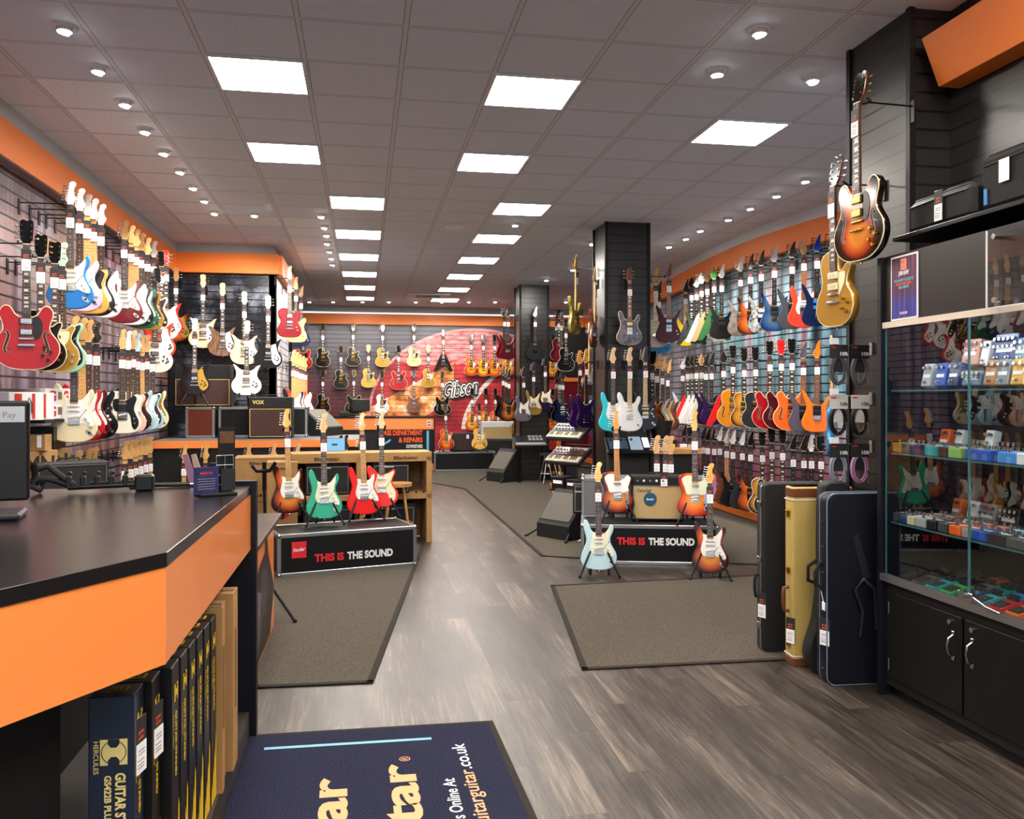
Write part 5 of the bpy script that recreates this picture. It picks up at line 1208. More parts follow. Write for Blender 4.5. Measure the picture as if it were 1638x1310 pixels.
# ---- shelves with red and white boxes, and brown boxes, on the left wall by the terminal
def plank(name, label, c, d, m='black_panel'):
    mb = MB(); mb.box((0, 0, 0), d, bev=.003); o = mb.build(name, m, loc=c); tag(o, label, 'shelf'); return o
ys = at_X(40, 636, -2.45).y; ye = at_X(104, 636, -2.4).y
plank('wall_shelf', 'black wall shelf carrying the red and white headphone boxes', (-2.44, (ys+ye)/2, 1.375), (.32, ye-ys+.2, .025))
plank('wall_shelf', 'lower black wall shelf carrying the brown lettered boxes', (-2.44, (ys+ye)/2-.05, .940), (.32, ye-ys+.15, .025))
def wallbox(x, y, z, sx, sy, sz, label, mats_, draw, group, name='product_box', rz=0):
    o = thing(name, label, 'box', (x, y, z), rz, group); mb = MB(); mb.box((0, 0, sz/2), (sx, sy, sz), bev=.002); mb.build('carton', mats_[0], o)
    mb = MB(); draw(mb); 
    if mb.v: mb.build('printing', mats_[1], o)
    return o
def g_print(mb, sx=.24, sz=.19, sy=.2):
    put_text(mb, 'G', (-.10, -sy/2-.002, .02), X_, Z_, .075, .075, 0, .05); mb.box((.01, -sy/2-.002, .06), (.035, .003, .06), 1, bev=.001)
    put_text(mb, 'G', (.04, -sy/2-.002, .02), X_, Z_, .05, .075, 0, .05)
for k, (dy, dz, lb) in enumerate([(0, 0, 'white headphone box with red letter, lower left of the stacked four'), (.0, .117, 'white headphone box with red letter, upper left of the stacked four')]):
    yy = at_X(74, 636, -2.42).y
    wallbox(-2.40, yy, 1.388+dz, .25, .20, .115, lb, ['white_plastic', ['red_print', mat('grey_brown', '#7a6a60', .5)]], lambda mb: g_print(mb), 'white headphone boxes', rz=R(60))
for k, (px, z, lb) in enumerate([(99, 1.388, 'white headphone box nearest the cream guitar, lower one'), (99, 1.505, 'white headphone box nearest the cream guitar, upper one')]):
    yy = at_X(px-3, 636, -2.42).y; wallbox(-2.40, yy, z, .25, .20, .115, lb, ['white_plastic', ['red_print', 'grey_brown']], lambda mb: g_print(mb), 'white headphone boxes', rz=R(60))
for k, px in enumerate((34, 52)):
    yy = at_X(px, 636, -2.42).y
    def dr(mb):
        mb.box((-.06, -.088, .10), (.05, .003, .18), 0); mb.box((.05, -.088, .10), (.02, .003, .18), 0)
        mb.tube([(0, -.092, .06), (-.005, -.092, .12), (.015, -.092, .16), (.035, -.092, .12), (.035, -.092, .05)], .004, 6, 1)
    wallbox(-2.43, yy, 1.388, .25, .17, .20, ('white box with red stripe and headphone picture, half behind the terminal', 'white box with red stripe and headphone picture, next to the lettered ones')[k], ['white_plastic', ['red_print', 'black_plastic']], dr, 'white headphone boxes', rz=R(50))
for k, (px, lb) in enumerate([(58, 'brown box with large black letters on the lower shelf, left'), (80, 'brown box with large black letters on the lower shelf, right')]):
    yy = at_X(px, 636, -2.42).y
    def dr(mb):
        put_text(mb, 'MN', (-.11, -.092, .03), X_, Z_, .21, .13, 0, .03); mb.box((0, -.093, .185), (.02, .003, .03), 1)
    wallbox(-2.43, yy, .953, .25, .18, .20, lb, ['cardboard', ['text_black', 'red_print']], dr, 'brown lettered boxes', rz=R(45))
for k, (px, m_, lb) in enumerate([(56, 'cardboard', 'small brown box standing on the brown lettered boxes'), (70, 'black_plastic', 'black box with white label standing on the brown lettered boxes, left'), (80, 'black_plastic', 'black box with white label standing on the brown lettered boxes, right')]):
    yy = at_X(px, 636, -2.42).y
    def dr(mb):
        mb.box((.06, -.072, .07), (.03, .003, .09), 0)
    wallbox(-2.43, yy+.01, 1.154, .20, .14, .12 if k == 0 else .17, lb, [m_, 'tag_label'], dr, 'boxes standing on the brown lettered ones')
# black amplifier and bag behind the counter
def amp(name, label, c, w, h, d, rz, grille, top='black', logo=None, lm='text_white', panel=.0, front_m='tolex', logo_h=.03, cat='amplifier', knobs=0):
    o = thing(name, label, cat, c, rz)
    mb = MB(); mb.box((0, 0, h/2), (w, d, h), bev=.012); mb.build('cabinet', front_m, o)
    gh = h-panel-.05
    mb = MB(); mb.box((0, -d/2-.001, .025+gh/2), (w-.05, .008, gh), bev=.002); mb.build('grille', grille, o)
    mb = MB(); t = .006
    for s in (-1, 1): mb.box((s*(w/2-.022), -d/2-.004, .025+gh/2), (t, .008, gh)); mb.box((0, -d/2-.004, .025+gh/2+s*gh/2), (w-.05+t, .008, t))
    mb.build('piping', 'tv_yellow' if grille == 'vox_grille' else 'alu', o)
    mb = MB(); mb.tube([(-.08, 0, h), (-.07, 0, h+.022), (.07, 0, h+.022), (.08, 0, h)], .007, 8); mb.build('handle', 'rubber', o)
    if knobs:
        for k in range(knobs):
            mb = MB(); x = -w*.38+k*w*.6/knobs; mb.cyl((x, -d/2, h-panel/2-.01), (x, -d/2-.018, h-panel/2-.01), .011, 12); mb.build('knob', 'white_plastic' if k % 2 else 'chrome', o)
    if logo:
        mb = MB(); put_text(mb, logo[0], (logo[1], -d/2-.008, logo[2]), X_, Z_, None, logo_h, 0, .03, .25 if logo[0] == 'Fender' else 0); mb.build('badge', lm, o)
    return o
def vox():
    m, nt, b = bsdf_mat('vox_grille'); v, x, y, z = xyz(nt)
    def st(sgn):
        s = math_node(nt, 'ADD', x, math_node(nt, 'MULTIPLY', z, sgn)); return math_node(nt, 'LESS_THAN', math_node(nt, 'FRACT', math_node(nt, 'DIVIDE', s, .034)), .2)
    l = st(-.8); nt.links.new(mixc(nt, l, srgb('#2a1512'), srgb('#7a5646')), b.inputs['Base Color']); b.inputs['Roughness'].default_value = .8; MATS['vox_grille'] = m
vox()
mat('dark_cloth', '#1e1e20', .85, noise=.2, nscale=300); mat('oxblood', '#6b4a32', .85, noise=.2, nscale=200)
def beige():
    m, nt, b = bsdf_mat('beige_cloth'); v, x, y, z = xyz(nt)
    w = math_node(nt, 'LESS_THAN', math_node(nt, 'FRACT', math_node(nt, 'DIVIDE', z, .012)), .3); nt.links.new(mixc(nt, w, srgb('#c2a673'), srgb('#a08655')), b.inputs['Base Color']); b.inputs['Roughness'].default_value = .8; MATS['beige_cloth'] = m
beige()
p = at_Z(170, 765, 8.0)
amp('guitar_amplifier', 'black amplifier behind the counter under the lower guitars', (-2.2, 6.95, .62), .5, .45, .3, R(30), 'dark_cloth')
plank('amp_table', 'black low table behind the counter that carries an amplifier', (-2.2, 6.95, .59), (.7, .5, .05)); 
mb = MB()
for sx in (-1, 1):
    for sy in (-1, 1): mb.cyl((sx*.3, sy*.2, 0), (sx*.3, sy*.2, .565), .02, 8)
o = mb.build('table_frame', 'black_metal', loc=(-2.2, 6.95, 0)); tag(o, 'four thin legs under the low amplifier table', 'table frame')
# ---- alcove platform, trunk, amplifiers, front guitars
o = thing('display_platform', 'long black display bench with an orange edge under the amplifiers', 'display bench', (-1.0, 11.4, 0))
mb = MB(); mb.box((-1.27, 11.5, 1.02), (2.46, 1.40, .02)); child(mb, 'bench_top', mat('grey_top', '#55575a', .5), o)
mb = MB(); mb.box((-1.27, 10.80, .985), (2.46, .02, .09)); child(mb, 'orange_edge', 'shop_orange', o)
mb = MB(); mb.box((-1.27, 10.84, .47), (2.46, .03, .94)); mb.box((-.055, 11.48, .5), (.03, 1.3, 1.0)); child(mb, 'front_panel', 'near_black', o)
# second, lower bench arm toward the back with the wedge monitor
def flightcase(name, label, c, w, h, d, rz, texts=None, group=None, m='black_panel', cat='flight case', handle=True, logo=False):
    o = thing(name, label, cat, c, rz, group)
    mb = MB(); mb.box((0, 0, h/2), (w-.012, d-.012, h-.012)); mb.build('panels', m, o)
    mb = MB(); t = .034
    for sx in (-1, 1):
        for sy in (-1, 1): mb.box((sx*(w/2-t/2), sy*(d/2-t/2), h/2), (t, t, h), bev=.004)
    for z in (t/2, h-t/2):
        for sy in (-1, 1): mb.box((0, sy*(d/2-t/2), z), (w, t*.98, t), bev=.004)
        for sx in (-1, 1): mb.box((sx*(w/2-t/2), 0, z), (t*.98, d, t), bev=.004)
    mb.build('edging', 'alu', o)
    for sx in (-1, 1):
        for sy in (-1, 1):
            for z in (0, h):
                mb = MB(); mb.ball((sx*(w/2-.016), sy*(d/2-.016), z+(.016 if z == 0 else -.016)), .024, 10); mb.build('corner_cap', 'nickel', o)
    if handle:
        mb = MB(); mb.box((-w/2, 0, h*.5), (.01, .12, .09), bev=.003); mb.tube([(-w/2-.006, -.04, h*.5-.02), (-w/2-.028, -.035, h*.5-.025), (-w/2-.028, .035, h*.5-.025), (-w/2-.006, .04, h*.5-.02)], .006, 8); mb.build('handle', 'nickel', o)
    if texts:
        mb = MB(); y = -d/2-.001+.004
        for (s, x, z, ww, hh, mi) in texts: put_text(mb, s, (x, -d/2-.001, z), X_, Z_, ww, hh, mi, .045)
        mb.build('lettering', ['text_red', 'text_white'], o)
    if logo:
        mb = MB(); mb.box((-w/2+.185, -d/2-.001, h*.62), (.125, .006, .14), 0); put_text(mb, 'Fender', (-w/2+.185, -d/2-.0055, h*.62-.012), (1, 0, .08), (0, 0, 1), .105, .032, 1, .015, .3, align='c'); mb.build('logo_panel', ['fender_red', 'text_white'], o)
    return o
flightcase('flight_case', 'long black trunk with silver edges on the bench below the amplifier', (-1.28, 11.75, 1.03), 1.12, .40, .5, 0, cat='flight case')
flightcase('flight_case', 'brown sided trunk turned towards the left wall, on the bench', (-2.06, 11.72, 1.03), .36, .40, .50, 0, m='mahogany', cat='flight case')
q1 = at_Y(282, 585, 11.75); q2 = at_Y(372, 645, 11.75)
mat('oval_pink', '#d07a80', .5)
a = amp('guitar_amplifier', 'tall black amplifier with diamond grille and pink oval badge on the trunk', ((q1.x+q2.x)/2, 11.75, 1.43), q2.x-q1.x, .55, .26, 0, 'vox_grille', panel=.17)
mb = MB(); w = q2.x-q1.x
mb.prism([(.0+.035*math.cos(2*math.pi*k/24), .46+.06*math.sin(2*math.pi*k/24)) for k in range(24)], -.14, -.128, .002); mb.build('oval_badge', 'oval_pink', a)
q1 = at_Y(411, 633, 11.35); q2 = at_Y(468, 697, 11.35)
amp('guitar_amplifier', 'black amplifier with gold lettering and diamond grille at the bench end', ((q1.x+q2.x)/2-.04, 11.35, 1.03), q2.x-q1.x+.10, .53, .3, R(0), 'vox_grille', logo=('VOX', -.22, .44), lm='tv_yellow', panel=.13, logo_h=.045)
def astand(label, base, yaw, tall=False, group='floor guitar stands', k=1.0, low=.10, z0=0):
    """A-frame stand: two front legs with arms that cradle the body, one rear leg, optional post with a neck yoke"""
    o = thing('guitar_stand', label, 'guitar stand', base, yaw, group)
    for s in (-1, 1):
        mb = MB(); mb.cyl((s*.03, .06, .30), (s*.17, -.10, .012), .009, 8); mb.ball((s*.17, -.10, .014), .014, 8); mb.build('leg', 'black_metal', o)
        mb = MB(); mb.tube([(s*.09, .02, low+.05), (s*.085, -.02, low-.022), (s*.08, -.085, low-.020), (s*.075, -.098, low+.03)], .009, 8); mb.build('cradle_arm', 'rubber', o)
    mb = MB(); mb.cyl((0, .06, .30), (0, .26, .012), .009, 8); mb.ball((0, .26, .014), .014, 8); mb.build('leg', 'black_metal', o)
    mb = MB(); mb.box((0, .05, .30), (.09, .035, .05), bev=.008); mb.cyl((-.10, .03, low+.04), (.10, .03, low+.04), .007, 8); mb.build('joint', 'black_plastic', o)
    if tall:
        mb = MB(); mb.cyl((0, .06, .30), (0, .17, .86), .010, 8); mb.build('post', 'black_metal', o)
        mb = MB(); mb.tube([(-.035, .06, .90), (-.035, .10, .87), (0, .15, .86), (.035, .10, .87), (.035, .06, .90)], .010, 8); mb.build('yoke', 'rubber', o)
    return o
def stood(model, body, px, yb, Zd, z0, yaw, label, slabel, tall=False, sz=1.0, low=.07, **kw):
    """guitar on its stand; z0 is the surface the stand is on"""
    p = at_Z(px, yb, Zd)
    g = guitar(model, body, (p.x, p.y, z0+low), yaw, R(-9), label, kw.pop('group', 'guitars on stands'), full=2, sz=sz, **kw)
    bx = Vector((math.sin(yaw), -math.cos(yaw), 0))
    astand(slabel, (p.x-bx.x*-.0, p.y, z0), yaw, tall, low=low)
    return g
stood('rick', 'gloss_black', 311, 627, 10.85, 1.43, R(8), 'black crescent-horned guitar with gold plate, in front of the amplifier', 'black stand under the black crescent-horned guitar', low=.16, pg='pg_gold', head='gloss_white')
stood('rick', 'olympic', 394, 630, 11.05, 1.43, R(2), 'white crescent-horned guitar on a stand at the trunk end', 'black stand under the white crescent-horned guitar', low=.15, head='gloss_white')
# guitars standing in front of the bench
for px, b, lb in [(294, 'three_tone_burst', 'first'), (328, 'gloss_black', 'second'), (397, 'vintage_white', 'third'), (437, 'gloss_red', 'fourth'), (476, 'daphne', 'fifth')]:
    p = at_Y(px, 712, 10.66); guitar('strat', b, (p.x, p.y, .0), 0, R(-4), 'maple headed guitar leaning on the bench front, %s from the left' % lb, 'guitars leaning on the bench front', full=1, neck='maple', board='maple')
# wedge monitor on the bench
def wedge(name, label, c, rz, w=.5, d=.4, h=.33, feet=False):
    o = thing(name, label, 'stage monitor', c, rz)
    mb = MB(); mb.prism([(-d/2, 0), (d/2, 0), (d/2, h*.55), (d*.22, h), (-d/2, h*.30)], -w/2, w/2, .008, M=Matrix.Rotation(R(90), 4, 'Z')); mb.build('cabinet', 'tolex', o)
    a = Vector((0, -d/2, h*.30)); 
    mb = MB(); th = math.atan2(h*.7, d*.72)
    M = Matrix.Rotation(R(90), 4, 'Z') @ Matrix.Translation((( -d/2+d*.22)/2, 0, h*.65)) @ Matrix.Rotation(-th, 4, 'Y')
    mb.box((0, 0, .004), (d*.86, w-.05, .008), 0, M); mb.build('grille', mat('grille_brown', '#4a443c', .6, noise=.2, nscale=250), o)
    if feet:
        for s in (-1, 1):
            mb = MB(); mb.cyl((s*w*.45, -d*.35, h*.22), (s*w*.62, -d*.75, .01), .012, 8); mb.ball((s*w*.62, -d*.75, .014), .018, 8); mb.build('leg', 'black_metal', o)
    return o
q = at_h(500, 697, 1.03); wedge('stage_monitor', 'black wedge speaker on the bench right of the gold lettered amplifier', (q.x+.10, q.y+.15, 1.03), R(60), .5, .42, .36)
# ---- left display trunk with its four guitars
RA = R(15.6)
c0 = Vector((-.727, 7.56)); c1 = Vector((.49, 7.9)); mid_ = (c0+c1)/2; nb_ = Vector((-.27, .963)); W1 = 1.26; D1 = .62; H1 = .37
cc = mid_+nb_*(D1/2)
flightcase('flight_case', 'low black display trunk on the left with red and white lettering and red square', (cc.x, cc.y, 0), W1, H1, D1, RA, [('THIS IS', -.31, .115, .26, .062, 0), ('THE SOUND', -.02, .115, .42, .062, 1)], 'lettered display trunks', logo=True, cat='display trunk')
fender = dict(head='maple')
stood('strat', 'three_tone_burst', 463, 818, 8.05, .37, R(20), 'sunburst double-cut guitar at the left end of the left display trunk', 'tall black stand behind the sunburst guitar on the left trunk', True, low=.09, neck='maple', board='maple', head='butterscotch')
stood('strat', 'sea_green', 519, 830, 7.92, .37, R(8), 'sea green guitar with mint plate on the left display trunk', 'black stand under the sea green guitar', low=.055, pg='pg_mint', neck='maple', board='rosewood')
stood('strat', 'bright_red', 583, 830, 8.2, .37, R(14), 'bright red maple-necked guitar on the left display trunk', 'black stand under the bright red guitar', low=.055, neck='maple', board='maple')
stood('jag', 'bright_red', 611, 812, 8.42, .37, R(2), 'red offset guitar with ivory plate at the right end of the left trunk', 'tall black stand behind the red offset guitar', True, low=.10, sz=.95, pg='pg_cream', neck='maple', board='rosewood', head='maple_pale')
# ---- right display trunk
e0 = Vector((2.0, 7.72)); e1 = Vector((3.22, 7.39)); RB = math.atan2(e1.y-e0.y, e1.x-e0.x); mid2 = (e0+e1)/2; nb2 = Vector((-math.sin(RB), math.cos(RB)))
c2 = mid2+nb2*(.31)
flightcase('flight_case', 'low black display trunk on the right with red and white lettering', (c2.x, c2.y, 0), 1.27, .37, .62, RB, [('THIS IS', -.30, .19, .26, .062, 0), ('THE SOUND', -.01, .19, .42, .062, 1)], 'lettered display trunks', logo=True, cat='display trunk')
c3 = mid2+nb2*(.62+.24)
flightcase('flight_case', 'tall silver-edged case standing behind the right display trunk', (c3.x, c3.y, 0), 1.27, .74, .42, RB, None, m=mat('case_grey', '#6e7076', .5), cat='flight case', handle=False)
mb = MB(); 
stood('strat', 'sonic_blue', 958, 909, 7.42, 0, RB+R(4), 'ice blue guitar with mint plate standing on the floor before the right trunk', 'black stand holding the ice blue guitar on the floor', low=.05, sz=.95, pg='pg_mint', neck='maple', head='butterscotch', board='rosewood')
stood('strat', 'three_tone_burst', 1136, 910, 7.30, 0, RB-R(6), 'sunburst double-cut guitar standing on the floor before the right trunk', 'black stand holding the sunburst guitar on the floor', low=.05, sz=.95, neck='maple', head='butterscotch', board='rosewood')
stood('tele', 'three_tone_burst', 988, 818, 8.12, .37, RB+R(8), 'sunburst single-cut guitar left of the beige amplifier', 'black stand under the sunburst single-cut guitar', True, low=.075, neck='maple', board='amber_maple', head='amber_maple')
stood('tele', 'cherry_burst', 1112, 824, 7.93, .37, RB-R(3), 'cherry sunburst slab guitar right of the beige amplifier', 'black stand under the cherry sunburst slab guitar', True, low=.075, pg='pg_mint', neck='maple', board='rosewood', head='butterscotch')
q = at_h(1056, 833, .37)
a = amp('guitar_amplifier', 'beige-fronted amplifier with round blue tag between two single-cut guitars', (q.x, q.y+.10, .37), .50, .43, .22, RB, 'beige_cloth', logo=('Fender', -.20, .275), panel=.07, logo_h=.035, lm='chrome', knobs=5)
mb = MB(); mb.cyl((-.07, -.118, .21), (-.07, -.124, .21), .062, 24, 0); put_text(mb, 'fender', (-.07, -.125, .20), X_, Z_, .075, .02, 1, .02, .25, align='c'); mb.cyl((-.07, -.12, .27), (-.07, -.12, .36), .0015, 5, 2); mb.build('round_tag', [mat('tag_blue', '#17506e', .4), 'text_white', 'near_black'], a)
l = link('price_tag', TAG, a, loc=(.06, -.125, .46), mats=GREY_TAG); l.scale = (1.1, 1, .85)
a['label'] = 'beige-fronted amplifier with round blue tag between two single-cut guitars'
# small amp at left on the trunk
q = at_h(950, 826, .37); amp('guitar_amplifier', 'small grey practice amplifier behind the ice blue guitar', (q.x-.03, q.y+.28, .37), .22, .30, .16, RB, 'dark_cloth', logo=('Blackstar', -.09, .22), logo_h=.015)
# ---- small desk behind the counter, with the yellow-lidded tool box
o = thing('desk', 'small desk with wood-look top and orange side with a guitar drawing', 'desk', (-.9, 5.3, 0))
mb = MB(); mb.box((-.92, 5.36, .745), (.74, 1.36, .03), bev=.003); child(mb, 'desk_top', mat('desk_wood', '#4a3e38', .35, noise=.35, nscale=6), o)
mb = MB(); mb.box((-.61, 5.34, .37), (.03, 1.24, .72)); child(mb, 'side_panel', 'shop_orange', o)
mb = MB(); x = -.594
def YZ(pts, mi, dx=0): mb.add([(x+dx, 4.72+p[0], p[1]) for p in pts], [tuple(range(len(pts)))], mi)
YZ([(0.0, .0+.02), (1.0, .02), (1.24, .28), (1.1, .40), (.9, .56), (.8, .72), (.72, .72), (.7, .60), (.4, .56), (.1, .45), (0, .42)], 0)
YZ([(.06, .08), (.3, .12), (.55, .38), (.25, .46), (.06, .40)], 1, .0006)
for k in range(5): YZ([(.45+k*.07, .25-k*.01), (.48+k*.07, .25-k*.01), (.58+k*.07, .50), (.55+k*.07, .50)], 1, .0008)
YZ([(.2, .03), (.26, .03), (.62, .30), (.58, .33)], 1, .0008)
child(mb, 'guitar_drawing', [mat('draw_dark', '#241c18', .4), mat('draw_grey', '#6a5f66', .4)], o)
for (yy) in (4.78, 5.9):
    mb = MB(); mb.cyl((-.64, yy, .035), (-.61, yy, .035), .035, 14); mb.box((-.64, yy, .075), (.03, .03, .03)); child(mb, 'castor', 'rubber', o)
q = Vector((-.69, 4.83))
o = thing('tool_box', 'black tool box with a yellow lid on the small desk', 'tool box', (q.x, q.y, .76), R(5))
mb = MB(); mb.box((0, 0, .07), (.14, .12, .14), bev=.008); mb.build('tub', 'black_plastic', o)
mb = MB(); mb.box((0, 0, .155), (.16, .14, .04), bev=.012); mb.box((0, 0, .18), (.09, .05, .012), bev=.004); mb.build('lid', 'box_yellow', o)
# folded stand leg sticking out of the desk's far side
mb = MB(); mb.cyl((0, 0, .28), (.20, -.12, .012), .010, 8); mb.ball((.2, -.12, .016), .016, 8); mb.cyl((0, 0, .28), (-.02, .02, .9), .010, 8); mb.cyl((-.02, .02, .9), (-.02, .02, 1.1), .014, 8)
mb.tube([(-.10, .0, 1.08), (-.07, .0, 1.04), (.02, .0, 1.04), (.06, 0, 1.10)], .014, 8); mb.cyl((0, 0, .28), (-.12, .12, .012), .010, 8)
o = mb.build('guitar_stand', 'black_metal', loc=(-.66, 6.15, 0)); tag(o, 'black folded floor stand with padded arms between the desk and the brown cartons', 'guitar stand')
# ---- brown cartons and small amplifiers behind the left trunk
def carton(px, py, Zd, w, h, d, rz, label, txt=None, z0=None, red=False):
    p = at_Z(px, py, Zd); z0 = p.z if z0 is None else z0
    o = thing('cardboard_box', label, 'box', (p.x, p.y, z0), rz, 'brown cartons behind the left trunk')
    mb = MB(); mb.box((0, 0, h/2), (w, d, h), bev=.003); mb.build('carton', 'cardboard', o)
    mb = MB(); mb.box((0, -d/2-.001, h-.02), (w, .003, .004), 0); mb.box((0, 0, h+.0005), (w*.98, .05, .001), 0)
    if red:
        mb.add([(-.02+.13*math.cos(t), -d/2-.0015, h*.5+.13*math.sin(t)) for t in [math.pi*(.5+k/10)+math.pi for k in range(11)]][::1], [tuple(range(11))], 1)
    if txt: put_text(mb, txt, (0, -d/2-.003, h-.075), X_, Z_, w*.5, .028, 2, .02, align='c')
    put_text(mb, 'FRAGILE', (-w*.3, -d/2-.003, .03), X_, Z_, w*.3, .03, 2, .0) if False else None
    for k in range(4): mb.box((w*.05+k*.035-.1, -d/2-.002, .06), (.022, .002, .03), 2)
    mb.build('printing', ['cardboard_dark', 'red_print', 'text_black'], o); return o
carton(424, 834, 9.2, .56, .46, .4, R(4), 'lower brown carton at the left end of the carton stack', z0=0.0)
carton(424, 726, 9.2, .60, .46, .42, R(4), 'brown carton with red swoosh on top at the left of the carton stack', 'Blackstar', .46, True)
carton(452, 834, 8.75, .30, .90, .3, R(4), 'tall brown carton behind the sunburst guitar on the left trunk', 'Blackstar', 0.0, True)
o = thing('display_rack', 'brown carton rack with shelves holding small amplifiers behind the left trunk', 'display rack', (-.02, 9.3, 0), R(6))
for (x, z, sx, sz) in ((0, .92, 1.46, .10), (0, .50, 1.46, .06), (-.70, .46, .06, .92), (-.02, .46, .10, .92), (.70, .46, .06, .92)):
    mb = MB(); mb.box((x, 0, z), (sx, .42, sz), bev=.003); mb.build('rack_board', 'cardboard', o)
mb = MB(); mb.box((0, .20, .45), (1.4, .02, .88)); mb.build('back_board', 'cardboard_dark', o)
mb = MB(); put_text(mb, 'Blackstar', (-.50, -.214, .895), X_, Z_, .26, .035, 0, .02); put_text(mb, 'Blackstar', (.32, -.214, .895), X_, Z_, .26, .035, 0, .02)
for k in range(4): mb.cyl((.56, -.212, .72-k*.06), (.56, -.2145, .72-k*.06), .012, 10, 0); mb.cyl((.64, -.212, .72-k*.06), (.64, -.2145, .72-k*.06), .012, 10, 0)
mb.build('printing', 'text_black', o)
cr, sr = math.cos(R(6)), math.sin(R(6))
for (x, z, w, h, lb) in [(-.36, .53, .46, .34, 'black practice amplifier with white lettering behind the sea green guitar'), (.30, .53, .40, .34, 'black practice amplifier in the rack behind the red guitars'), (-.36, 0, .5, .42, 'black amplifier on the lowest rack level, left'), (.32, 0, .48, .42, 'black amplifier on the lowest rack level, right')]:
    amp('guitar_amplifier', lb, (-.02+x*cr+.0*sr, 9.3+x*sr-.02, z), w, h, .3, R(6), 'dark_cloth', logo=('Blackstar', -.07, h-.06), logo_h=.02, panel=.02)
# laptop-like blue display
p = at_Z(535, 722, 9.2)
o = thing('tablet_display', 'blue-white lit screen standing on the carton rack', 'screen', (p.x, p.y+.05, .97), R(4))
mb = MB(); mb.box((0, 0, .07), (.23, .012, .15), bev=.004, M=Matrix.Rotation(R(-12), 4, 'X')); mb.build('casing', 'black_plastic', o)
mb = MB(); mb.box((0, -.007, .07), (.215, .002, .135), M=Matrix.Rotation(R(-12), 4, 'X')); mb.build('screen', mat('screen_blue', '#20303a', .3, emit='#6fb4e0', es=.9), o)
mb = MB(); mb.box((0, -.009, .07), (.06, .001, .02), M=Matrix.Rotation(R(-12), 4, 'X')); mb.build('picture', 'text_black', o)
for i, (px, m_) in enumerate([(548, 'gloss_black'), (556, 'natural'), (580, 'gloss_black')]):
    p = at_Z(px, 690, 10.4); guitar('strat', m_, (p.x, 10.2+.1*i, .12), R(20), R(-5), 'dark-headed guitar on a rack behind the cartons, %s of three' % ('left', 'middle', 'right')[i], 'guitars behind the cartons', full=1, head='gloss_black')
p = Vector((.1, 10.3)); mb = MB()
for s in (-1, 1):
    mb.cyl((s*.45, -.15, .01), (s*.45, .15, .01), .012, 8); mb.cyl((s*.45, .1, .01), (s*.45, .2, .75), .012, 8)
mb.cyl((-.45, .2, .75), (.45, .2, .75), .02, 8); mb.cyl((-.45, -.08, .07), (.45, -.08, .07), .02, 8)
o = mb.build('guitar_rack', 'black_metal', loc=(.0, 10.3, 0)); tag(o, 'black multi-guitar floor rack behind the carton rack', 'guitar rack')
# bar stools
def stool(label, x, y, h, seat_m, leg_m, rr=.16, back=False, group=None):
    o = thing('bar_stool', label, 'stool', (x, y, 0), 0, group)
    mb = MB(); mb.cyl((0, 0, h-.035), (0, 0, h), rr, 24); mb.build('seat', seat_m, o)
    for k in range(4):
        a = math.pi/4+k*math.pi/2; mb = MB(); mb.cyl((rr*.6*math.cos(a), rr*.6*math.sin(a), h-.035), (rr*1.25*math.cos(a), rr*1.25*math.sin(a), 0), .013, 8); mb.build('leg', leg_m, o)
    mb = MB(); mb.tube([(rr*1.02*math.cos(2*math.pi*k/24), rr*1.02*math.sin(2*math.pi*k/24), h*.36) for k in range(24)], .009, 6, 0, True); mb.build('foot_ring', leg_m, o)
p = at_Z(634, 764, 9.0); stool('pale wooden stool behind the red offset guitar', p.x, 9.0, .66, 'wood_stool', 'wood_stool')
p = at_Z(640, 735, 10.6); stool('dark seated stool with curved chrome legs behind the wooden one', p.x, 10.6, .74, 'rubber', 'chrome')
# ---- till desk at the back
DK = 18.1
xa, xb = at_Y(525, 636, DK).x, at_Y(694, 636, DK).x
o = thing('till_desk', 'orange and black till desk in front of the back wall with a department sign', 'till desk', ((xa+xb)/2, DK+.35, 0))
mb = MB(); mb.box(((xa+xb)/2, DK+.35, 1.135), (xb-xa+.04, .74, .03)); child(mb, 'worktop', 'black_panel', o)
mb = MB(); mb.box(((xa+xb)/2, DK+.01, 1.0), (xb-xa, .03, .24)); mb.box(((xa+xb)/2, DK+.02, .08), (xb-xa, .03, .14)); child(mb, 'orange_bands', 'shop_orange', o)
mb = MB(); mb.box(((xa+xb)/2, DK+.34, .56), (xb-xa, .62, 1.1)); mb.box((xb+.01, DK+.34, .56), (.03, .70, 1.12)); child(mb, 'body', 'near_black', o)
mb = MB(); mb.box((xb-.10, DK-.008, 1.0), (.09, .006, .14), 0); mb.box((xb-.10, DK-.012, 1.03), (.05, .002, .03), 1); mb.box((xb-.10, DK-.012, .97), (.06, .002, .03), 1); child(mb, 'notice', ['white_paint', 'red_print'], o)
mb = MB(); y = DK-.012
xr = xb-.24
sgn = MB(); sgn.box((xb-.60, DK-.004, .53), (1.16, .012, .68)); child(sgn, 'sign_board', 'navy_panel', o)
put_text(mb, 'BASS DEPARTMENT', (xr, y, .76), X_, Z_, .86, .10, 0, .035, align='r'); put_text(mb, '& REPAIRS', (xr, y, .61), X_, Z_, .50, .10, 0, .035, align='r'); put_text(mb, 'DOWNSTAIRS', (xr, y, .49), X_, Z_, .34, .07, 1, .03, align='r')
mb.box((xb-.13, y, .60), (.05, .003, .50), 2); mb.box((xb-.42, y, .37), (.58, .003, .05), 2); mb.add([(xb-.84, y, .37), (xb-.68, y, .30), (xb-.68, y, .44)], [(0, 1, 2)], 2)
mb.add([(xb-1.12, y, .52), (xb-1.10, y, .56), (xb-.92, y, .68), (xb-.90, y, .66), (xb-.93, y, .62)], [(4, 3, 2, 1, 0)], 2)
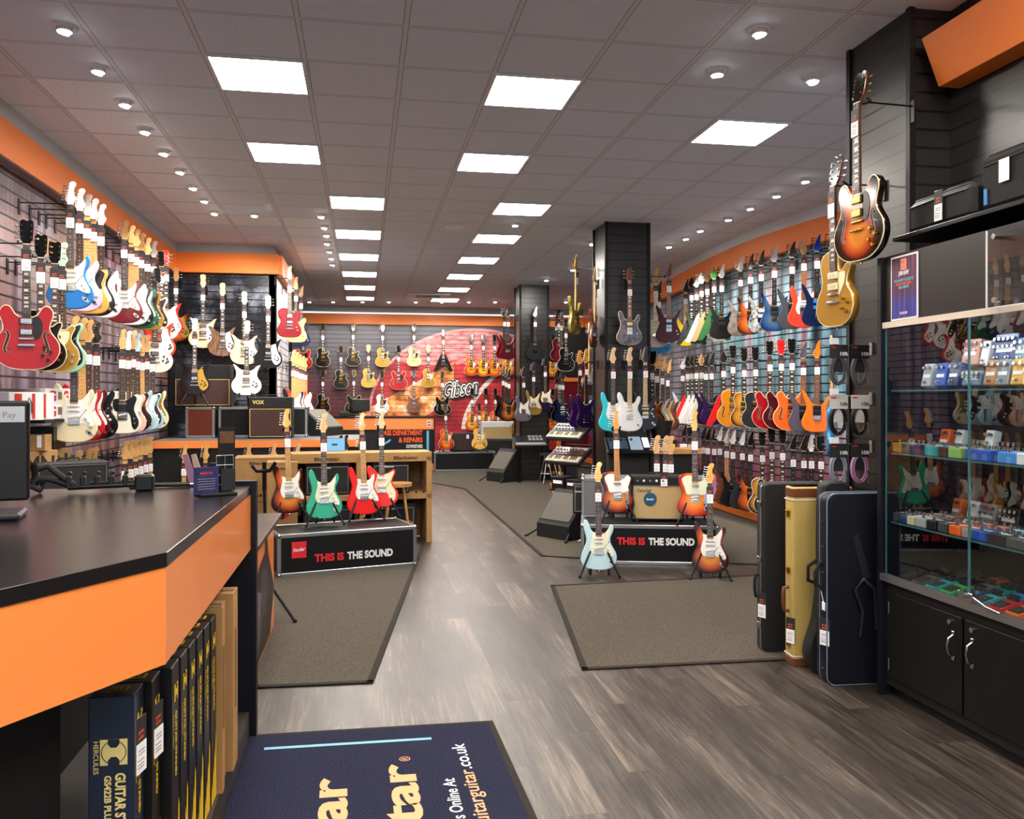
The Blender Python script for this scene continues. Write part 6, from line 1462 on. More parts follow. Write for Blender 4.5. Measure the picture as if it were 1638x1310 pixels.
child(mb, 'lettering', ['text_orange', 'text_white', 'text_blue'], o)
p = at_Y(578, 665, DK+.3)
o = thing('till_monitor', 'black till monitor on the desk at the back, seen from behind', 'monitor', (p.x, p.y, 1.15))
mb = MB(); mb.box((0, 0, .24), (.36, .03, .26), bev=.01); mb.build('screen', 'black_plastic', o); mb = MB(); mb.cyl((0, 0, 0), (0, 0, .12), .02, 8); mb.cyl((0, 0, 0), (0, 0, .015), .1, 16); mb.build('foot', 'black_plastic', o)
p = at_Y(555, 665, DK+.3)
o = thing('till_printer', 'low black till equipment left of the monitor on the back desk', 'printer', (p.x-.05, p.y, 1.15)); mb = MB(); mb.box((0, 0, .05), (.2, .2, .10), bev=.01); mb.build('casing', 'black_plastic', o); mb = MB(); mb.box((0, -.03, .11), (.12, .06, .03), bev=.005); mb.tube([(-.06, 0, .1), (-.14, 0, .22), (-.18, 0, .3)], .006, 6); mb.build('cover', 'dark_plastic', o)
# big cursive wall lettering
mb = MB()
p0 = at_Y(709, 632, 19.9)
put_text(mb, 'Gibson', (p0.x, 19.955, p0.z-.08), (1, 0, .17), (0, 0, 1), 0.86, .36, 0, .11, .22); put_text(mb, 'Gibson', (p0.x, 19.945, p0.z-.08), (1, 0, .17), (0, 0, 1), 0.845, .36, 1, .05, .22); put_text(mb, 'Gibson', (p0.x+.01, 19.935, p0.z-.08), (1, 0, .17), (0, 0, 1), 0.83, .36, 0, .005, .22)
mb.box((p0.x+.4, 19.975, p0.z+.1), (.5, .02, .02), 1)
o = mb.build('wall_lettering', ['text_black', 'text_white']); tag(o, 'black and white cursive name in raised letters across the back wall', 'sign')
# rear display trunk with two guitars and brown case
xa, xb = at_Y(694, 750, 18.0).x, at_Y(792, 750, 18.0).x
flightcase('flight_case', 'long low black trunk with silver edges before the back wall', ((xa+xb)/2, 18.2, 0), xb-xa, .40, .5, 0, handle=False)
p = at_Y(740, 718, 18.25)
o = thing('guitar_case', 'brown amplifier-like case between two guitars on the far trunk', 'case', (p.x, 18.25, .40)); mb = MB(); mb.box((0, 0, .20), (.50, .16, .40), bev=.02); mb.build('shell', mat('case_brown', '#2c1c18', .6), o); mb = MB(); mb.tube([(-.06, 0, .40), (-.05, 0, .425), (.05, 0, .425), (.06, 0, .40)], .008, 6); mb.build('handle', 'black_plastic', o); l = link('price_tag', TAG, o, loc=(.1, -.085, .42), mats=GREY_TAG)
stood('lp', 'cherry_burst', 714, 717, 18.0, .40, R(6), 'cherry sunburst single-cut on a stand at the left of the far trunk', 'small black stand left on the far trunk', low=.05, pg='pg_cream')
stood('lp', 'goldtop', 767, 714, 18.0, .40, R(-4), 'gold single-cut on a stand at the right of the far trunk', 'small black stand right on the far trunk', low=.06, pg='pg_cream')
for i, (px, w, h, z0, Yd, m_) in enumerate([(792, .9, .62, 0, 18.9, 'near_black'), (795, .7, .40, .62, 18.9, 'white_paint')]):
    p = at_Y(px, 700, Yd)
    amp('guitar_amplifier', ('black amplifier on the floor behind the far trunk', 'cream amplifier on top of the black one behind the far trunk')[i], (p.x, Yd, z0), w, h, .3, 0, 'dark_cloth' if i == 0 else 'beige_cloth', front_m=('tolex', 'white_paint')[i], panel=.1 if i else 0)
# ---- around the rear pillar: wedge, bass on stand, keyboard, stool, speaker
p = at_h(808, 768, 0); wedge('stage_monitor', 'tilted wedge speaker on legs left of the rear pillar', (p.x-.05, p.y-.2, 0), R(-60), .5, .45, .6, True)
p = at_h(822, 764, 0); guitar('strat', 'gloss_black', (p.x+.05, p.y+.15, .06), R(14), R(-9), 'black and white guitar on a floor stand by the rear pillar', 'guitars on stands', full=1, pg='pg_black', board='maple'); astand('black floor stand by the rear pillar', (p.x+.05, p.y+.15, 0), R(14), low=.06)
o = thing('mixing_keyboard', 'silver mixing keyboard on a black stand at the rear pillar', 'keyboard', (3.02, 15.38, 0), 0)
mb = MB(); M = Matrix.Translation((0, 0, .74)) @ Matrix.Rotation(R(28), 4, 'X'); mb.box((0, 0, 0), (.62, .36, .07), 0, M, .01); mb.build('casing', 'dark_plastic', o)
mb = MB(); mb.box((-.18, .05, .038), (.18, .2, .006), 1, M)
for k in range(4):
    for j in range(2): mb.box((.0+k*.07, .02+j*.10, .04), (.05, .07, .01), 0, M)
for k in range(11): mb.box((-.26+k*.05, -.13, .038), (.044, .08, .008), 0, M)
mb.build('controls', [mat('key_grey', '#8c8f94', .4), 'black_plastic'], o)
mb = MB()
for s in (-1, 1): mb.cyl((s*.22, 0, .0), (s*.22, 0, .71), .02, 8); mb.cyl((s*.22, -.2, .012), (s*.22, .2, .012), .015, 8)
mb.build('stand', 'black_metal', o)
p = at_h(872, 772, 0); stool('round black stool with curved chrome legs before the rear pillar', p.x+.05, p.y-.25, .55, 'rubber', 'chrome', .2)
p = at_h(905, 768, 0); o = amp('speaker_cabinet', 'black speaker cabinet on the floor right of the rear pillar', (3.66, 15.45, 0), .46, .58, .36, 0, 'dark_cloth', cat='speaker')
# ---- synthesiser rack left of the right trunk
o = thing('keyboard_rack', 'black two-tier rack with small synthesisers and stacked goods by the middle pillar', 'keyboard rack', (2.60, 10.40, 0), R(-58))
mb = MB()
for s in (-1, 1):
    mb.cyl((s*.26, .1, 0), (s*.26, .1, 1.12), .016, 8); mb.cyl((s*.26, -.25, .02), (s*.26, .25, .02), .016, 8)
for z in (.38, .68, .95): mb.cyl((-.26, .1, z), (.26, .1, z), .012, 8)
mb.build('frame', 'black_metal', o)
mb = MB(); mb.box((0, .02, .39), (.50, .40, .02)); mb.box((0, .02, .10), (.50, .40, .02)); mb.build('shelf', 'black_panel', o)
RK = o
def synth(label, z, px, wood=False):
    s = thing('synthesiser', label, 'keyboard', (0, 0, 0), 0, 'synthesisers on the rack')
    M0 = Matrix.Translation((2.60, 10.40, 0)) @ Matrix.Rotation(R(-58), 4, 'Z') @ Matrix.Translation((px, -.08, z)) @ Matrix.Rotation(R(38), 4, 'X')
    s.matrix_world = M0
    mb = MB(); mb.box((0, 0, 0), (.60, .30, .055), 0, None, .008); mb.build('casing', 'dark_plastic', s)
    mb = MB()
    for k in range(15): mb.box((-.27+k*.038, -.085, .031), (.031, .10, .008))
    mb.build('keys', mat('key_beige', '#b5a98e', .5), s)
    mb = MB()
    for k in range(14):
        if k % 7 not in (2, 6): mb.box((-.251+k*.038, -.065, .039), (.016, .06, .010))
    mb.build('black_keys', 'black_plastic', s)
    mb = MB(); mb.box((0, .06, .030), (.54, .13, .006), 0)
    mb.build('control_panel', 'mahogany' if wood else 'black_plastic', s)
    mb = MB()
    for k in range(9):
        for j in range(2): mb.cyl((-.23+k*.055, .03+j*.06, .032), (-.23+k*.055, .03+j*.06, .05), .010, 8)
    mb.build('knob_rows', 'chrome', s)
synth('upper small synthesiser with pale keys on the rack', 1.12, 0); synth('lower small synthesiser with brown panel on the rack', .82, -.02, True)
for i, (x, z, w, h, m_, lb) in enumerate([(-.12, .40, .22, .16, 'black_plastic', 'small black box on the rack shelf under the synthesisers, left'), (.12, .40, .20, .14, 'dark_plastic', 'small dark box on the rack shelf under the synthesisers, right'), (-.12, .11, .22, .2, 'black_plastic', 'black box at the bottom of the synthesiser rack, left'), (.13, .11, .2, .18, 'tolex', 'black box at the bottom of the synthesiser rack, right')]):
    M0 = Matrix.Translation((2.60, 10.40, 0)) @ Matrix.Rotation(R(-58), 4, 'Z') @ Matrix.Translation((x, -.04, z))
    mb = MB(); mb.box((0, 0, h/2), (w, .25, h), bev=.004); mb.box((0, -.126, h*.6), (w*.7, .004, h*.25), 1); b_ = mb.build('gear_box', [m_, 'tag_label']); b_.matrix_world = M0; tag(b_, lb, 'box', 'boxes on the synthesiser rack')
# orange bodied small basses on the floor by the rack
for i, (px, py, c_) in enumerate([(910, 795, 'bright_orange'), (922, 785, 'bright_orange'), (933, 780, 'natural')]):
    p = at_h(px, py+12, 0); guitar('strat', c_, (p.x+.02*i-.12, p.y+.25+.36*i, .02), R(60), R(-14), ('bright orange short guitar lowest beside the wedge speaker', 'bright orange guitar, second beside the wedge speaker', 'natural wood guitar behind the two bright orange ones')[i], 'small guitars by the rack', full=1, sz=.62, pg='pg_black', tagged=False)
wedge('stage_monitor', 'large brown-grilled wedge speaker on legs left of the right trunk', (2.22, 9.25, 0), R(-58), .50, .42, .52, True)
# ---- electronic kit table right of the middle pillar
o = thing('effects_table', 'black pedestal table with glossy blue effects surface behind the right trunk', 'effects table', (2.98, 9.35, 0), R(-6))
M = Matrix.Translation((0, 0, 1.0)) @ Matrix.Rotation(R(35), 4, 'X')
mb = MB(); mb.box((0, 0, 0), (.52, .30, .04), 0, M, .008); mb.build('top', 'gloss_black', o)
mb = MB(); mb.box((-.12, .02, .022), (.22, .2, .004), 0, M); mb.box((.08, .02, .022), (.14, .24, .004), 1, M); mb.box((.2, .03, .024), (.07, .18, .006), 2, M)
for k in range(5): mb.cyl((-.2+k*.06, .08, .02), (-.2+k*.06, .08, .04), .014, 10, 3, M=M)
mb.build('panels', [mat('panel_blue', '#2c3c4c', .15), mat('panel_pale', '#7f95a8', .25), 'tag_label', 'black_plastic'], o)
mb = MB(); mb.box((0, .08, .48), (.46, .20, .94)); mb.build('pedestal', 'near_black', o)
o = thing('work_bench', 'wooden topped bench with a yellow tool, behind the right trunk near the wall', 'bench', (3.55, 9.5, 0), R(-6))
mb = MB(); mb.box((0, 0, .93), (.62, .35, .06), bev=.004); mb.build('top', 'wood_stool', o)
mb = MB(); mb.box((0, .02, .45), (.56, .28, .9)); mb.build('body', 'near_black', o)
mb = MB(); mb.box((0, 0, .025), (.10, .06, .05), bev=.01); oo = mb.build('yellow_tool', 'box_yellow', loc=(3.52, 9.45, .96)); tag(oo, 'small yellow tool lying on the wooden bench', 'tool')
mb = MB(); mb.box((0, 0, .025), (.08, .05, .05), bev=.01); oo = mb.build('white_tool', 'white_plastic', loc=(3.68, 9.46, .96)); tag(oo, 'small white item beside the yellow tool', 'tool')
for i, (px, yt) in enumerate([(1051, 699), (1062, 698), (1067, 703)]):
    p = at_Z(px, yt, 9.1); guitar('strat', ('gloss_black', 'three_tone_burst', 'gloss_white')[i], (p.x, p.y-.06*i, .10), R(-14), R(-5), 'maple headed guitar in the rack behind the beige amplifier, %s' % ('left', 'middle', 'right')[i], 'guitars behind the beige amplifier', full=1, board='rosewood', sz=1.06)
mb = MB(); mb.box((0, 0, .26), (.30, .36, .52), bev=.01); mb.box((0, -.181, .26), (.24, .004, .44), 1); p = at_Z(1068, 690, 9.9); oo = mb.build('black_cabinet', ['tolex', 'dark_cloth'], loc=(3.55, 10.1, .0)); tag(oo, 'black cabinet on the floor behind the wooden bench', 'speaker')
mb = MB(); mb.cyl((0, 0, 0), (0, 0, .22), .10, 18, 0, .15, caps=True); mb.cyl((0, 0, .22), (0, 0, .221), .14, 18, 1); oo = mb.build('dark_bucket', ['dark_plastic', 'black_metal'], loc=(3.58, 9.95, 1.05)); tag(oo, 'dark tapered tub below the oblique guitars by the middle pillar', 'tub')
mb = MB(); mb.box((0, 0, .52), (.3, .3, 1.04)); oo = mb.build('plinth_block', 'near_black', loc=(3.58, 9.95+.0, 0.005)); tag(oo, 'black plinth under the dark tapered tub', 'plinth')
bpy.data.objects.remove(bpy.data.objects['black_cabinet'])
# ---- instrument cases standing by the near pillar
def case(name, label, x, y, w, d, h, rz, m, parts, r=.03, tagz=None):
    o = thing(name, label, 'guitar case', (x, y, 0), rz, 'standing guitar cases')
    mb = MB()
    P = []
    for (cx, cz, a0) in ((w/2-r, r, -90), (w/2-r, h-r, 0), (-w/2+r, h-r, 90), (-w/2+r, r, 180)):
        for k in range(5): a = R(a0+k*22.5); P.append((cx+r*math.cos(a), cz+r*math.sin(a)))
    mb.prism(P, -d/2, d/2, .008, M=None); mb.build('shell', m, o)
    parts(o); 
    if tagz: 
        l = link('price_tag', TAG, o, loc=(-w/2-.006, -d/2+.02, tagz), mats=GREY_TAG); l.rotation_euler = (0, 0, R(-60))
    return o
def lid_line(o, w, d, h, m, t=.006, off=0, r=.03):
    mb = MB(); pts = []
    for (cx, cz, a0) in ((w/2-r, r, -90), (w/2-r, h-r, 0), (-w/2+r, h-r, 90), (-w/2+r, r, 180)):
        for k in range(5): a = R(a0+k*22.5); pts.append((cx+(r+.002)*math.cos(a), off, cz+(r+.002)*math.sin(a)))
    mb.tube(pts, t, 6, 0, True); mb.build('piping', m, o)
def latches(o, x, d, zs, m, handle_z=None, hm='leather_brown'):
    for z in zs:
        mb = MB(); mb.box((x-.004, 0, z), (.010, .045, .035), bev=.003); mb.cyl((x-.010, -.01, z+.012), (x-.010, .01, z+.012), .009, 10); mb.box((x-.010, 0, z-.008), (.008, .02, .03), bev=.003); mb.build('latch', m, o)
    if handle_z:
        mb = MB(); mb.tube([(x, 0, handle_z-.07), (x-.03, 0, handle_z-.065), (x-.036, 0, handle_z-.03), (x-.036, 0, handle_z+.03), (x-.03, 0, handle_z+.065), (x, 0, handle_z+.07)], .010, 8); mb.build('handle', hm, o)
def p1(o): lid_line(o, .40, .12, 1.02, 'alu', .006, -.01); latches(o, -.20, .12, (.16, .56, .90), 'chrome', .40, 'rubber')
case('guitar_case', 'black hard case with silver rim standing behind the tweed one', 2.66, 4.74, .40, .12, 1.02, R(-6), 'tolex', p1, tagz=.38) if False else None
CXs = 2.63
case('guitar_case', 'black hard case with silver rim standing behind the tweed one', 2.60, 4.88, .40, .12, 1.03, R(-4), 'tolex', p1, tagz=.36)
def p2(o):
    w, d, h = .36, .11, 1.035
    for z0, z1 in ((0, .055), (h-.07, h)):
        mb = MB(); mb.box((0, 0, (z0+z1)/2), (w+.006, d+.006, z1-z0), bev=.012); mb.build('leather_end', 'leather_brown', o)
    mb = MB()
    for z in (.06, h-.075): mb.box((0, 0, z), (w+.008, d+.008, .006))
    mb.build('white_trim', 'white_plastic', o); latches(o, -.18, d, (.13, .55, .88), 'gold_metal', .38)
case('guitar_case', 'tweed case with brown leather ends and brass latches', 2.62, 4.60, .36, .11, 1.035, R(-4), 'tweed', p2, .012, tagz=.28)
def p3(o):
    lid_line(o, .40, .13, 1.03, mat('piping_blue', '#6f7c92', .4), .004, -.062, .05); lid_line(o, .40, .13, 1.03, 'piping_blue', .003, .02, .05)
    mb = MB(); mb.tube([(-.02, -.075, .26), (-.01, -.085, .40), (-.06, -.10, .52), (-.02, -.105, .58), (.05, -.10, .52), (.07, -.08, .30)], .010, 8); mb.build('shoulder_strap', 'dark_plastic', o)
    mb = MB(); mb.add([(-.06, -.071, .80), (-.03, -.071, .82), (.045, -.071, .58), (.0, -.071, .56)], [(3, 2, 1, 0)]); mb.build('strap_tab', 'dark_plastic', o)
    mb = MB()
    for z in (.08, .22, .60, .74, .88): mb.cyl((-.2, -.02, z), (-.204, -.02, z), .005, 8); mb.cyl((-.2, .0, z), (-.204, .0, z), .005, 8)
    mb.build('studs', 'nickel', o)
    mb = MB(); mb.tube([(-.20, 0, .52), (-.235, 0, .53), (-.24, 0, .60), (-.20, 0, .66)], .010, 8); mb.build('handle', 'rubber', o)
    mb = MB(); mb.box((-.205, -.03, .42), (.004, .035, .045), bev=.001); mb.tube([(-.205, -.03, .44), (-.215, -.02, .50)], .002, 5); mb.build('white_tag', 'tag_label', o)
case('gig_case', 'large black soft case with pale piping leaning next to the glass cabinet', 2.665, 4.285, .40, .13, 1.03, R(-3), 'navy_panel', p3, .05, tagz=.36)
# round topped small case between
o = thing('gig_case', 'narrow black rounded case between the tweed case and the soft case', 'guitar case', (2.62, 4.44, 0), R(-4), 'standing guitar cases')
mb = MB(); mb.prism(smooth_poly([(0, 0), (.12, .01), (.165, .12), (.12, .30), (.10, .45), (.09, .60), (.085, 1.0), (.06, 1.07), (0, 1.08), (-.06, 1.07), (-.085, 1.0), (-.09, .60), (-.10, .45), (-.12, .30), (-.17, .12), (-.12, .01)], 4), -.045, .045, .012); mb.build('shell', 'tolex', o)
mb = MB(); mb.tube([(-.09, 0, .50), (-.15, 0, .52), (-.15, 0, .60), (-.09, 0, .64)], .010, 8); mb.build('handle', 'rubber', o)
# ---- packed cables on the near pillar
def cable_pack(label, x, y, ztop, col, card, kind):
    o = thing('cable_pack', label, 'cable', (x, y, ztop), R(-8), 'packed cables on the near pillar')
    mb = MB(); mb.box((0, 0, -.04), (.108, .003, .08), bev=.001)
    mb.box((0, .012, -.11), (.06, .003, .10), 0); mb.build('header_card', card, o)
    mb = MB(); put_text(mb, '10ft', (.008, -.0025, -.062), X_, Z_, .045, .020, 0 if kind != 'white' else 1, .03); 
    mb.box((-.03, -.0025, -.015), (.03, .001, .008), 2); mb.build('printing', ['text_white', 'text_black', 'red_print'], o)
    for k in range(5):
        mb = MB() if k == 0 else mb
        mb.tube([((.034+.004*k)*math.cos(t), (.004+.007*(k%3)), -.145+(.070+.004*k)*math.sin(t)) for t in [2*math.pi*j/20 for j in range(20)]], .0052, 6, 0, True)
    mb.build('coil', col, o)
    for s in (-1, 1):
        mb = MB(); mb.cyl((s*.028+.012, -.006, -.155), (s*.028+.018, -.006, -.205), .0045, 8); mb.cyl((s*.028+.018, -.006, -.205), (s*.028+.020, -.006, -.228), .0025, 6, 0); mb.build('plug', 'chrome', o)
mat('braid', '#55565c', .7, noise=.8, nscale=220); mat('cable_grey', '#8b93a3', .5); mat('cable_pink', '#b07fa8', .5); mat('card_white', '#cfccc8', .6); mat('card_dark', '#242428', .5)
for r_i, (zt, col, card, kind, w) in enumerate([(1.855, 'braid', 'card_dark', 'black', 'black braided'), (1.565, 'black_plastic', 'card_white', 'white', 'thin black, pale card'), (1.285, 'cable_grey', 'card_dark', 'grey', 'grey')]):
    for c_i, x in enumerate((2.70, 2.835)):
        cc_, lb = col, w
        if r_i == 2 and c_i == 1: cc_, lb = 'cable_pink', 'pink'
        y = 4.52
        cable_pack('%s packed cable on the near pillar, %s' % (lb, ('left of the pair', 'right of the pair')[c_i]) if lb != 'pink' else 'pink packed cable at the lower right on the near pillar', x, y, zt, cc_, card, kind)
    mb = MB(); mb.cyl((2.60, 4.53, zt-.004), (2.92, 4.53, zt-.004), .003, 6); mb.box((2.66, 4.50, zt+.02), (.055, .004, .035), 1); mb.box((2.912, 4.53, zt-.02), (.012, .03, .07)); 
    for v in range(len(mb.v)): pass
    oo = mb.build('display_hook', ['steel_wire', 'tag_label']); tag(oo, 'steel hook with price ticket for the %s cables' % ('braided', 'pale carded', 'lowest')[r_i], 'hook', 'cable hooks')
# ================================================================ glass cabinet on the right
XF, YA, YZ0 = 2.68, 4.06, .9      # front plane, far end, near end
o = thing('display_cabinet', 'tall black glass-fronted cabinet full of effects pedals on the right', 'display cabinet', (2.9, 2.4, 0))
CAB = o
def cpart(mb, name, mats): return child(mb, name, mats, CAB)
mb = MB(); mb.box((2.90, (YA+YZ0)/2, .33), (.42, YA-YZ0, .54)); mb.box((2.92, (YA+YZ0)/2, .03), (.38, YA-YZ0-.02, .06)); cpart(mb, 'base', 'near_black')
mb = MB(); mb.box((2.885, YA+.01, 1.14), (.45, .03, 2.28)); cpart(mb, 'end_panel', 'navy_panel')
mb = MB(); mb.box((3.13, (YA+YZ0)/2, 1.27), (.02, YA-YZ0, 1.34)); cpart(mb, 'back_panel', 'near_black')
mb = MB(); mb.box((2.90, (YA+YZ0)/2, 2.11), (.44, YA-YZ0, .34)); cpart(mb, 'header', mat('header_brown', '#1d1a18', .3))
mb = MB(); mb.box((2.675, (YA+YZ0)/2, 1.925), (.012, YA-YZ0, .03)); cpart(mb, 'light_strip', mat('strip_cream', '#d8cbb8', .5))
mb = MB(); mb.box((2.672, (YA+YZ0)/2, .618), (.03, YA-YZ0, .035)); cpart(mb, 'sill', 'alu')
mb = MB(); mb.box((2.90, (YA+YZ0)/2, .603), (.42, YA-YZ0, .006)); cpart(mb, 'floor_board', 'near_black')
for k, (z) in enumerate((.90, 1.26, 1.585)):
    mb = MB(); mb.box((2.91, (YA+YZ0)/2, z), (.38, YA-YZ0-.02, .008)); cpart(mb, 'glass_shelf', mat('shelf_glass', '#20383c', .08) if False else 'acrylic')
    mb = MB(); mb.box((2.719, (YA+YZ0)/2, z), (.003, YA-YZ0-.02, .009)); cpart(mb, 'shelf_edge', mat('glass_edge', '#3c6a70', .15))
seams = [4.04, 3.42, 2.72, 2.0, .92]
for i in range(4):
    y1, y0 = seams[i], seams[i+1]
    mb = MB(); mb.box((XF, (y0+y1)/2, 1.275), (.006, y1-y0-.006, 1.27)); cpart(mb, 'glass_door', 'cabinet_glass')
    mb = MB(); mb.box((XF, y0+.003, 1.275), (.0065, .004, 1.27)); mb.box((XF, y1-.003, 1.275), (.0065, .004, 1.27)); cpart(mb, 'glass_door_edge', 'glass_edge')
mb = MB(); mb.box((2.665, 3.42, .655), (.02, .09, .05), bev=.004); mb.cyl((2.655, 3.42, .67), (2.640, 3.42, .67), .02, 16); mb.tube([(2.655, 3.36, .665), (2.65, 3.28, .645), (2.655, 3.2, .635)], .006, 6); cpart(mb, 'glass_lock', 'chrome')
doors = [(4.0, 3.46), (3.445, 2.84), (2.82, 2.22), (2.2, 1.6)]
for i, (y1, y0) in enumerate(doors):
    mb = MB(); mb.box((2.682, (y0+y1)/2, .33), (.018, y1-y0, .44), bev=.002); dd = cpart(mb, 'door', 'black_panel')
    hy = y0+.055 if i % 2 == 0 else y1-.055
    L = CAB.location
    mb = MB(); mb.tube([(2.672-L.x, hy-L.y, .36), (2.648-L.x, hy-L.y, .375), (2.640-L.x, hy-L.y, .41), (2.648-L.x, hy-L.y, .445), (2.672-L.x, hy-L.y, .46)], .006, 8)
    for z in (.353, .467): mb.box((2.671-L.x, hy-L.y, z), (.006, .018, .02), bev=.002)
    mb.build('handle', 'nickel', dd)
    mb = MB(); mb.cyl((2.672-L.x, hy-L.y+(.02 if i % 2 == 0 else -.0), .515), (2.664-L.x, hy-L.y+(.02 if i % 2 == 0 else 0), .515), .012, 16); mb.build('lock', 'chrome', dd)
    hyg = y1-.004 if i % 2 == 0 else y0+.004
    for z in (.18, .47):
        mb = MB(); mb.cyl((2.668-L.x, hyg-L.y, z-.03), (2.668-L.x, hyg-L.y, z+.03), .004, 8); mb.build('hinge', 'chrome', dd)
mb = MB(); mb.box((2.73, 2.4, 1.932), (.03, 3.0, .008)); cpart(mb, 'led_strip', mat('led', '#ffffff', .5, emit='#f2f6ff', es=22))
# clear panel bolted on the header
o = thing('acrylic_panel', 'clear acrylic sheet bolted on the cabinet header at the right edge', 'panel', (2.645, 2.4, 2.10))
mb = MB(); mb.box((0, .22, 0), (.006, 1.30, .335)); mb.build('sheet', 'acrylic', o)
mb = MB()
for (y, z) in ((.82, .135), (.82, -.135)): mb.cyl((.035, y, z), (-.008, y, z), .012, 14)
mb.build('standoff', 'chrome', o)
mb = MB(); mb.box((-.0, .868, 0), (.0065, .004, .335)); mb.box((0, .22, -.166), (.0065, 1.3, .003)); mb.build('edge', 'white_plastic', o)
# poster (the code square of the photograph is left out)
def poster_mat():
    m, nt, b = bsdf_mat('poster_art'); v, x, y, z = xyz(nt)
    n = noise_tex(nt, v, 8, 3, 1, 6, .2)
    a = ramp(nt, n, [(.35, '#140a1c'), (.55, '#5c1a4a'), (.7, '#a02a60')]); c = ramp(nt, n, [(.35, '#0e1a5a'), (.55, '#2c3ca8'), (.7, '#8a2a90')])
    nt.links.new(mixc(nt, ramp(nt, math_node(nt, 'ADD', math_node(nt, 'MULTIPLY', z, 4), .55), [(.2, '#000000'), (.5, '#ffffff')]), c, a), b.inputs['Base Color']); b.inputs['Roughness'].default_value = .35; MATS['poster_art'] = m
poster_mat()
o = thing('poster', 'small dark purple and blue poster with white border on the cabinet header', 'poster', (2.676, 3.88, 2.105))
mb = MB(); mb.box((0, 0, 0), (.004, .215, .325)); mb.build('sheet', 'text_white', o)
mb = MB(); mb.box((-.003, 0, 0), (.002, .195, .305)); mb.build('print', 'poster_art', o)
mb = MB(); f = -.0048; rt = (0, -1, 0)
mb.box((f, 0, .115), (.0008, .045, .055), 0); put_text(mb, 'MY', (f-.001, 0, .118), rt, Z_, .03, .016, 3, .03, align='c', res=2)
put_text(mb, 'GG', (f-.001, 0, .095), rt, Z_, .03, .016, 3, .03, align='c', res=2)
put_text(mb, 'JOIN NOW', (f, 0, .062), rt, Z_, .085, .020, 1, .05, .2, align='c', res=2)
put_text(mb, 'FOR PRIORITY ACCESS TO', (f, 0, .030), rt, Z_, .155, .013, 2, .04, .2, align='c', res=2); put_text(mb, 'PRE-OWNED GEAR', (f, 0, .012), rt, Z_, .12, .013, 3, .04, .2, align='c', res=2)
put_text(mb, 'AND EVENTS', (f, 0, -.006), rt, Z_, .085, .013, 2, .04, .2, align='c', res=2); put_text(mb, 'SCAN ME', (f, 0, -.135), rt, Z_, .06, .012, 1, .03, align='c', res=2)
mb.build('lettering', [mat('poster_orange', '#f0a080', .5), 'text_white', 'text_blue', 'text_orange'], o)
# high shelf with the two bags
mb = MB(); mb.box((2.93, 2.6, 2.37), (.44, 2.86, .022), bev=.003); o = mb.build('wall_shelf', 'black_panel'); tag(o, 'long black shelf above the glass cabinet holding bags', 'shelf')
def bag(label, y0, y1, h, d=.28):
    w = y1-y0; o = thing('gear_bag', label, 'bag', (2.90, (y0+y1)/2, 2.381), 0, 'black gear bags on the high shelf')
    mb = MB(); mb.box((0, 0, h/2), (d, w, h), bev=.03); mb.build('bag_body', 'tolex', o)
    mb = MB(); mb.tube([(-d/2-.002, -w/2+.03, h*.80), (-d/2-.003, 0, h*.82), (-d/2-.002, w/2-.03, h*.80)], .004, 6); mb.tube([(-d/2+.03, w/2-.03, h+.001), (-d/2+.03, -w/2+.03, h+.001)], .004, 6); mb.build('zip', 'dark_plastic', o)
    mb = MB(); mb.tube([(-.02, -.09, h-.005), (-.03, -.07, h+.03), (-.03, .07, h+.03), (-.02, .09, h-.005)], .011, 8); mb.build('handle', 'rubber', o)
    l = link('price_tag', TAG, o, loc=(-d/2-.012, -.02, h+.005), mats=GREY_TAG); l.rotation_euler = (R(0), 0, R(-90)); l.scale = (1, 1, 1)
    return o
bag('lower black gear bag at the left end of the high shelf', 3.50, 3.98, .17)
b2 = bag('taller black gear bag with two tags next to the lower bag', 2.86, 3.46, .26)
mb = MB(); mb.box((-.153, .13, .16), (.002, .06, .10)); mb.build('white_tag', 'tag_label', b2); mb = MB(); mb.box((-.146, .25, .07), (.004, .02, .07)); mb.build('blue_tab', mat('tab_blue', '#2f7fc8', .5), b2)
mb = MB(); mb.box((0, 0, .13), (.28, .5, .26), bev=.03); o = mb.build('gear_bag', 'tolex', loc=(2.90, 2.5, 2.381)); tag(o, 'black gear bag at the right picture edge on the high shelf', 'bag')
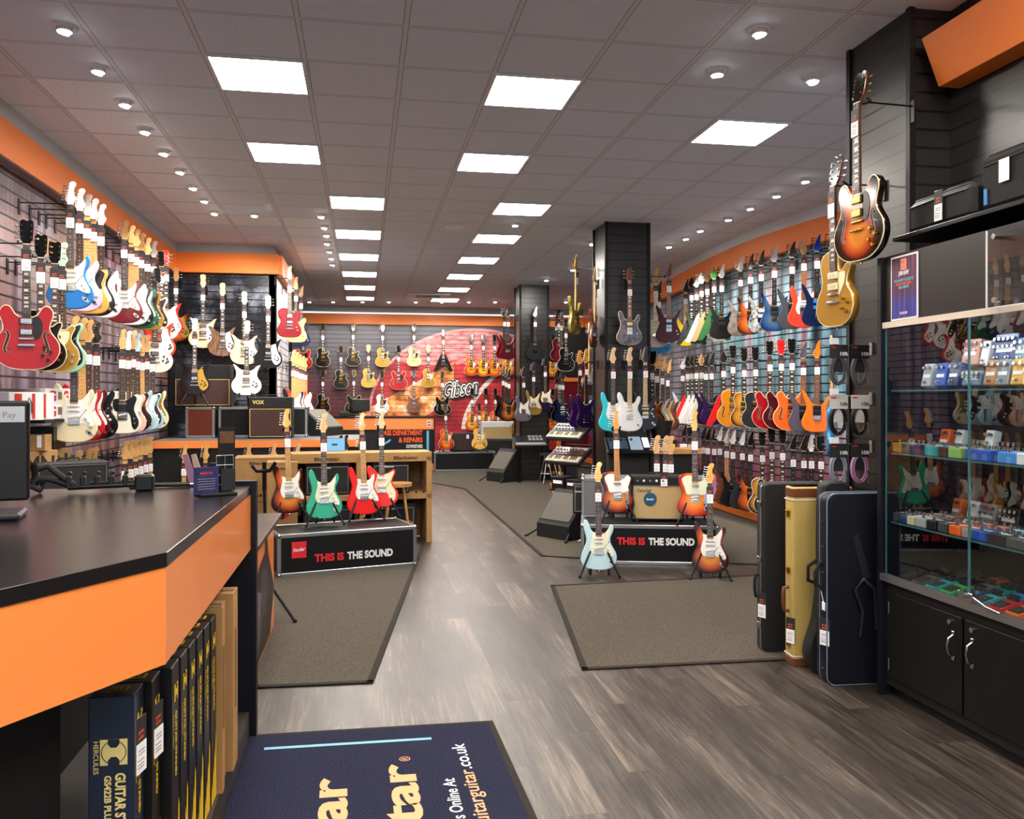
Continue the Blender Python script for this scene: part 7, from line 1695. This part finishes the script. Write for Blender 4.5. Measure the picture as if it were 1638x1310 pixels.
# ---- pedals
PCN = {}
def pedal_mesh(kind, w, l, h):
    k = (kind, w, l, h)
    if k in PCN: return PCN[k]
    a = MB(); b = MB(); c = MB(); e = MB()
    if kind == 'compact':        # wedge body with treadle
        a.prism([(-l/2, 0), (l/2, 0), (l/2, h), (l*.10, h*.92), (-l/2, h*.55)], -w/2, w/2, .002, M=Matrix.Rotation(R(90), 4, 'Z'))
        th = math.atan2(h*.37, l*.6); M = Matrix.Translation((0, -l*.2, h*.76)) @ Matrix.Rotation(th, 4, 'X'); c.box((0, 0, 0), (w*.78, l*.46, .006), 0, M, .001)
        for s in (-1, 0, 1): b.cyl((s*w*.28, l*.33, h), (s*w*.28, l*.33, h+.014), .008, 10)
    else:
        a.box((0, 0, h/2), (w, l, h), bev=.004)
        n = max(2, int(w/.028)); 
        for s in range(n):
            x = -w/2+w*(s+.5)/n; b.cyl((x, l*.30, h), (x, l*.30, h+.016), .009, 10); 
            if w > .08: b.cyl((x, l*.05, h), (x, l*.05, h+.014), .007, 8)
        for s in range(max(1, int(w/.07))):
            x = -w/2+w*(s+.5)/max(1, int(w/.07)); e.cyl((x, -l*.32, h), (x, -l*.32, h+.006), .009, 6); e.cyl((x, -l*.32, h+.006), (x, -l*.32, h+.018), .006, 10)
        c.box((0, -l*.05, h+.0006), (w*.7, l*.14, .001))
    r = [x.mesh(n) for x, n in ((a, 'enclosure'), (b, 'knobs'), (c, 'label_plate'), (e, 'footswitch'))]
    for x in r: x.materials.append(None)
    PCN[k] = r; return r
def pedal(label, x, y, z, col, kind='box', w=.07, l=.115, h=.045, up=False, rz=-90, knob='chrome', plate='text_white', group='effects pedals'):
    o = thing('effects_pedal', label, 'effects pedal', (x, y, z), R(rz), group)
    if up:
        o.rotation_euler = (Matrix.Rotation(R(rz), 4, 'Z') @ Matrix.Rotation(R(78), 4, 'X')).to_euler(); o.location.z = z+l/2+.004
    M = pedal_mesh(kind, w, l, h); link('enclosure', M[0], o, mats=[col]); link('knobs', M[1], o, mats=[knob])
    link('treadle' if kind == 'compact' else 'label_plate', M[2], o, mats=['rubber' if kind == 'compact' else plate])
    if kind != 'compact': link('footswitch', M[3], o, mats=['chrome'])
    return o
pc = dict(silver='#a9abad', dgrey='#4a4b50', grey='#8a8c90', cream='#d9cba4', pinkish='#c98f80', blue='#2457b8', sky='#3f8fd8', navyp='#1c3a6e', teal='#1f9aa0', orangep='#f2641c', redp='#c8202a', greenp='#2fa84a', lime='#8fb860', blackp='#141418',
          brownp='#4a2c20', ochre='#c98f3a', purple='#4a3058', white='#e4e6ea', copper='#a8703c', aqua='#59b8dc', steelb='#5c7c98', yellowp='#e0a03a')
for k, v in pc.items(): mat('p_'+k, v, .35, coat=.2)
pname = dict(silver='silver', dgrey='dark grey', grey='grey', cream='cream', pinkish='salmon and white', blue='blue', sky='sky blue', navyp='navy', teal='teal', orangep='orange', redp='red', greenp='green', lime='lime', blackp='black', brownp='brown', ochre='ochre', purple='purple', white='white', copper='copper', aqua='pale aqua', steelb='steel blue', yellowp='amber')
def cy(px, X=2.80): return at_X(px, 636, X).y
def prow(items, X, z, where, kind='box', up=False, **kw):
    for i, it in enumerate(items):
        px, c, w = it[:3]; ex = it[3] if len(it) > 3 else {}
        k2 = dict(kw); k2.update(ex)
        L = pname[items[i-1][1]] if i else None; Rr = pname[items[i+1][1]] if i < len(items)-1 else None
        nb = 'between %s and %s' % (L, Rr) if (L and Rr) else ('at its far end' if Rr else 'at its near end')
        pedal('%s pedal in the %s, %s' % (pname[c], where, nb), X, cy(px, X), z, 'p_'+c, kind, w=w, up=up, **k2)
prow([(1497, 'silver', .07), (1519, 'blue', .075), (1540, 'navyp', .075), (1569, 'steelb', .12, dict(l=.07)), (1600, 'copper', .075), (1620, 'grey', .075), (1645, 'yellowp', .075), (1668, 'white', .09)], 2.80, 1.590, 'top shelf front row', up=True, h=.05)
prow([(1567, 'pinkish', .11, dict(l=.13)), (1590, 'white', .05), (1622, 'navyp', .14, dict(l=.14)), (1650, 'steelb', .1)], 2.93, 1.590, 'top shelf raised rear row', up=True, h=.05)
for o_ in [o for o in bpy.data.objects if o.get('label', '').find('top shelf raised') >= 0]: o_.location.z += .10
mb = MB(); mb.box((2.98, 3.1, 1.639), (.16, .9, .10)); o = mb.build('display_riser', 'acrylic'); tag(o, 'clear block lifting the rear pedals on the top glass shelf', 'riser')
o.location = (0, 0, 0)
prow([(1426, 'cream', .06), (1437, 'grey', .05), (1449, 'ochre', .07), (1464, 'dgrey', .07), (1480, 'purple', .07), (1504, 'teal', .09), (1523, 'brownp', .06), (1543, 'lime', .09), (1580, 'blue', .16), (1628, 'sky', .11), (1658, 'white', .1)], 2.785, 1.265, 'second shelf front row', l=.11, h=.05)
prow([(1522, 'orangep', .07), (1545, 'white', .05), (1580, 'dgrey', .15, dict(l=.07)), (1594, 'white', .055, dict(l=.12)), (1625, 'blackp', .13, dict(l=.07))], 2.95, 1.265, 'second shelf rear row', up=True, h=.045)
prow([(1424, 'grey', .06), (1442, 'dgrey', .07), (1459, 'navyp', .055), (1471, 'cream', .055), (1488, 'silver', .075), (1505, 'blackp', .07), (1523, 'dgrey', .065), (1543, 'orangep', .08), (1562, 'grey', .06), (1582, 'blue', .075), (1610, 'blackp', .10), (1640, 'dgrey', .1)], 2.785, .905, 'third shelf front row', l=.11, h=.045)
prow([(1500, 'silver', .07), (1520, 'redp', .09), (1550, 'cream', .09), (1580, 'redp', .08), (1603, 'orangep', .08), (1630, 'aqua', .09)], 2.92, .905, 'third shelf middle row', l=.11, h=.045)
prow([(1540, 'orangep', .065), (1566, 'white', .075), (1590, 'grey', .11), (1625, 'blackp', .12)], 3.05, .905, 'third shelf rear row', up=True, h=.04)
fl_rows = [(2.765, ['blackp', 'dgrey', 'teal', 'greenp', 'navyp', 'teal', 'redp', 'orangep', 'yellowp', 'cream', 'grey']), (2.905, ['blackp', 'dgrey', 'blackp', 'grey', 'teal', 'sky', 'aqua', 'steelb', 'navyp', 'redp', 'ochre']), (3.045, ['dgrey', 'blackp', 'orangep', 'blackp', 'dgrey', 'blue', 'navyp', 'sky', 'blue', 'navyp', 'dgrey'])]
for ri, (X, cols) in enumerate(fl_rows):
    for i, c in enumerate(cols):
        L = pname[cols[i-1]] if i else None; Rr = pname[cols[i+1]] if i < len(cols)-1 else None
        nb = 'between %s and %s' % (L, Rr) if (L and Rr) else ('at the far end' if Rr else 'at the near end')
        pedal('%s compact pedal, cabinet floor %s row, %s' % (pname[c], ('front', 'middle', 'rear')[ri], nb), X, 3.93-i*.105, .607, 'p_'+c, 'compact', .078, .125, .055, knob='black_plastic')
# ---- checks on labels
for o in list(bpy.data.objects):
    if o.name.startswith('plinth_block'): o.location.z = 0
dups = {}
for o in bpy.data.objects:
    l = o.get('label')
    if l and o.parent is None: dups.setdefault(l, []).append(o)
for l, os_ in dups.items():
    n = len(l.replace(',', ' ').split())
    if n > 16: print('LONG', n, l)
    if len(os_) > 1 and not l.startswith('black wall hanger'): print('DUP', len(os_), l)
